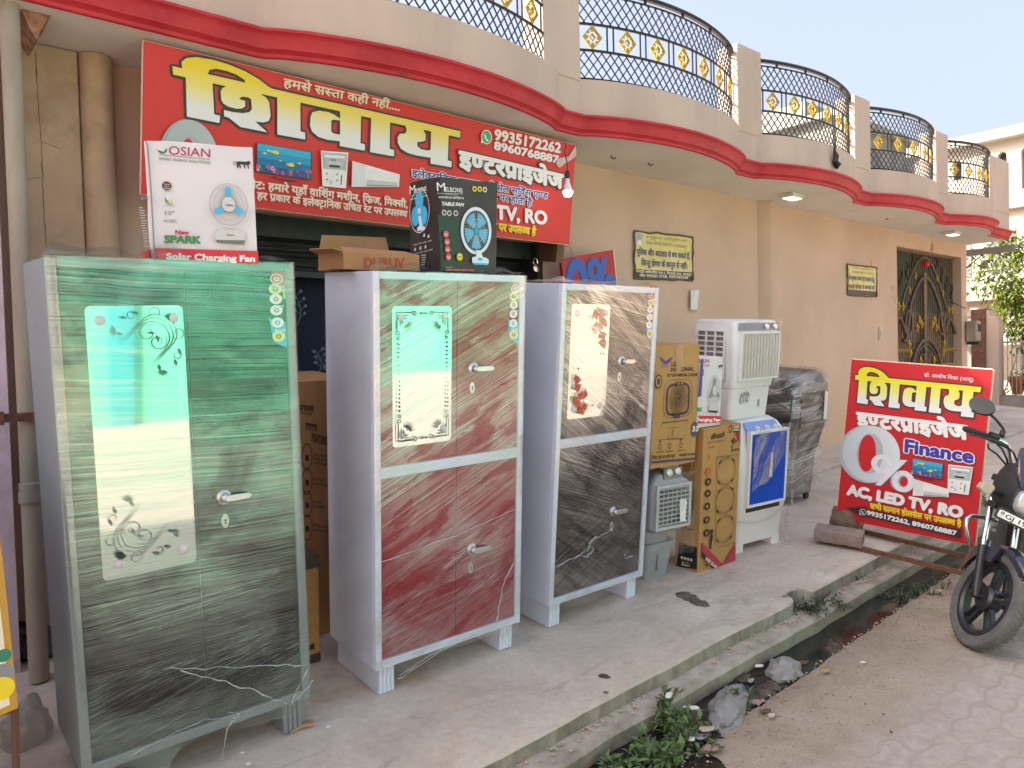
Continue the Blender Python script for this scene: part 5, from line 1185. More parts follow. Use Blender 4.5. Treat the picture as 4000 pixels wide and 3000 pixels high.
def onbox(T0, q, yaw, back):                          # corner of a carton standing on a wardrobe: pixel q met with the plane y = back
    h = hit(T0, q, 1, back); return T0 @ Matrix.Translation((h.x, back, h.z)) @ Matrix.Rotation(yaw, 4, 'Z')
def wh(T, qr, qt): a = hit(T, qr, 1, 0); b_ = hit(T, qt, 1, 0); return a.x, b_.z
def lion(F, c, s, m):
    p = F.px(c)
    def X(P): return [(p.x + s * a, p.y + s * b_) for a, b_ in P]
    F.poly(X([(-.7, .12), (-.55, .36), (.5, .36), (.75, .50), (1, .36), (.95, .1), (.78, .0), (.78, -.48), (.66, -.48), (.6, -.05), (.3, -.02), (.38, -.48), (.24, -.48), (.12, 0), (-.25, 0), (-.15, -.48), (-.3, -.48), (-.42, -.05), (-.5, -.48), (-.64, -.48), (-.66, -.1)]), m, False)
    F.line(X([(-.65, .2), (-.95, .32), (-1.02, .05), (-.8, -.1)]), s * .1, m, False)
def fan_print(F, c, r, ry, base, blue, hubr):
    p = F.px(c); k = ry / r; lg, dg_ = ink('fan_line', (.36, .36, .37)), ink('fan_dark', (.10, .11, .11))
    F.ring((p.x, p.y), r, r * .975, lg, ry, ry * .975, px=False)
    for j in range(44): a = 2 * pi * j / 44; F.line([(p.x + hubr * cos(a), p.y + hubr * k * sin(a)), (p.x + r * .97 * cos(a + .12), p.y + ry * .97 * sin(a + .12))], r * .014, lg, False)
    F.ring((p.x, p.y), r * .76, r * .745, lg, ry * .76, ry * .745, px=False)
    for a in (pi / 2, pi / 2 + 2.094, pi / 2 + 4.188):
        c_, s_ = cos(a), sin(a); W2 = r * .15
        F.poly([(p.x + c_ * x - s_ * y, p.y + (s_ * x + c_ * y) * k) for x, y in ((hubr * .8, -W2 * .9), (r * .7, -W2), (r * .84, -W2 * .5), (r * .86, W2 * .5), (r * .7, W2), (hubr * .8, W2 * .9))], blue, False)
    F.disc((p.x, p.y), hubr * 1.1, GREY, hubr * k * 1.1, px=False); F.disc((p.x, p.y), hubr, LGREY, hubr * k, px=False)
    F.line([(p.x + r * 1.06 * cos(a), p.y + ry * 1.06 * sin(a)) for a in [pi + pi * j / 20 for j in range(21)]], r * .09, ink('fan_yoke', (.60, .60, .61)), False)
    F.poly(base, ink('fan_base', (.55, .56, .56)))
def osian(F, T, full):
    F.text('OSIAN', (659, 603), (820, 615), (660, 570), gradient_ink('brand_maroon', 0, 0, .3, (.50, .02, .10), (.28, .06, .12)), .012); F.disc((633, 582), .0175, ink('logo_green', (.04, .16, .09)))
    for dy in (-3, 4): F.line([(614, 582 + dy), (636, 584 + dy)], .0015, WHITE)
    F.line([(622, 604), (819, 623)], .003, GREY); F.text('SMART ENERGY SOLUTIONS', (622, 624), (822, 641), (622, 614), GREY, .02)
# white fan carton on the green tinted wardrobe
TB = onbox(T1, (590, 1012), rad(-19), .10); wq, hq = wh(TB, (1008, 1030), (572, 548))
wb = carton(TB, wq, .20, hq, whitec, 'white fan carton with red bottom band on top of the green tinted wardrobe', 1, .008)
F = Face(TB, 1, 0); osian(F, TB, 1)
lion(F, (946, 643), .030, BLACK)
F.disc((654, 724), .016, ink('sun_orange', (.70, .33, .03))); F.disc((651, 727), .0155, BLACK); 
for k in (-1, 0, 1): F.line([(640, 727 + k * 8), (664, 729 + k * 8)], .0014, WHITE)
F.text('SOLAR', (643, 744), (663, 745), (643, 740), GREY); F.text('COMPATIBLE', (636, 750), (672, 751), (636, 746), GREY)
F.poly([(641, 768), (655, 785), (662, 796), (648, 790)], GREENI); F.poly([(676, 776), (668, 792), (662, 796), (664, 784)], YEL); F.poly([(645, 795), (662, 797), (680, 797), (662, 801)], GREY); F.text('NATURE FRIENDLY', (639, 806), (684, 807), (639, 802), GREY)
F.text('12"', (645, 838), (680, 839), (645, 826), GREY, .03); F.text('AC/DC', (639, 869), (692, 870), (639, 858), GREY, .02)
F.text('New', (686, 915), (738, 916), (686, 900), ink('new_red', (.50, .02, .06)), .05); F.text('SPARK', (644, 948), (783, 951), (644, 921), ink('spark_green', (.04, .22, .07)), .055)
fan_print(F, (893, 800), .068, .078, [(841, 915), (850, 898), (945, 902), (958, 918), (957, 953), (840, 940)], CYAN, .024); F.poly([(841, 938), (958, 940), (952, 957), (850, 950)], ink('fan_foot', (.12, .15, .14))); F.text('Spark', (886, 921), (915, 923), (886, 914), BLACK, .02); F.text('OSIAN', (884, 806), (910, 808), (884, 799), BLACK, .02)
F.poly([(607, 970), (1007, 982), (1010, 1032), (604, 1012)], ink('band_red', (.60, .02, .04))); F.text('Solar Charging Fan', (652, 1013), (994, 1023), (652, 990), WHITE, .05)
F.line([(572, 553), (578, 575), (584, 650), (592, 760), (600, 900), (605, 1000)], .006, GREY)
F.build('lettering', wb)
F = Face(TB, 0, 0); sc_ = lambda q: q
F.poly([(556, 985), (603, 968), (606, 1012), (556, 1005)], ink('band_red', (.60, .02, .04))); F.text('SPARK', (552, 781), (587, 775), (552, 770), GREY, .03); F.text('New', (560, 764), (572, 761), (560, 759), ink('new_red', (.50, .02, .06)), .03)
for k in range(16): F.line([(546 + k * 1.5, 812 + k * 10), (560 + (k * 7) % 12 + k * 1.5, 811 + k * 10)], .003, LGREY)
F.build('side_print', wb)
# black fan carton and the open brown carton on the red wardrobe
TK = onbox(T2, (1722, 1062), 0, .06); wq, hq = wh(TK, (1940, 1062), (1696, 685))
bc = carton(TK, wq, .27, hq, blackc, 'black table fan carton on top of the cherry red wardrobe', 3, .006)
F = Face(TK, 1, 0)
F.poly([(1710, 840), (1790, 845), (1800, 1050), (1726, 1048)], ink('deep_green', (.012, .045, .025)))
def melb(F, a, b_, c, b2): F.text('M', a, (a[0] + (b_[0] - a[0]) * .32, a[1] + (b_[1] - a[1]) * .32), c, WHITE, .0); F.text('ELBONS', (a[0] + (b_[0] - a[0]) * .33, a[1] + (b_[1] - a[1]) * .33), b_, (c[0] + (b_[0] - a[0]) * .33, a[1] + (b_[1] - a[1]) * .33 - (a[1] - c[1]) * .52), WHITE, .01); 
melb(F, (1707, 746), (1806, 753), (1705, 712), 0); F.line([(1706, 755), (1809, 758)], .002, LGREY); F.text('HOME APPLIANCES', (1738, 762), (1786, 764), (1738, 757), LGREY); F.text('AN ISO 9001:2015 CERTIFIED CO.', (1712, 774), (1811, 778), (1712, 766), WHITE, .02); F.text('TABLE FAN', (1723, 802), (1808, 806), (1724, 789), WHITE, .04, slant=.15)
for q, m in (((1852, 738), YEL), ((1872, 739), YEL), ((1892, 741), PINKW)): F.disc(q, .013, m); F.disc(q, .007, BROWNI)
for q in ((1733, 831), (1753, 833), (1778, 833)): F.disc(q, .013, LGREY); F.disc(q, .008, BROWNI)
p = F.px((1858, 902)); rx = .092; ry = .112
F.disc((p.x, p.y), rx, ink('fan_white', (.62, .72, .80)), ry, px=False, n=40); F.disc((p.x, p.y), rx * .83, BLACK, ry * .86, px=False, n=40)
for k in range(5):
    a = k * 2 * pi / 5 + .5; F.poly([(p.x, p.y)] + [(p.x + rx * .74 * cos(a + j * .13), p.y + ry * .76 * sin(a + j * .13)) for j in range(8)], CYAN, False)
for k in range(40): a = 2 * pi * k / 40; F.line([(p.x + .02 * cos(a), p.y + .024 * sin(a)), (p.x + rx * .84 * cos(a + .1), p.y + ry * .87 * sin(a + .1))], .0012, LGREY, False)
F.ring((p.x, p.y), rx * .5, rx * .485, LGREY, ry * .5, ry * .485, px=False); F.disc((p.x, p.y), .016, ink('hub_blue', (.03, .33, .5)), .018, px=False)
F.poly([(1853, 977), (1880, 980), (1876, 992), (1881, 1005), (1850, 1005), (1858, 992)], ink('fan_white', (.62, .72, .80))); F.poly([(1842, 1003), (1892, 1006), (1904, 1015), (1903, 1030), (1840, 1028), (1838, 1010)], ink('fan_white', (.62, .72, .80))); F.poly([(1841, 1026), (1903, 1029), (1900, 1036), (1846, 1034)], CYAN); F.disc((1870, 1013), .016, CYAN, .008)
for q in ((1737, 915), (1741, 945), (1743, 974), (1746, 1004)): F.disc(q, .0155, PINK); F.line([(q[0] - 6, q[1] - 1), (q[0] + 6, q[1])], .002, WHITE); F.line([(q[0] - 5, q[1] + 4), (q[0] + 5, q[1] + 5)], .002, WHITE)
F.disc((1790, 1004), .018, gold); F.disc((1790, 1004), .012, YEL); F.text('ISO', (1784, 1006), (1797, 1007), (1784, 1000), BROWNI, .03)
F.text('Suitable for:', (1735, 1045), (1764, 1046), (1735, 1041), LGREY)
for k in range(4): F.poly([(1736 + k * 28, 1050 + k * .6), (1761 + k * 28, 1050.6 + k * .6), (1761 + k * 28, 1058 + k * .6), (1736 + k * 28, 1057 + k * .6)], PINK)
F.build('lettering', bc)
F = Face(TK, 0, 0); melb(F, (1602, 760), (1667, 744), (1601, 728), 0); F.line([(1602, 768), (1668, 751)], .002, LGREY); F.text('AN ISO 9001:2015 CERTIFIED CO.', (1603, 783), (1668, 767), (1603, 777), WHITE, .01)
p = F.px((1640, 824)); F.ring((p.x, p.y), .088, .084, LGREY, .105, .10, px=False)
for a in (1.57, 3.67, 5.76): F.disc((p.x + .04 * cos(a), p.y + .048 * sin(a)), .036, CYAN, .046, px=False)
F.disc((p.x, p.y), .014, LGREY, px=False); F.poly([(1637, 845), (1645, 843), (1652, 882), (1662, 886), (1662, 898), (1632, 903), (1632, 890), (1640, 882)], ink('fan_white', (.62, .72, .80)))
for k in range(4):
    for r_ in range(2): F.poly([(1617 + k * 19 + r_ * 4, 955 - k * 5 + r_ * 35), (1632 + k * 19 + r_ * 4, 951 - k * 5 + r_ * 35), (1632 + k * 19 + r_ * 4, 957 - k * 5 + r_ * 35), (1617 + k * 19 + r_ * 4, 961 - k * 5 + r_ * 35)], GREY)
for k, q in enumerate(((1624, 975), (1645, 970), (1665, 965), (1677, 924), (1660, 920))): F.poly([(q[0] - 4, q[1] + 6), (q[0] + 4, q[1] + 4), (q[0] + 3, q[1] - 8), (q[0] - 2, q[1] - 6)], LGREY)
for k in range(5): F.line([(1623 + k * 1.5, 1003 + k * 9), (1641 + k, 1001 + k * 9)], .004, LGREY); F.line([(1650, 998 + k * 9), (1668 - k, 996 + k * 9)], .004, LGREY)
F.build('side_print', bc)
TD = onbox(T2, (1342, 1052), rad(-6), .16); wq, hq = wh(TD, (1640, 1050), (1342, 985))
dc = carton(TD, wq, .32, hq, kraft, 'open brown carton on the red wardrobe behind the black fan carton', 5, .008, topless=True)
mb = MB(); mb.add([(0, 0, hq), (-.01, .32, hq), (-.05, .30, hq + .02), (-.04, .02, hq + .015)], [(0, 1, 2, 3)]); mb.add([(0, .32, hq), (wq, .32, hq), (wq - .01, .36, hq + .10), (.03, .35, hq + .095)], [(0, 1, 2, 3)]); mb.add([(0, 0, hq), (wq, 0, hq), (wq - .02, .12, hq + .022), (.03, .11, hq + .03)], [(0, 1, 2, 3)]); o = mb.build('flap', kraft, dc)
sm = o.modifiers.new('thick', 'SOLIDIFY'); sm.thickness = .005
F = Face(TD, 1, 0); F.text('DHRUV', (1423, 1046), (1578, 1046), (1423, 1008), ink('dull_red', (.33, .05, .02)), .05); F.build('lettering', dc)
# cartons between the wardrobes
TA = platT(1.55, 3.83, rad(1)); a = hit(TA, (1230, 1487), 1, 0)
ac = carton(TA, .52, .5, a.z, kraft, 'tall brown cooler carton between the first two wardrobes', 7, .006)
F = Face(TA, 1, 0); F.text('airson', (1160, 1600), (1222, 1607), (1163, 1570), BROWNI, .04); F.text('AIR COOLER', (1152, 1612), (1219, 1624), (1152, 1602), BROWNI, .03); F.poly([(1193, 1650), (1236, 1658), (1238, 1685), (1195, 1678)], BROWNI); F.text('SALIENT', (1198, 1675), (1234, 1683), (1198, 1661), kraft, .03); F.line([(1215, 1692), (1284, 1712), (1284, 1740), (1216, 1722)], .004, BROWNI, closed=True); F.text('FEATURES', (1219, 1719), (1281, 1735), (1219, 1697), BROWNI, .04)
for k, (y, ls) in enumerate(((1784, ('4-way cooling', 'Evenly circulates air', 'in all 4 directions')), (1880, ('Rust Proof', 'Long Life durable body')), (1968, ('Inverter', 'Compatible')), (2060, ('Strong Air Delivery', 'with 3-speed motor')))):
    F.ring((1198, y), .030, .026, BROWNI, .072, .066); F.poly([(1191, y + 14), (1205, y + 17), (1205, y - 5), (1191, y - 8)], BROWNI)
    for j, s in enumerate(ls): F.text(s, (1222, y - 6 + j * 17), (1222 + len(s) * 4.0, y + len(s) * .6 - 6 + j * 17), (1222, y - 18 + j * 17), BROWNI, .01)
F.build('lettering', ac)
TO = platT(1.26, 3.57, 0); a = hit(TO, (1230, 2172), 1, 0); b_ = hit(TO, (1248, 2585), 1, 0)
oc = carton(TO, b_.x, .35, a.z, kraftY, 'small orange carton half hidden behind the green tinted wardrobe', 9, .006)
for z0_, z1_ in ((0, .045), (a.z - .06, a.z + .004)): mb = MB(); mb.box(-.004, b_.x + .004, -.004, .354, z0_, z1_); mb.build('dark_edge', mat('black_tape', (.05, .04, .035), .6), oc)
F = Face(TO, 1, 0); 
for y in (2210, 2240, 2262, 2290, 2330, 2375, 2440): F.line([(1208, y), (1218, y + 12), (1230, y - 6), (1238, y + 20)], .002, BROWNI)
F.poly([(1200, 2520), (1228, 2512), (1228, 2535), (1200, 2540)], BROWNI); F.build('lettering', oc)
# three striped cartons by the coolers
TN = platT(4.263, 3.118, rad(-1)); b_ = hit(TN, (2870, 2187), 1, 0); a = hit(TN, (2750, 1676), 1, 0)
dn = carton(TN, b_.x, .20, a.z, kraftY, 'tall yellow brown speaker carton with three printed speaker circles beside the blue cooler', 11, .005)
F = Face(TN, 1, 0)
F.text('dinesh', (2775, 1716), (2827, 1706), (2777, 1694), BROWNI, .045, slant=.2); F.text('HI-FI MULTIMEDIA', (2764, 1735), (2828, 1724), (2764, 1726), ink('pale_brown', (.26, .13, .04))); F.text('TOWER', (2764, 1755), (2790, 1750), (2764, 1745), ink('pale_brown', (.26, .13, .04)))
F.disc((2852, 1675), .020, BROWNI, .030); F.disc((2852, 1675), .012, kraftY, .018); F.poly([(2862, 1664), (2887, 1661), (2887, 1688), (2862, 1690)], BROWNI); F.text('35000', (2864, 1673), (2885, 1670), (2864, 1665), CREAM, .03); F.text('PMPO', (2864, 1684), (2885, 1682), (2864, 1676), CREAM, .03)
F.poly([(2868, 1692), (2886, 1688), (2886, 1730)], MAROON); F.poly([(2853, 1722), (2866, 1708), (2866, 1738)], BROWNI); F.poly([(2870, 1712), (2877, 1722), (2869, 1732)], BROWNI); F.text('KARAOKE', (2858, 1762), (2884, 1758), (2858, 1754), BROWNI, .03); F.disc((2857, 1745), .006, BROWNI, .012); F.line([(2857, 1748), (2856, 1768)], .005, BROWNI)
F.line([(2797, 1785), (2880, 1775)], .003, BROWNI); F.line([(2797, 1785), (2790, 2135)], .003, BROWNI); F.line([(2800, 2140), (2868, 2117)], .003, BROWNI); F.line([(2801, 1790), (2878, 1780)], .0015, BROWNI)
for q in ((2835, 1840), (2830, 1953), (2828, 2066)):
    p = F.px(q); F.ring((p.x, p.y), .112, .109, BROWNI, .098, .095, px=False, n=40); F.ring((p.x, p.y), .098, .0965, BROWNI, .085, .0835, px=False, n=40)
    for k in range(4): 
        a_ = .75 + k * pi / 2; F.line([(p.x + .112 * cos(a_ + t), p.y + .100 * sin(a_ + t)) for t in (-.16, -.05, .05, .16)], .012, BROWNI, False)
F.line([(2763, 1790), (2772, 1782), (2763, 1774), (2768, 1771), (2766, 1798), (2772, 1792), (2763, 1778)], .004, ORANGE)
for q, m in (((2765, 1842), ORANGE), ((2763, 1881), BROWNI), ((2761, 1927), BROWNI), ((2758, 1977), BROWNI), ((2757, 2030), BROWNI), ((2756, 2081), BROWNI)): F.disc(q, .034, m, .026); F.disc(q, .012, kraftY, .010)
F.text('RGB', (2760, 1839), (2771, 1837), (2760, 1833), kraftY, .04); F.text('LIGHT', (2758, 1850), (2772, 1847), (2758, 1844), kraftY, .04)
for y in (1900, 1948, 1998, 2052, 2100): F.line([(2753, y), (2764, y - 2)], .004, ink('pale_brown', (.26, .13, .04)))
F.disc((2775, 2076), .020, BROWNI, .018); F.poly([(2770, 2088), (2781, 2087), (2772, 2145), (2767, 2144)], BROWNI)
F.poly([(2737, 2117), (2825, 2210), (2797, 2217), (2737, 2150)], ink('stripe_red', (.42, .03, .06))); F.poly([(2736, 2152), (2797, 2218), (2783, 2223), (2735, 2173)], BLACK); F.poly([(2868, 2117), (2867, 2187), (2820, 2205)], ink('stripe_red', (.42, .03, .06)))
F.text('MUSIC SOUND', (2750, 2185), (2793, 2222), (2754, 2174), CREAM, .05); F.poly([(2752, 2200), (2762, 2206), (2756, 2215)], BROWNI); F.poly([(2742, 2206), (2746, 2198), (2748, 2207)], BROWNI)
F.build('lettering', dn)
F = Face(TN, 0, 0); F.poly([(2654, 2120), (2724, 2138), (2722, 2225), (2643, 2212)], BLACK); F.line([(2654, 2119), (2724, 2137)], .006, ORANGE)
for k in range(4): F.poly([(2660 + k * 12, 2172 + k * 3), (2669 + k * 12, 2174 + k * 3), (2669 + k * 12, 2184 + k * 3), (2660 + k * 12, 2182 + k * 3)], CREAM)
F.poly([(2665, 2193), (2694, 2200), (2694, 2214), (2664, 2208)], CREAM); lion(F, (2680, 2204), .03, BLACK); F.text('Tower', (2674, 2066), (2712, 2072), (2674, 2058), BROWNI, .02, slant=.3)
for q in ((2660, 1815), (2655, 1890), (2654, 1960)): F.ring(q, .075, .071, BROWNI, .085, .081)
F.line([(2713, 1800), (2707, 2012)], .004, BROWNI); F.line([(2690, 2010), (2707, 2012)], .004, BROWNI); F.build('side_print', dn)
TW = TN @ Matrix.Translation((0, .03, hit(TN, (2750, 1676), 1, 0).z + .004)); x0 = hit(TW, (2722, 1654), 1, 0).x; TW = TW @ Matrix.Translation((x0, 0, 0)); b_ = hit(TW, (2812, 1650), 1, 0); a = hit(TW, (2826, 1394), 1, 0)
sw = carton(TW, b_.x, .16, a.z, whitec, 'small white fan carton standing on the speaker carton', 13, .004)
F = Face(TW, 1, 0); F.text('OSIAN', (2700, 1417), (2769, 1417), (2700, 1401), ink('brand2', (.45, .03, .10)), .02); F.line([(2745, 1424), (2770, 1423)], .003, GREY); F.text('SOLUTIONS', (2745, 1433), (2771, 1432), (2745, 1427), GREY, .02); lion(F, (2813, 1431), .026, BLACK)
fan_print(F, (2788, 1525), .072, .100, [(2764, 1585), (2772, 1576), (2797, 1577), (2803, 1590), (2801, 1609), (2763, 1606)], ink('blade_grey', (.22, .27, .27)), .026); F.poly([(2763, 1602), (2802, 1604), (2797, 1612), (2765, 1609)], BLACK)
F.poly([(2738, 1440), (2745, 1440), (2745, 1468), (2738, 1468)], ORANGE); F.text('SPARK', (2690, 1607), (2739, 1606), (2690, 1592), GREENI, .05); F.poly([(2726, 1623), (2812, 1625), (2811, 1649), (2725, 1653)], ink('band_red', (.60, .02, .04))); F.text('Solar Charging Fan', (2660, 1644), (2808, 1645), (2660, 1632), WHITE, .05); F.build('lettering', sw)

# ================================================================== air coolers
cwh = mat('cooler_white', (.74, .75, .75), .32, var=.03, vs=3); cgr = mat('cooler_grey', (.30, .31, .35), .4, var=.05, vs=3); cbl = mat('cooler_blue', (.015, .10, .62), .3, var=.05); cpan = mat('panel_blue', (.20, .30, .62), .3, var=.04); cbk = mat('cooler_black', (.022, .024, .026), .35, var=.2); pad_m = mat('straw_pad', (.16, .13, .11), .95, var=.6, vs=60, bump=.6, bs=60)
knob = mat('knob_silver', (.70, .70, .70), .3, metal=.4, var=0)
clear = film('loose_film', [(20, -1, 3), (-30, -1, 3), (70, -1, 3)], .30, base=.10, bump=.5, sidecut=0)
clear2 = film('draped_film', [(60, -1, 3), (20, -1, 3), (-40, -1, 3)], 1.0, base=.18, light=.40, bump=.6, sidecut=0)
def sheet(P, parent, name='loose_wrap', m=None):
    mb = MB(); mb.uv = []; n = len(P)
    mb.grid(P)
    for i, r in enumerate(P):
        for j, p in enumerate(r): mb.uv.append((Vector(p).x + Vector(p).y, Vector(p).z))
    return mb.build(name, m or clear, parent, smooth=True, recalc=False)
def loft(mb, secs, r=.03, m=0):                       # rounded rectangular sections [(z, x0, x1, y0, y1)]
    mb.rings([[(x, y, z) for x, y in rrect(x0, x1, y0, y1, min(r, (x1 - x0) * .4, (y1 - y0) * .4), 4)] for z, x0, x1, y0, y1 in secs], m)
# white and blue cooler
TC = platT(4.805, 3.181, rad(-5.5)); w_ = hit(TC, (3047, 2117), 1, 0).x; zt = hit(TC, (2990, 1610), 1, .25).z; zp = hit(TC, (2990, 1760), 1, 0).z
bcw = thing('air_cooler', 'tall white cooler with bright blue louvres and loose film', 'air cooler', TC)
mb = MB(); zt1 = zt - .0
loft(mb, [(.06, .0, w_, .0, .38), (.28, -.012, w_ + .012, -.01, .39), (.30, -.02, w_ + .02, -.02, .40), (zp - .0, -.02, w_ + .02, -.015, .40), (zt1 - .10, -.018, w_ + .02, .01, .40), (zt1 - .03, .0, w_, .07, .395), (zt1, .03, w_ - .03, .12, .37)], .04)
for x in (.0, w_ - .10): loft(mb, [(0, x, x + .10, .0, .38), (.07, x, x + .10, .0, .38)], .02)
mb.build('body', cwh, bcw, smooth='auto')
lx0 = hit(TC, (2927, 1800), 1, -.03).x; lx1 = hit(TC, (3062, 1800), 1, -.03).x; lz0 = hit(TC, (2990, 1958), 1, -.03).z; lz1 = hit(TC, (2990, 1690), 1, -.03).z
mb = MB(); mb.box(lx0, lx1, -.017, -.014, lz0, lz1, 0); o = mb.build('grille_back', dark, bcw)
mb = MB()
for k in range(14):
    x = lx0 + .012 + (lx1 - lx0 - .024) * k / 13; R = []
    mb.prism([(x - .007, -.020, lz0), (x + .005, -.046, lz0), (x + .0085, -.044, lz0), (x - .003, -.018, lz0)], (0, 0, lz1 - lz0))
mb.build('louvres', cbl, bcw)
mb = MB(); t_ = .02
for bx in ((lx0 - t_, lx0, lz0 - t_, lz1 + t_), (lx1, lx1 + t_, lz0 - t_, lz1 + t_)): mb.box(bx[0], bx[1], -.05, -.012, bx[2], bx[3])
mb.box(lx0, lx1, -.049, -.0125, lz1, lz1 + t_); mb.box(lx0, lx1, -.049, -.0125, lz0 - t_, lz0); mb.build('grille_frame', cwh, bcw, bevel=.005)
mb = MB(); mb.box(lx0 + .0, lx1 - .02, -.0235, -.015, lz0 - .06, lz0 - .024); mb.build('vent_slot', dark, bcw)
mb = MB(); px0, px1 = lx0 - .005, lx1 + .0
mb.prism([(px0, -.010, zt - .12), (px1, -.010, zt - .12), (px1 - .02, .012, zt - .085), (px1 - .03, .066, zt - .025), (px0 + .03, .066, zt - .025), (px0 + .01, .012, zt - .085)], (0, -.012, .012)); mb.build('control_panel', cpan, bcw, bevel=.004)
for k in range(3):
    mb = MB(); x = px0 + .13 + k * .11; mb.lathe([(.024, 0), (.022, .012), (.012, .014), (.012, .022), (0, .023)], 14, Matrix.Translation((x, .012, zt - .065)) @ Matrix.Rotation(rad(48), 4, 'X')); mb.build('knob', knob, bcw, smooth='auto')
mb = MB(); gx = w_ * .62; mb.box(gx, gx + .014, -.026, -.0195, .34, .55); mb.build('water_gauge', mat('gauge_grey', (.30, .31, .32), .4), bcw)
mb = MB(); pr = [(w_ * k / 20, -.0205 - .004, .20 + .05 * (1 - sin(pi * k / 20)) + .03 * (k / 20)) for k in range(21)]; mb.tube(pr, .0045, 5); mb.build('tank_seam', mat('seam_grey', (.50, .52, .52), .4), bcw)
mb = MB(); c = hit(TC, (3010, 1815), 1, -.05); mb.prism([(c.x - .016, -.05, c.z - .09), (c.x + .02, -.052, c.z - .09), (c.x + .018, -.05, c.z + .09), (c.x + .002, -.05, c.z + .09)], (0, -.003, 0)); mb.build('tag', mat('paper', (.72, .72, .66), .8, var=.08), bcw)
P = []
for i in range(15):
    u = i / 14; row = []
    for j in range(15):
        v = j / 14; x = lx0 + .01 + (lx1 - lx0 + .08) * u; drop = .34 + .10 * sin(u * 6) + (.42 * max(0, u - .82) / .18) + .14 * max(0, .18 - u) / .18
        z = lz1 + .06 - drop * v; row.append((x + .012 * nz(u * 5, v * 5, 2), -.058 - .016 * abs(nz(u * 6, v * 6, 4)) - .03 * max(0, u - .85), z))
    P.append(row)
sheet(P, bcw, m=clear2)
P = [[(w_ + .02 + .05 * v + .02 * nz(u * 5, v * 6), -.02 + .10 * u + .02 * nz(v * 7, u * 3), zt - .12 - .95 * v * (.7 + .3 * sin(u * 5 + 1))) for v in [j / 16 for j in range(17)]] for u in [i / 6 for i in range(7)]]
sheet(P, bcw, m=clear2)
# white tower cooler on top of it
TU = TC @ Matrix.Translation((0, 0, zt + .003)); q0 = hit(TU, (2852, 1612), 1, .10); TU = TU @ Matrix.Translation((q0.x, .10, 0)) @ Matrix.Rotation(rad(4), 4, 'Z')
uw = hit(TU, (2996, 1598), 1, 0).x; uh = hit(TU, (2950, 1250), 1, 0).z
uc = thing('air_cooler', 'white tower cooler in clear film standing on top of the blue louvred cooler', 'air cooler', TU)
zt2 = hit(TU, (2930, 1510), 1, 0).z
mb = MB(); loft(mb, [(0, .0, uw, .0, .30), (zt2 - .005, -.005, uw + .02, -.01, .32), (zt2, -.01, uw + .025, -.02, .33), (zt2 + .08, -.015, uw + .04, -.03, .335), (uh - .06, -.03, uw + .05, -.03, .34), (uh - .012, -.025, uw + .045, -.02, .335), (uh, .0, uw + .02, .0, .31)], .035); mb.build('body', cwh, uc, smooth='auto')
gx0, gx1 = .045, uw + .035; gz0, gz1 = zt2 + .07, uh - .10
mb = MB(); mb.box(gx0, gx1, -.034, -.0305, gz0, gz1); mb.build('grille_back', mat('cooler_shade', (.34, .34, .34), .5), uc)
mb = MB()
for k in range(12):
    x = gx0 + (gx1 - gx0) * (k + .5) / 12; mb.prism([(x - .008, -.036, gz0), (x + .001, -.050, gz0), (x + .006, -.048, gz0), (x - .002, -.035, gz0)], (0, 0, gz1 - gz0))
mb.build('louvres', mat('louvre_cream', (.62, .61, .56), .4, var=.03), uc)
mb = MB()
for bx in ((gx0 - .018, gx0), (gx1, gx1 + .015)): mb.box(bx[0], bx[1], -.052, -.029, gz0 - .015, gz1 + .015)
mb.box(gx0, gx1, -.051, -.0295, gz1, gz1 + .015); mb.box(gx0, gx1, -.051, -.0295, gz0 - .015, gz0); mb.build('grille_frame', cwh, uc, bevel=.004)
mb = MB(); mb.prism([(.0, -.034, uh - .075), (uw + .04, -.034, uh - .075), (uw + .04, -.030, uh - .02), (.02, -.030, uh - .02)], (0, -.006, 0)); mb.build('control_panel', mat('panel_slate', (.16, .18, .28), .3), uc, bevel=.002)
for x in (uw * .72, uw * .95):
    mb = MB(); mb.lathe([(.02, 0), (.018, .014), (0, .015)], 14, Matrix.Translation((x, -.041, uh - .047)) @ Matrix.Rotation(pi / 2, 4, 'X')); mb.build('knob', knob, uc, smooth='auto')
F = Face(TU, 1, -.0395); F.text('COOLER', (2912, 1262), (2968, 1262), (2912, 1254), LGREY, .03); F.build('lettering', uc)
mb = MB(); sx_ = -.032
mb.box(sx_, sx_ + .002, .05, .29, gz0, gz1 + .02); mb.build('straw_pad', pad_m, uc)
mb = MB()
for k in range(10): z = gz0 + (gz1 + .02 - gz0) * k / 9; mb.box(sx_ - .014, sx_ - .001, .045, .295, z - .005, z + .005)
for k in range(4): y = .05 + .24 * k / 3; mb.box(sx_ - .013, sx_ - .0012, y - .006, y + .006, gz0, gz1 + .02)
mb.build('side_grille', cwh, uc)
mb = MB(); mb.box(uw * .70, uw * .72 + .005, -.014, -.007, .08, zt2 - .10); mb.build('water_gauge', mat('gauge_grey', (.30, .31, .32), .4), uc)
F = Face(TU, 1, -.0105); PG = ink('bird_grey', (.20, .20, .21))
for k, (x, y) in enumerate(((2895, 1557), (2905, 1552), (2914, 1548), (2921, 1552))): 
    F.disc((x, y), .017, PG, .040); F.disc((x + 1, y + 3), .010, LGREY, .028); F.disc((x, y - 12), .011, PG, .013)
F.build('penguin_print', uc)
P = [[(-.05 + (uw + .11) * u, -.060 - .008 * abs(nz(u * 5, v * 7, 9)), uh + .01 - (uh - zt2 + .08) * v) for v in [j / 14 for j in range(15)]] for u in [i / 10 for i in range(11)]]
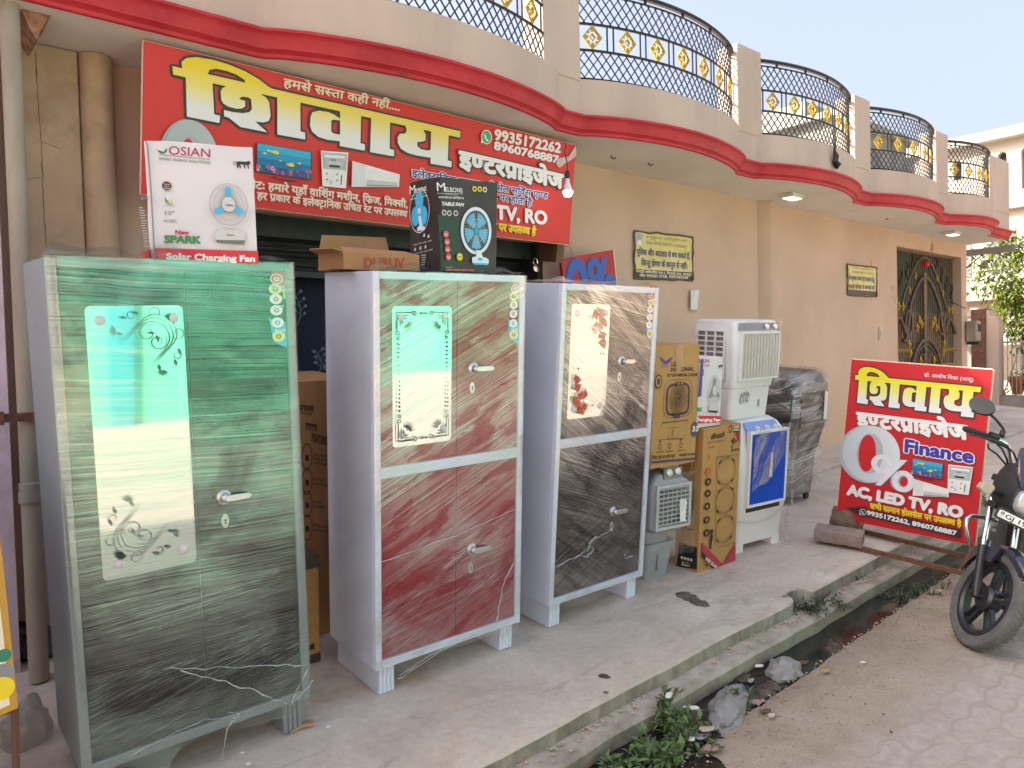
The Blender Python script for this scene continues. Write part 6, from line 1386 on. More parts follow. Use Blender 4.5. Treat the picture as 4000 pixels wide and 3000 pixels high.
sheet(P, uc); P = [[(-.055 - .012 * abs(nz(u * 5, v * 7, 3)), -.05 + .40 * u, uh + .02 - (uh - .05) * v * (.85 + .15 * sin(u * 7))) for v in [j / 14 for j in range(15)]] for u in [i / 8 for i in range(9)]]; sheet(P, uc)
P = [[(-.05 + (uw + .11) * u, -.05 + .40 * v, uh + .012 + .02 * abs(nz(u * 6, v * 6, 8))) for v in [j / 8 for j in range(9)]] for u in [i / 8 for i in range(9)]]; sheet(P, uc)
# black cooler behind, fully wrapped
TQ = platT(6.27, 3.60, rad(1)) ; bw = hit(TQ, (3172, 1960), 1, 0).x; bh = hit(TQ, (3190, 1440), 1, .1).z
bk = thing('air_cooler', 'big black cooler on castors wrapped in wrinkled film by the wall', 'air cooler', TQ)
bd = .62; bx0 = -.0; bw = .50
mb = MB(); zq = bh * .42
loft(mb, [(.08, .02, bw - .03, .02, bd - .03), (zq - .02, -.0, bw - .01, .0, bd), (zq, -.02, bw + .01, -.02, bd + .02), (zq + .06, -.02, bw + .02, -.02, bd + .02), (zq + .24, -.02, bw + .08, -.04, bd + .04), (bh - .12, -.02, bw + .08, -.04, bd + .04), (bh - .03, .0, bw + .05, .02, bd + .03), (bh, .06, bw, .08, bd - .03)], .05, 0); mb.build('body', cbk, bk, smooth='auto')
mb = MB(); loft(mb, [(.085, .015, bw - .025, .015, bd - .025), (zq - .03, -.004, bw - .006, -.004, bd + .004)], .05); mb.build('tank', mat('tank_dark_grey', (.13, .135, .14), .4, var=.1), bk, smooth='auto')
mb = MB(); mb.box(-.03, -.0205, .0, .012, zq + .05, bh - .1); mb.build('green_trim', mat('green_trim', (.03, .14, .05), .4), bk)
mb = MB(); 
for k in range(6): z = zq + .22 + k * .055; mb.box(.05, bw + .02, -.052, -.042, z, z + .03)
mb.build('front_louvres', mat('louvre_grey', (.06, .06, .06), .45, var=.3, vs=9), bk)
mb = MB(); mb.prism([(bw * .9, -.06, bh - .45), (bw * 1.02, -.06, bh - .45), (bw * 1.02, -.06, bh - .2), (bw * .9, -.06, bh - .18)], (0, -.003, 0)); mb.build('tag', mat('paper', (.72, .72, .66), .8, var=.08), bk)
for x, y in ((.05, .06), (bw - .06, .06), (.05, bd - .06), (bw - .06, bd - .06)):
    mb = MB(); mb.lathe([(.0, -.014), (.036, -.013), (.04, 0), (.036, .013), (0, .014)], 16, Matrix.Translation((x, y, .04)) @ Matrix.Rotation(pi / 2, 4, 'X')); mb.box(x - .012, x + .012, y - .018, y + .018, .05, .083); mb.build('castor', blackmetal, bk)
fb = film('film_on_black', [(15, -1, 3), (-25, .9, 3), (50, 1.0, 3), (5, .3, 1.2)], 1.0, base=.12, light=.5, bump=.5, sidecut=0)
mb = MB(); mb.uv = []; rows = []; per = rrect(-.03, bw + .09, -.055, bd + .05, .06, 4)
for j in range(26):
    v = j / 25; row = []; u = 0; z = .12 + (bh + .02 - .12) * (v if v < .82 else .82 + .18 * sin((v - .82) / .18 * pi / 2)); kx = 1 if z > zq + .2 else (.93 if z < zq else .93 + .07 * (z - zq) / .2); kx *= 1 if v < .82 else 1 - .30 * ((v - .82) / .18) ** 2.2
    for i, (x, y) in enumerate(per + [per[0]]):
        if i: u += (Vector((x, y)) - Vector(per[i - 1])).length
        o_ = 1.0 + .05 * nz(u * 6, z * 7, 5); row.append((.25 + (x - .25) * kx * o_, .3 + (y - .3) * kx * o_, z + .02 * nz(u * 4, z))); mb.uv.append((u, z))
    rows.append(row)
mb.grid(rows); n_ = len(per) + 1; mb.v.append((.25, .3, bh + .035)); mb.uv.append((.3, 2.2)); c_ = len(mb.v) - 1; b0 = 25 * n_
for i in range(n_ - 1): mb.f.append((b0 + i, b0 + i + 1, c_)); mb.m.append(0)
mb.build('plastic_wrap', fb, bk, smooth=True, recalc=False)
# small grey cooler with the tall carton on it
TG = platT(3.86, 3.235, rad(-8)); gw = hit(TG, (2616, 2250), 1, 0).x; gh_ = hit(TG, (2620, 1818), 1, .1).z
gc_ = thing('air_cooler', 'small grey cooler in clear film under the tall yellow cooler carton', 'air cooler', TG)
gzq = hit(TG, (2560, 2130), 1, 0).z; gx_ = hit(TG, (2690, 1950), 1, -.05).x; gb = hit(TG, (2600, 2080), 1, -.05).z; gl = hit(TG, (2550, 1950), 1, -.05).x
mb = MB(); loft(mb, [(0, .0, gw, .02, .34), (gzq - .03, -.012, gw + .02, .0, .36), (gzq, -.02, gw + .04, -.01, .37), (gzq + .01, -.02, gw + .04, -.01, .37)], .03); loft(mb, [(gzq + .01, .0, gw - .01, .02, .34), (gb, .0, gw, .02, .34)], .03)
mb.build('tank', cgr, gc_, smooth='auto')
mb = MB(); loft(mb, [(gb - .01, gl + .05, gx_ - .02, -.02, .34), (gb + .03, gl - .01, gx_ + .012, -.05, .36), (gh_ - .075, gl - .01, gx_ + .012, -.05, .36), (gh_ - .012, gl + .05, gx_ - .10, -.03, .34), (gh_, gl + .09, gx_ - .14, .0, .32)], .035); mb.build('body', cgr, gc_, smooth='auto')
g0, g1, h0, h1 = gl + .03, gx_ - .02, gb + .045, gh_ - .095
mb = MB(); mb.box(g0, g1, -.056, -.0505, h0, h1); mb.build('grille_back', mat('grille_dark', (.055, .055, .06), .6, var=.3, vs=30), gc_)
mb = MB()
for k in range(9): z = h0 + .012 + (h1 - h0 - .024) * k / 8; mb.prism([(g0, -.058, z - .008), (g0, -.072, z + .004), (g0, -.070, z + .009), (g0, -.057, z - .002)], (g1 - g0, 0, 0))
for k in range(7): x = g0 + (g1 - g0) * (k + .5) / 7; mb.box(x - .003, x + .003, -.060, -.0565, h0, h1)
for bx in ((g0 - .018, g0, h0 - .018, h1 + .018), (g1, g1 + .018, h0 - .018, h1 + .018)): mb.box(bx[0], bx[1], -.076, -.05, bx[2], bx[3])
mb.box(g0, g1, -.075, -.0502, h1, h1 + .018); mb.box(g0, g1, -.075, -.0502, h0 - .018, h0); mb.build('front_grille', mat('grille_light', (.48, .49, .52), .35, var=.04), gc_, bevel=.002)
for q in ((2612, 1847), (2645, 1840)):
    p = hit(TG, q, 1, -.045); mb = MB(); mb.lathe([(.026, 0), (.025, .016), (.018, .02), (0, .021)], 16, Matrix.Translation((p.x, -.04, p.z)) @ Matrix.Rotation(rad(75), 4, 'X')); mb.build('knob', knob, gc_, smooth='auto')
p = hit(TG, (2625, 1843), 1, -.04); mb = MB(); mb.box(p.x - .075, p.x + .085, -.0485, -.035, p.z - .045, p.z + .03); mb.build('control_panel', mat('panel_dark', (.20, .21, .23), .4), gc_, bevel=.003)
mb = MB(); p = hit(TG, (2568, 2215), 1, -.0); mb.box(p.x - .005, p.x + .005, -.004, .02, .06, gzq - .06); mb.build('water_gauge', mat('gauge_grey2', (.22, .23, .26), .4), gc_)
mb = MB(); A = [hit(TG, q, 1, -.085) for q in ((2655, 1956), (2662, 1948), (2678, 1948), (2683, 1958), (2677, 2028), (2682, 2034), (2657, 2038))]; mb.prism(A, (0, .002, 0)); mb.build('tag', mat('tag_white', (.74, .74, .75), .7, var=.02), gc_)
P = [[(gl - .03 + (gx_ - gl + .06) * u, -.085 - .012 * abs(nz(u * 5, v * 7, 6)), gh_ - (gh_ - gzq + .06) * v) for v in [j / 14 for j in range(15)]] for u in [i / 10 for i in range(11)]]; sheet(P, gc_)
TE = TG @ Matrix.Translation((0, -.10, gh_ + .003)) @ Matrix.Rotation(rad(5), 4, 'Z'); x1_ = hit(TE, (2714, 1803), 1, 0).x; x0_ = hit(TE, (2540, 1820), 1, 0).x; TE = TE @ Matrix.Translation((x0_, 0, 0)) ; eh = hit(TE, (2680, 1347), 1, 0).z; z0_ = hit(TE, (2714, 1803), 1, 0).z
ec = carton(TE @ Matrix.Translation((0, 0, z0_)), x1_ - x0_, .30, eh - z0_, kraftY, 'tall yellow commercial cooler carton with a fan drawing, on the small grey cooler', 15, .006)
TE = TE @ Matrix.Translation((0, 0, z0_)); F = Face(TE, 1, 0)
F.poly([(2574, 1391), (2590, 1402), (2600, 1412), (2611, 1402), (2628, 1391), (2620, 1412), (2607, 1420), (2600, 1426), (2594, 1420), (2582, 1412)], NAVY); F.poly([(2583, 1423), (2612, 1422), (2611, 1434), (2583, 1436)], ink('dull_violet', (.20, .10, .14))); F.text('BINGO', (2585, 1432), (2610, 1431), (2585, 1425), kraftY, .04)
F.text('LEO', (2622, 1430), (2655, 1429), (2623, 1415), BROWNI, .045); F.text('NATIONAL', (2620, 1451), (2708, 1448), (2621, 1436), BROWNI, .045); F.text('12" COMMERCIAL COOLER', (2606, 1471), (2724, 1468), (2606, 1460), BROWNI, .05)
F.poly([(2735, 1405), (2746, 1398), (2738, 1545), (2724, 1553)], NAVY)
def RR(q0, q1, r, w2, m): a, b_ = F.px(q0), F.px(q1); F.line(rrect(min(a.x, b_.x), max(a.x, b_.x), min(a.y, b_.y), max(a.y, b_.y), r), w2, m, False, closed=True)
RR((2594, 1487), (2698, 1622), .06, .003, BROWNI); RR((2606, 1505), (2687, 1612), .05, .016, ink('drawn_navy', (.03, .02, .06))); p = F.px((2647, 1556))
for k in range(30):
    a = 2 * pi * k / 30; F.line([(p.x + .02 * cos(a), p.y + .025 * sin(a)), (p.x + .06 * cos(a + .25), p.y + .072 * sin(a + .25)), (p.x + .085 * cos(a + .5), p.y + .105 * sin(a + .5))], .004, BROWNI, False)
for r in (.05, .07, .09): F.ring((p.x, p.y), r, r - .002, BROWNI, r * 1.22, r * 1.22 - .002, px=False)
F.disc((p.x, p.y), .014, BROWNI, .018, px=False); F.poly([(2640, 1492), (2667, 1490), (2666, 1503), (2639, 1505)], BROWNI); F.disc((2647, 1498), .008, kraftY); F.disc((2660, 1497), .008, kraftY)
F.poly([(2626, 1620), (2655, 1618), (2650, 1632), (2628, 1634)], ink('drawn_navy', (.03, .02, .06)))
for P in ([(2590, 1615), (2582, 1650), (2683, 1640), (2690, 1612)], [(2582, 1652), (2567, 1718), (2668, 1712), (2683, 1642)], [(2607, 1672), (2604, 1712), (2642, 1710), (2649, 1668)]): F.line(P, .003, BROWNI, closed=True)
F.line([(2627, 1674), (2620, 1705)], .006, BROWNI); F.poly([(2572, 1720), (2580, 1720), (2576, 1731)], BROWNI); F.poly([(2652, 1713), (2660, 1713), (2655, 1724)], BROWNI)
F.disc((2710, 1676), .030, ink('disc_navy', (.06, .055, .13)), .050); F.text('33', (2699, 1684), (2722, 1683), (2701, 1665), CREAM, .04)
F.disc((2568, 1490), .034, BROWNI, .045); F.disc((2568, 1490), .026, kraftY, .035); F.disc((2568, 1490), .016, BROWNI, .022); F.poly([(2556, 1505), (2563, 1508), (2560, 1520)], BROWNI); F.poly([(2570, 1508), (2577, 1505), (2573, 1519)], BROWNI)
for x in (2573, 2611, 2655): F.ring((x, 1744 - (x - 2573) * .08), .014, .010, BROWNI, .020, .015); F.line([(x - 14, 1766 - (x - 2573) * .08), (x + 14, 1763 - (x - 2573) * .08)], .005, BROWNI)
F.text('निर्मित भारत का अपना कूलर', (2542, 1793), (2632, 1784), (2542, 1783), BROWNI, .03); F.text('HONEY COMB', (2648, 1781), (2708, 1776), (2648, 1773), BROWNI, .05); F.poly([(2540, 1801), (2713, 1786), (2713, 1794), (2540, 1810)], ink('carton_navy', (.06, .04, .10)))
mb_ = F.build('lettering', ec); F = Face(TE, 1, -.003); F.poly([(2640, 1349), (2668, 1348), (2664, 1440), (2640, 1470)], tapeb); F.build('parcel_tape', ec)

# ================================================================== the motorcycle
def D(q, dep): return CAMPOS + ray(*q) * dep
c0 = onZ((3776, 2526), road_z(4.8)); HD = rad(226)
TM = Matrix.Translation(c0) @ Matrix.Rotation(HD, 4, 'Z') @ Matrix.Rotation(rad(-25), 4, 'X')
bike = thing('motorcycle', 'dark blue motorcycle parked by the drain with its front wheel turned left', 'motorcycle', TM)
Mi = TM.inverted()
def Lc(q, dep): return Mi @ D(q, dep)
R0 = .30
rub = mat('dusty_tyre', (.11, .11, .105), .85, var=.25, vs=14, bump=.3, bs=60)
alloy = mat('alloy_black', (.03, .032, .038), .35, metal=.4, var=.2); blu = mat('bike_dark_blue', (.016, .017, .030), .22, var=.1, coat=.6); bplast = mat('bike_black', (.018, .018, .019), .45, var=.2)
RY = Matrix.Translation((0, 0, R0)) @ Matrix.Rotation(pi / 2, 4, 'X')
def wheel(x0, parent):
    M = Matrix.Translation((x0, 0, 0)) @ RY
    w_ = thing('wheel', None, None); w_.parent = parent
    mb = MB(); prof = [(.222, -.030), (.232, -.034), (.262, -.041), (.284, -.037), (.296, -.021), (.300, 0), (.296, .021), (.284, .037), (.262, .041), (.232, .034), (.222, .030)]
    mb.lathe(prof, 56, M, cap=False)
    for k in range(56):
        a = 2 * pi * k / 56
        for s in (-1, 1):
            P = []
            for t in (0, .33, .66, 1): 
                yy = s * (.004 + .031 * t); r = .3012 - .010 * t * t - .002 * t; aa = a + .10 * t + (.05 if s > 0 else 0); P.append((r * cos(aa), r * sin(aa), yy))
            mb.tube([M @ Vector(p) for p in P], .0042, 4)
    mb.build('tyre', rub, w_, smooth='auto')
    mb = MB(); mb.lathe([(.190, -.022), (.205, -.034), (.228, -.034), (.228, -.028), (.21, -.012), (.205, 0), (.21, .012), (.228, .028), (.228, .034), (.205, .034), (.190, .022), (.190, -.022)], 48, M, cap=False)
    for k in range(5):
        a = 2 * pi * k / 5 + .35; ax = Matrix.Rotation(a, 4, 'Z')
        for s in (-1, 1):
            mb.hexa([M @ ax @ Vector(p) for p in ((.05, s * .008, -.016), (.05, s * .026, -.014), (.05, s * .026, .014), (.05, s * .008, .016))], [M @ ax @ Vector(p) for p in ((.20, s * .022, -.014), (.20, s * .038, -.012), (.20, s * .038, .012), (.20, s * .022, .014))])
    mb.build('rim', alloy, w_, smooth='auto')
    mb = MB(); mb.lathe([(.0, -.06), (.02, -.06), (.025, -.045), (.068, -.040), (.075, -.02), (.075, .03), (.06, .045), (.025, .05), (.02, .075), (0, .076)], 24, M); mb.build('hub', alloy, w_, smooth='auto')
    return w_
def empty_child(o): o.empty_display_size = .05; return o
wheel(0, bike)
rk = math.tan(rad(24))
for s in (-1, 1):
    f = thing('fork', None, None); f.parent = bike
    mb = MB(); mb.tube([(.02, s * .088, .285), (0, s * .088, R0 + .02), (-.20 * rk, s * .088, R0 + .2), (-.27 * rk, s * .088, R0 + .27)], [.018, .022, .024, .026], 12); mb.lathe([(0, -.012), (.018, -.012), (.018, .012), (0, .012)], 12, Matrix.Translation((0, s * .105, R0)) @ Matrix.Rotation(pi / 2, 4, 'X')); mb.build('fork_slider', bplast, f, smooth='auto')
    mb = MB(); mb.tube([(-.26 * rk, s * .088, R0 + .26), (-.62 * rk, s * .088, R0 + .62)], .0165, 12); mb.build('fork_tube', chrome, f, smooth='auto')
mb = MB(); R = []
for k in range(20):
    a = rad(38) + rad(125) * k / 19; r = .330; wd = .062 * (.55 + .45 * min(1, k / 4)); row = []
    for j in range(9):
        b_ = -1 + 2 * j / 8; rr = r - .020 * b_ * b_ - .03 * abs(b_) ** 4; row.append((rr * cos(a), wd * b_, R0 + rr * sin(a)))
    R.append(row)
mb.grid(R)
mb.hexa([(.02, -.075, .60), (.02, -.055, .60), (-.15, -.055, .62), (-.15, -.075, .62)], [(.0, -.086, .50), (.0, -.07, .50), (-.13, -.07, .50), (-.13, -.086, .50)])
o = mb.build('mudguard', blu, bike, smooth='auto'); sm = o.modifiers.new('t', 'SOLIDIFY'); sm.thickness = .006
mb = MB(); mb.box(-.24, -.16, -.11, .11, R0 + .50, R0 + .54); mb.box(-.31, -.23, -.11, .11, R0 + .66, R0 + .70); mb.build('triple_clamp', bplast, bike, bevel=.006)
# headlamp cowl, lamp, plate
mb = MB(); zc = .88
def ring_(x, w, h, zc_, n=18, p=2.6, oy=0):
    return [(x, oy + w * math.copysign(abs(cos(a)) ** (2 / p), cos(a)), zc_ + h * math.copysign(abs(sin(a)) ** (2 / p), sin(a))) for a in [2 * pi * k / n for k in range(n)]]
mb.rings([ring_(-.02, .07, .08, .90), ring_(-.04, .10, .115, .91), ring_(-.14, .125, .15, .93), ring_(-.25, .12, .15, .96), ring_(-.30, .08, .10, .98)]); cw = mb.build('headlamp_cowl', bplast, bike, smooth='auto')
mb = MB(); P = [(-.02, -.10, .96), (-.05, -.135, 1.04), (-.13, -.12, 1.14), (-.20, -.08, 1.20), (-.20, .08, 1.20), (-.13, .12, 1.14), (-.05, .135, 1.04), (-.02, .10, .96)]
mb.rings([P, [(x - .035, y * .9, z - .01) for x, y, z in P]]); mb.build('visor', blu, cw, bevel=.006)
mb = MB(); mb.rings([ring_(-.012, .02, .02, .89), ring_(-.005, .07, .06, .89), ring_(-.03, .095, .085, .89)]); mb.build('headlamp', mat('lamp_glass', (.45, .48, .48), .12, metal=.3, var=0), cw, smooth=True)
Pq = [Lc(q, d) for q, d in (((3898, 1984), 4.33), ((4062, 2062), 4.28), ((4052, 2098), 4.28), ((3893, 2014), 4.33))]
ex_ = (Pq[1] - Pq[0]).normalized(); ez_ = (Pq[0] - Pq[3]); ez_ = (ez_ - ex_ * ez_.dot(ex_)).normalized(); ey_ = ez_.cross(ex_)
Tp = TM @ M4(((ex_.x, ey_.x, ez_.x), (ex_.y, ey_.y, ez_.y), (ex_.z, ey_.z, ez_.z)), Pq[3])
pl = thing('number_plate', None, None); pl.parent = bike; pl.matrix_parent_inverse = Matrix(); pl.matrix_basis = TM.inverted() @ Tp
pw_, ph_ = (Pq[1] - Pq[0]).length, (Pq[0] - Pq[3]).dot(ez_)
mb = MB(); mb.prism([(x, 0, z) for x, z in rrect(-.012, pw_ + .012, -.012, ph_ + .012, .012)], (0, .008, 0)); mb.build('plate_frame', bplast, pl)
mb = MB(); mb.prism([(x, -.0005, z) for x, z in rrect(0, pw_, 0, ph_, .008)], (0, -.003, 0)); mb.build('plate', WHITE, pl)
F = Face(Tp, 1, -.0035); F.text('GJ 19B 4', (pw_ * .17, ph_ * .2), (pw_ * .95, ph_ * .2), (pw_ * .17, ph_ * .78), BLACK, .02, px=False); F.poly([(pw_ * .04, ph_ * .45), (pw_ * .13, ph_ * .45), (pw_ * .13, ph_ * .85), (pw_ * .04, ph_ * .85)], GREY, False); F.text('IND', (pw_ * .04, ph_ * .15), (pw_ * .13, ph_ * .15), (pw_ * .04, ph_ * .35), GREY, px=False); F.build('lettering', pl)
ind = thing('indicator', None, None); ind.parent = bike
a_, b_ = Lc((3850, 1912), 4.40), Lc((3905, 1928), 4.46); mb = MB(); d_ = (b_ - a_).normalized(); mb.tube([a_ + d_ * .03, b_ + d_ * .03], [.014, .018], 8); mb.build('stalk', bplast, ind)
mb = MB(); A = [Lc(q, 4.38) for q in ((3829, 1905), (3846, 1884), (3884, 1895), (3890, 1908), (3872, 1932), (3840, 1924))]; mb.prism(A, (-.05, 0, 0)); mb.build('lens', mat('clear_lens', (.42, .33, .26), .2, var=.1), ind, bevel=.006)
# bars, grip, lever, mirror, cables
hb_ = thing('handlebar', None, None); hb_.parent = bike
g0, g1 = Lc((3765, 1673), 4.62), Lc((3868, 1708), 4.63)
mb = MB(); mb.tube([g0, g0.lerp(g1, .1), g1], [.015, .019, .018], 10); mb.build('grip', mat('grip_rubber', (.025, .024, .026), .8, var=.2, bump=.5, bs=200), hb_, smooth='auto')
mb = MB(); mb.tube([g1, Lc((3910, 1722), 4.64), Lc((3932, 1738), 4.64), Lc((3945, 1765), 4.66), Lc((3947, 1800), 4.67), Lc((3943, 1830), 4.70)], .0125, 10); mb.tube([Lc((3975, 1830), 4.75), Lc((4040, 1840), 4.75), Lc((4100, 1730), 4.6), Lc((4250, 1740), 4.5)], .0125, 8); mb.build('bar', chrome, hb_, smooth=True)
mb = MB(); s0 = Lc((3882, 1706), 4.62); mb.tube([Lc((3866, 1702), 4.61), Lc((3895, 1712), 4.61)], .028, 10); mb.tube([Lc((3870, 1718), 4.58), Lc((3906, 1732), 4.58), Lc((3935, 1745), 4.58)], .013, 8); mb.build('switch_block', bplast, hb_, smooth='auto')
mb = MB(); mb.tube([Lc((3788, 1697), 4.55), Lc((3820, 1702), 4.54), Lc((3855, 1713), 4.55), Lc((3875, 1722), 4.58)], [.008, .007, .008, .010], 6); mb.build('lever', bplast, hb_, smooth=True)
mb = MB()
for P in (((3858, 1735), (3862, 1752), (3895, 1775), (3925, 1810), (3945, 1835)), ((3895, 1735), (3915, 1755), (3932, 1790), (3940, 1830)), ((3935, 1745), (3960, 1770), (3972, 1800), (3975, 1830))): mb.tube([Lc(q, 4.58) for q in P], .006, 6)
mb.build('control_cables', bplast, hb_, smooth=True)
mr = thing('mirror', None, None); mr.parent = bike
mb = MB(); c_ = Lc((3837, 1587), 4.66); ux = (Lc((3890, 1602), 4.60) - c_); uz = (Lc((3845, 1555), 4.68) - c_); un = ux.cross(uz).normalized(); R = []
for d_, k in ((-.028, .55), (-.02, .88), (0, 1), (.012, .97), (.013, .5)): R.append([c_ + un * d_ + ux * cos(a) * k + uz * sin(a) * k for a in [2 * pi * j / 26 for j in range(26)]])
mb.rings(R); mb.build('mirror_shell', bplast, mr, smooth='auto')
mb = MB(); mb.tube([Lc((3866, 1617), 4.62), Lc((3890, 1638), 4.62), Lc((3915, 1668), 4.62), Lc((3922, 1680), 4.62), Lc((3915, 1710), 4.62)], .008, 8); mb.tube([Lc((3919, 1682), 4.62), Lc((3910, 1708), 4.62)], .016, 8); mb.build('mirror_stem', bplast, mr, smooth=True)
mb = MB(); mb.tube([Lc(q, d_) for q, d_ in (((3790, 2135), 4.74), ((3779, 2090), 4.74), ((3772, 2050), 4.74), ((3778, 2027), 4.74), ((3798, 2015), 4.75), ((3850, 2022), 4.75), ((3910, 2038), 4.77), ((3965, 2060), 4.8), ((4030, 2085), 4.85), ((4060, 2180), 4.85))], .0135, 10); mb.tube([Lc(q, d_) for q, d_ in (((3845, 2195), 4.9), ((3875, 2210), 4.9), ((3910, 2222), 4.9), ((3990, 2240), 4.9))], .016, 10); mb.build('crash_guard', chrome, bike, smooth=True)
# the rest of the machine, behind the steering head and mostly out of the picture
TBk = Matrix.Translation(c0) @ Matrix.Rotation(rad(182), 4, 'Z') @ Matrix.Rotation(rad(-10), 4, 'X'); Kb = Mi @ TBk
def bb_(mb, name, m, **k):
    mb.v = [tuple(Kb @ Vector(v)) for v in mb.v]; return mb.build(name, m, bike, **k)
mb = MB(); mb.rings([ring_(-.42, .06, .05, .92), ring_(-.50, .12, .11, .90), ring_(-.70, .14, .13, .88), ring_(-.88, .08, .07, .84)]); bb_(mb, 'fuel_tank', blu, smooth='auto')
mb = MB(); mb.rings([ring_(-.86, .10, .035, .83), ring_(-1.2, .13, .04, .82), ring_(-1.55, .10, .04, .87)]); bb_(mb, 'seat', bplast, smooth='auto')
mb = MB(); mb.box(-.80, -.48, -.12, .12, .32, .60); mb.box(-.60, -.46, -.08, .08, .45, .72); bb_(mb, 'engine', mat('engine_grey', (.10, .10, .105), .5, metal=.5, var=.2), bevel=.02)
mb = MB(); mb.tube([(-.36, 0, .88), (-.46, 0, .6), (-.5, 0, .35), (-.8, 0, .28), (-1.0, 0, .4)], .02, 8); mb.tube([(-.36, 0, .88), (-.95, 0, .72), (-1.5, 0, .80)], .02, 8); bb_(mb, 'bike_frame', bplast, smooth=True)
w2 = wheel(0, bike); w2.matrix_basis = Kb @ Matrix.Translation((-1.27, 0, 0))
mb = MB(); mb.tube([(-.85, .16, .30), (-1.3, .17, .33), (-1.55, .17, .40)], [.02, .04, .035], 10); bb_(mb, 'exhaust', chrome, smooth=True)

# ================================================================== weeds and litter
random.seed(41)
def weed(base, n, h, spread, lean, label, ll=.055, lw=.022, group=None, m=None):
    t = thing('weed', label, 'weed', Matrix.Translation(base), group); lv = MB(); stn = MB()
    for k in range(n):
        a = random.uniform(0, 2 * pi); d = Vector((cos(a) * spread, sin(a) * spread, 1)) * random.uniform(.5, 1.1) + Vector(lean) * random.uniform(.6, 1.2); P = [Vector((random.gauss(0, .02), random.gauss(0, .02), -.015))]; L = h * random.uniform(.5, 1.1); ns = max(4, int(L / .028))
        for j in range(ns):
            d = (d + Vector((random.gauss(0, .18), random.gauss(0, .18), random.gauss(0, .1) - .03 * j)) + Vector(lean) * .12).normalized(); P.append(P[-1] + d * L / ns)
        stn.tube(P, .0022, 4)
        for j in range(1, len(P)):
            for q in range(3): 
                s_ = random.uniform(.5, 1.15) * (.6 + .5 * j / len(P)); dd = d + RV() * .9; leaf(lv, P[j] + RV() * .004, dd, Vector((0, 0, 1)), ll * s_, lw * s_, .25)
    stn.build('stem', mat('weed_stem', (.09, .10, .04), .7), t); lv.build('leaves', m or G3, t); return t
G4 = leafmat('weed_leaf_dark', (.032, .07, .028), .25); G5 = leafmat('weed_leaf_pale', (.09, .14, .06), .3)
def led(q, z=.17): return onZ(q, z)
weed(led((2600, 2790), .16), 26, .12, 1.0, (0, -.45, -.1), 'leafy weed bush growing from the drain ledge with a white scrap in it')
weed(led((2660, 2870), .11), 22, .13, 1.0, (0, -.3, -.2), 'leafy green weed clump hanging into the drain just below the ledge bush')
weed(led((2590, 2985), .08), 26, .12, 1.0, (-.1, .1, 0), 'broad leafed weed clump at the bottom edge of the photo in the drain', .07, .034)
weed(led((2420, 3015), .08), 20, .12, 1.0, (-.1, 0, 0), 'weeds at the bottom edge left of the broad leafed clump', .06, .028)
weed(led((2730, 2930), .08), 14, .11, .9, (0, 0, 0), 'low weed sprigs with pink scraps beside the road edge', .05, .02, m=G5)
weed(led((2925, 2790), .08), 3, .19, .25, (0, 0, 0), 'single tall weed stalk in front of the large plastic bag', .06, .02, m=G5)
weed(led((2830, 2820), .08), 5, .09, .8, (0, 0, 0), 'tiny weed sprig at the foot of the tall stalk', .05, .02, m=G5)
weed(Vector((4.47, 2.46, .25)), 24, .15, .8, (-.05, -.25, -.25), 'dark weed tuft filling the broken notch in the platform edge', .04, .015, m=G4)
weed(led((3230, 2365), .22), 16, .13, .8, (.1, -.25, -.3), 'small weed tuft on the ledge right of the broken notch', .04, .014, m=G4)
weed(led((3322, 2270), .24), 8, .09, .6, (0, -.1, -.2), 'thin dry sprig on the platform face near the rusty rails', .03, .010, m=G5)
for q, n, lb in (((3520, 2345), 18, 'grey green weeds at the road edge left of the tyre'), ((3600, 2330), 22, 'grey green weeds behind the tyre near the yellow scrap'), ((3660, 2310), 16, 'grey green weeds touching the front tyre')): weed(led(q, .13), n, .12, 1.1, (-.1, .1, 0), lb, .03, .014, m=leafmat('weed_leaf_grey', (.075, .105, .06), .25))
weed(onP((3850, 1975)), 9, .28, .7, (0, 0, 0), 'dry brown weed behind the standing sign and indicator', .05, .02, m=leafmat('dry_leaf', (.14, .10, .05), .2))
bagm = bpy.data.materials.new('thin_plastic_bag'); bagm.use_nodes = True; q_ = bagm.node_tree.nodes['Principled BSDF']; q_.inputs['Base Color'].default_value = (.42, .41, .40, 1); q_.inputs['Roughness'].default_value = .3; q_.inputs['Alpha'].default_value = .72; q_.inputs['Transmission Weight'].default_value = .25
def bag(base, sx, sy, sz, rot, label, seed):
    mb = MB(); R = []
    for j in range(22):
        a = -pi / 2 + pi * j / 21; row = []
        for i in range(34):
            b_ = 2 * pi * i / 34; p = Vector((cos(a) * cos(b_), cos(a) * sin(b_), sin(a))); k = .85 + .50 * abs(nz(p.x * 1.3 + seed, p.y * 1.5, p.z * 1.5)) + .16 * abs(nz(p.x * 3 + seed, p.y * 3, p.z * 3)) + .03 * nz(p.x * 8, p.y * 8 + seed, p.z * 8); p = p * k
            row.append((p.x * sx, p.y * sy, max(p.z, -.35) * sz))
        R.append(row)
    mb.rings(R); o = mb.build('plastic_bag', bagm, None, smooth='auto', T=Matrix.Translation(base) @ Matrix.Rotation(rot, 4, 'Z')); return tag(o, label, 'bag')
bag(onZ((3062, 2630), .11), .135, .085, .075, .3, 'greyish white plastic bag floating in the drain, the smaller and farther one', 1)
bag(onZ((2845, 2775), .10), .25, .09, .075, .42, 'large crumpled whitish plastic bag lying in the drain nearer the weeds', 5)
mud = mat('wet_mud', (.07, .055, .04), .6, var=.4, vs=10, bump=.6, bs=30, stain=(.20, .15, .11), sscale=5)
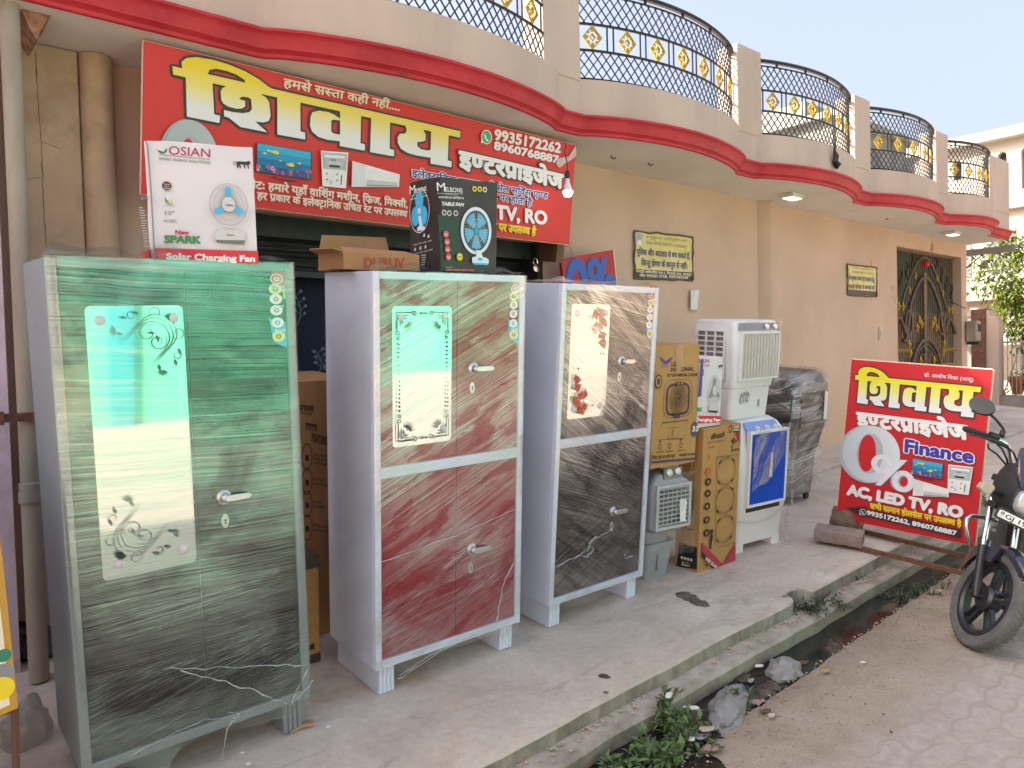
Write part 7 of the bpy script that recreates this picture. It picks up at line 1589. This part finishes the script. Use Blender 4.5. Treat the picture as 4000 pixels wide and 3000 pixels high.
for k, (q, sx, sy, sz, lb) in enumerate((((2760, 2855), .09, .05, .035, 'brown mud lump in the drain below the large bag'), ((2700, 2815), .08, .04, .03, 'dark sludge lump beside the leafy weed clump'), ((2975, 2720), .09, .045, .03, 'brown flat rubbish lump between the two plastic bags'), ((2900, 2655), .10, .04, .025, 'dark rubbish heap left of the smaller bag'), ((3010, 2690), .07, .05, .03, 'pale brown mud lump below the smaller bag'), ((3250, 2525), .10, .05, .02, 'brown mud bank in the drain beyond the smaller bag'), ((3420, 2420), .12, .05, .02, 'brown mud bank in the drain near the grey green weeds'))):
    rock('mud_lump', Matrix.Translation(onZ(q, .09 + .015 * k / 3)) @ Matrix.Rotation(.4, 4, 'Z'), sx, sy, sz * .8, mud, lb, 'mud', 20 + k, .1, .55)
scr = mat('white_scrap', (.68, .67, .64), .7, var=.1)
def scrap(q, z, s, label, m=scr, cat='litter', n=7, el=1.6):
    mb = MB(); c = onZ(q, z) if z is not None else onP(q) + Vector((0, 0, .004)); P = [(s * el * cos(a) * random.uniform(.6, 1), s * sin(a) * random.uniform(.6, 1), random.uniform(.004, s * .35)) for a in [2 * pi * k / n for k in range(n)]]
    mb.prism(P, (0, 0, -.003)); o = mb.build('scrap', m, None, T=Matrix.Translation(c) @ Matrix.Rotation(random.uniform(-.6, .6), 4, 'Z')); return tag(o, label, cat)
scrap((2612, 2720), .25, .022, 'white scrap caught on top of the ledge weed bush', el=2.2); scrap((2702, 2768), .17, .030, 'white foam scrap beside the ledge weed bush'); scrap((2962, 2603), .14, .020, 'white foam chip by the smaller bag'); scrap((2760, 2850), .15, .030, 'crumpled pinkish paper in the drain mud', mat('pink_paper', (.50, .38, .32), .8)); scrap((2700, 2890), .14, .020, 'small white crumb among the low sprigs')
scrap((3012, 2797), road_z(3.4) + .012, .018, 'torn white and brown sachet lying on the road', mat('sachet', (.5, .42, .38), .5, var=.5, vs=90), el=1.4); scrap((3225, 2622), road_z(4.1) + .012, .020, 'dry yellow leaf on the road edge', mat('dry_yellow_leaf', (.42, .28, .09), .8)); scrap((3668, 2308), .20, .025, 'yellow plastic scrap among the weeds by the tyre', mat('yellow_scrap', (.55, .38, .03), .5))
scrap((3370, 2588), road_z(4.5) + .008, .012, 'small pale paper bit on the road near the drain', el=2)
for q, s in (((3450, 2790), .006), ((3480, 2860), .008), ((3380, 2750), .005), ((2820, 2920), .010)): scrap(q, road_z(3.8) + .008, s, None, mat('dark_bit', (.09, .07, .05), .9)).update_tag()
for o in [o for o in bpy.data.objects if o.name.startswith('scrap') and 'label' not in o]: tag(o, 'tiny dark crumb on the sandy road', 'litter', 'crumbs on the road')
# dung patch, burnt spot, tile shard
def patch(Pq, m, label, cat, name, hgt=.012):
    c = sum((onP(q) for q in Pq), Vector((0, 0, 0))) / len(Pq); mb = MB(); n = len(Pq); W3 = [onP(q) for q in Pq]; R = []
    for f, z in ((1, .002), (.88, hgt * .8), (.6, hgt), (.3, hgt * 1.1)): R.append([c + (w - c) * f * (1 + .05 * nz(i * 1.3, f * 3)) + NP * (z + (.006 * nz(i * 2.1, f * 9) if f < 1 else 0)) - c for i, w in enumerate(W3)])
    mb.rings(R, 0, True, False, True); o = mb.build(name, m, None, smooth='auto', T=Matrix.Translation(c)); return tag(o, label, cat)
pts = [(2637, 2318), (2660, 2313), (2690, 2317), (2700, 2325), (2718, 2330), (2735, 2343), (2742, 2352), (2765, 2356), (2776, 2369), (2760, 2374), (2735, 2370), (2718, 2368), (2700, 2358), (2688, 2350), (2672, 2347), (2665, 2338), (2645, 2334)]
patch([Vector(p) for p in pts], mat('dried_dung', (.13, .10, .075), .95, var=.35, vs=30, bump=.9, bs=60), 'dried brown dung patch on the platform in front of the speaker carton', 'dung', 'dung_patch', .014)
patch([(2335, 2640), (2350, 2633), (2370, 2638), (2388, 2648), (2370, 2652), (2345, 2648)], mat('dark_crust', (.07, .05, .035), .95, var=.4), 'small dark crusty smear near the platform edge', 'stain', 'smear', .006)
patch([(2355, 2706), (2368, 2702), (2378, 2708), (2366, 2713)], mat('dark_crust2', (.16, .12, .09), .95), 'tiny brown crumb on the platform close to its edge', 'litter', 'crumb', .006)
mb = MB(); a = [onP(q) for q in ((1136, 2876), (1180, 2852), (1232, 2850), (1222, 2835), (1192, 2828))]; c = sum(a, Vector()) / 5; mb.prism([p - c + Vector((0, 0, .008 + .010 * (k in (2, 3)))) for k, p in enumerate(a)], (0, 0, .012)); o = mb.build('tile_shard', mat('terracotta_shard', (.42, .25, .18), .85, var=.15), None, T=Matrix.Translation(c), bevel=.003); tag(o, 'curved terracotta shard at the front foot of the green tinted wardrobe', 'shard')
for q in ((945, 2938), (970, 2982), (1282, 2838)): 
    c = onP(q); mb = MB(); mb.lathe([(.012, 0), (.010, .003), (0, .004)], 8); o = mb.build('pebble', scr, None, T=Matrix.Translation(c)); tag(o, 'white pebble sized chip on the platform near the green tinted wardrobe', 'litter', 'white chips on the platform')
# rubbish by the left wall
rub2 = mat('dark_rubbish', (.035, .032, .030), .5, var=.5, vs=12, bump=.5, bs=20, stain=(.16, .15, .15), sscale=6)
for k, (q, s) in enumerate((((110, 2500), .13), ((180, 2545), .11), ((60, 2560), .10))): rock('rubbish_heap', Matrix.Translation(onP(q) + Vector((0, 0, .02))), s * 1.3, s, s * .7, rub2, ('dark rubbish heap against the left wall under the drainpipe', 'dark rubbish heap beside the wardrobe side, low and shiny', 'dark rubbish heap behind the yellow poster board')[k], 'rubbish', 30 + k, .2, .5)
bag(onP((105, 2900)) + Vector((0, 0, .04)), .09, .07, .14, .2, 'whitish plastic bag standing behind the leg of the poster board', 9)

# grit on the road, flakes on the ledge: nobody could count them
def scatter(name, n, fn, smin, smax, m):
    mb = MB()
    for k in range(n):
        c = fn(); s_ = random.uniform(smin, smax); a = random.uniform(0, 6.28); q = [Vector((s_ * cos(a + j * 1.57) * random.uniform(.6, 1.2), s_ * sin(a + j * 1.57) * random.uniform(.6, 1.2), s_ * .25)) for j in range(4)]
        mb.add([c + p for p in q] + [c + Vector((0, 0, s_ * .9)), c - Vector((0, 0, s_ * .3))], [(j, (j + 1) % 4, 4) for j in range(4)] + [((j + 1) % 4, j, 5) for j in range(4)])
    return tag(mb.build(name, m), None, None, kind='stuff')
def on_road():
    x = random.uniform(1.5, 6.2); y = road_edge(x) - .02 - abs(random.gauss(0, .35)); return Vector((x, y, road_z(x) + .005))
def on_lip():
    x = random.uniform(1.5, 6.5); return Vector((x, road_edge(x) - abs(random.gauss(0, .05)), road_z(x) + .006))
def on_ledge():
    x = random.uniform(1.2, 6.5); return Vector((x, edge_y(x) - random.uniform(.0, .09) ** 1.0, .135 + .0215 * x + .012))
o = scatter('road_grit', 900, on_road, .002, .006, mat('grit', (.28, .21, .15), .95, var=.5, vs=200)); tag(o, 'fine brown grit scattered over the sandy road', 'grit')
o = scatter('road_grit', 500, on_lip, .003, .010, mat('grit_lip', (.33, .26, .19), .95, var=.4, vs=200)); tag(o, 'coarser crumbs along the broken road lip at the drain', 'grit')
o = scatter('cement_flakes', 420, on_ledge, .004, .013, mat('flakes', (.38, .30, .23), .95, var=.4, vs=120)); tag(o, 'peeling cement flakes lying along the drain ledge', 'flakes')
def on_plat():
    x = random.uniform(1.0, 6.5); y = edge_y(x) + .03 + abs(random.gauss(0, .45)); return Vector((x, min(y, 4.5), pz(x, min(y, 4.5)) + .003))
o = scatter('platform_dust', 260, on_plat, .0015, .004, mat('dust_specks', (.30, .25, .20), .95, var=.5, vs=200)); tag(o, 'small dark specks of dirt on the concrete platform', 'dirt')

random.seed(77)
dl = [mat('wet_leaf', (.10, .06, .03), .6, var=.4), mat('grey_wrapper', (.30, .30, .31), .35, var=.3, vs=40), mat('blue_wrapper', (.10, .13, .22), .35, var=.3, vs=40), mat('pink_wrapper', (.38, .20, .20), .5, var=.3, vs=40)]
for k, (q, s_, m, lb) in enumerate((((2890, 2690), .035, 2, 'bluish torn wrapper among the rubbish left of the smaller bag'), ((2935, 2660), .022, 1, 'grey torn wrapper between the rubbish and the smaller bag'), ((2870, 2730), .03, 0, 'brown wet leaf above the large bag in the drain'), ((2960, 2745), .03, 3, 'dull pink wrapper folded between the two plastic bags'), ((2990, 2780), .025, 0, 'brown wet leaf at the right end of the large bag'), ((2740, 2880), .035, 1, 'grey wet rag in the sludge below the ledge weeds'), ((2785, 2925), .03, 3, 'dull pink paper at the road lip near the low sprigs'), ((3140, 2590), .03, 0, 'brown leaf floating right of the smaller bag'), ((3480, 2400), .03, 0, 'brown leaf floating near the grey green weeds'))):
    scrap(q, .115 + .004 * (k % 3), s_, lb, dl[m], el=1.7)
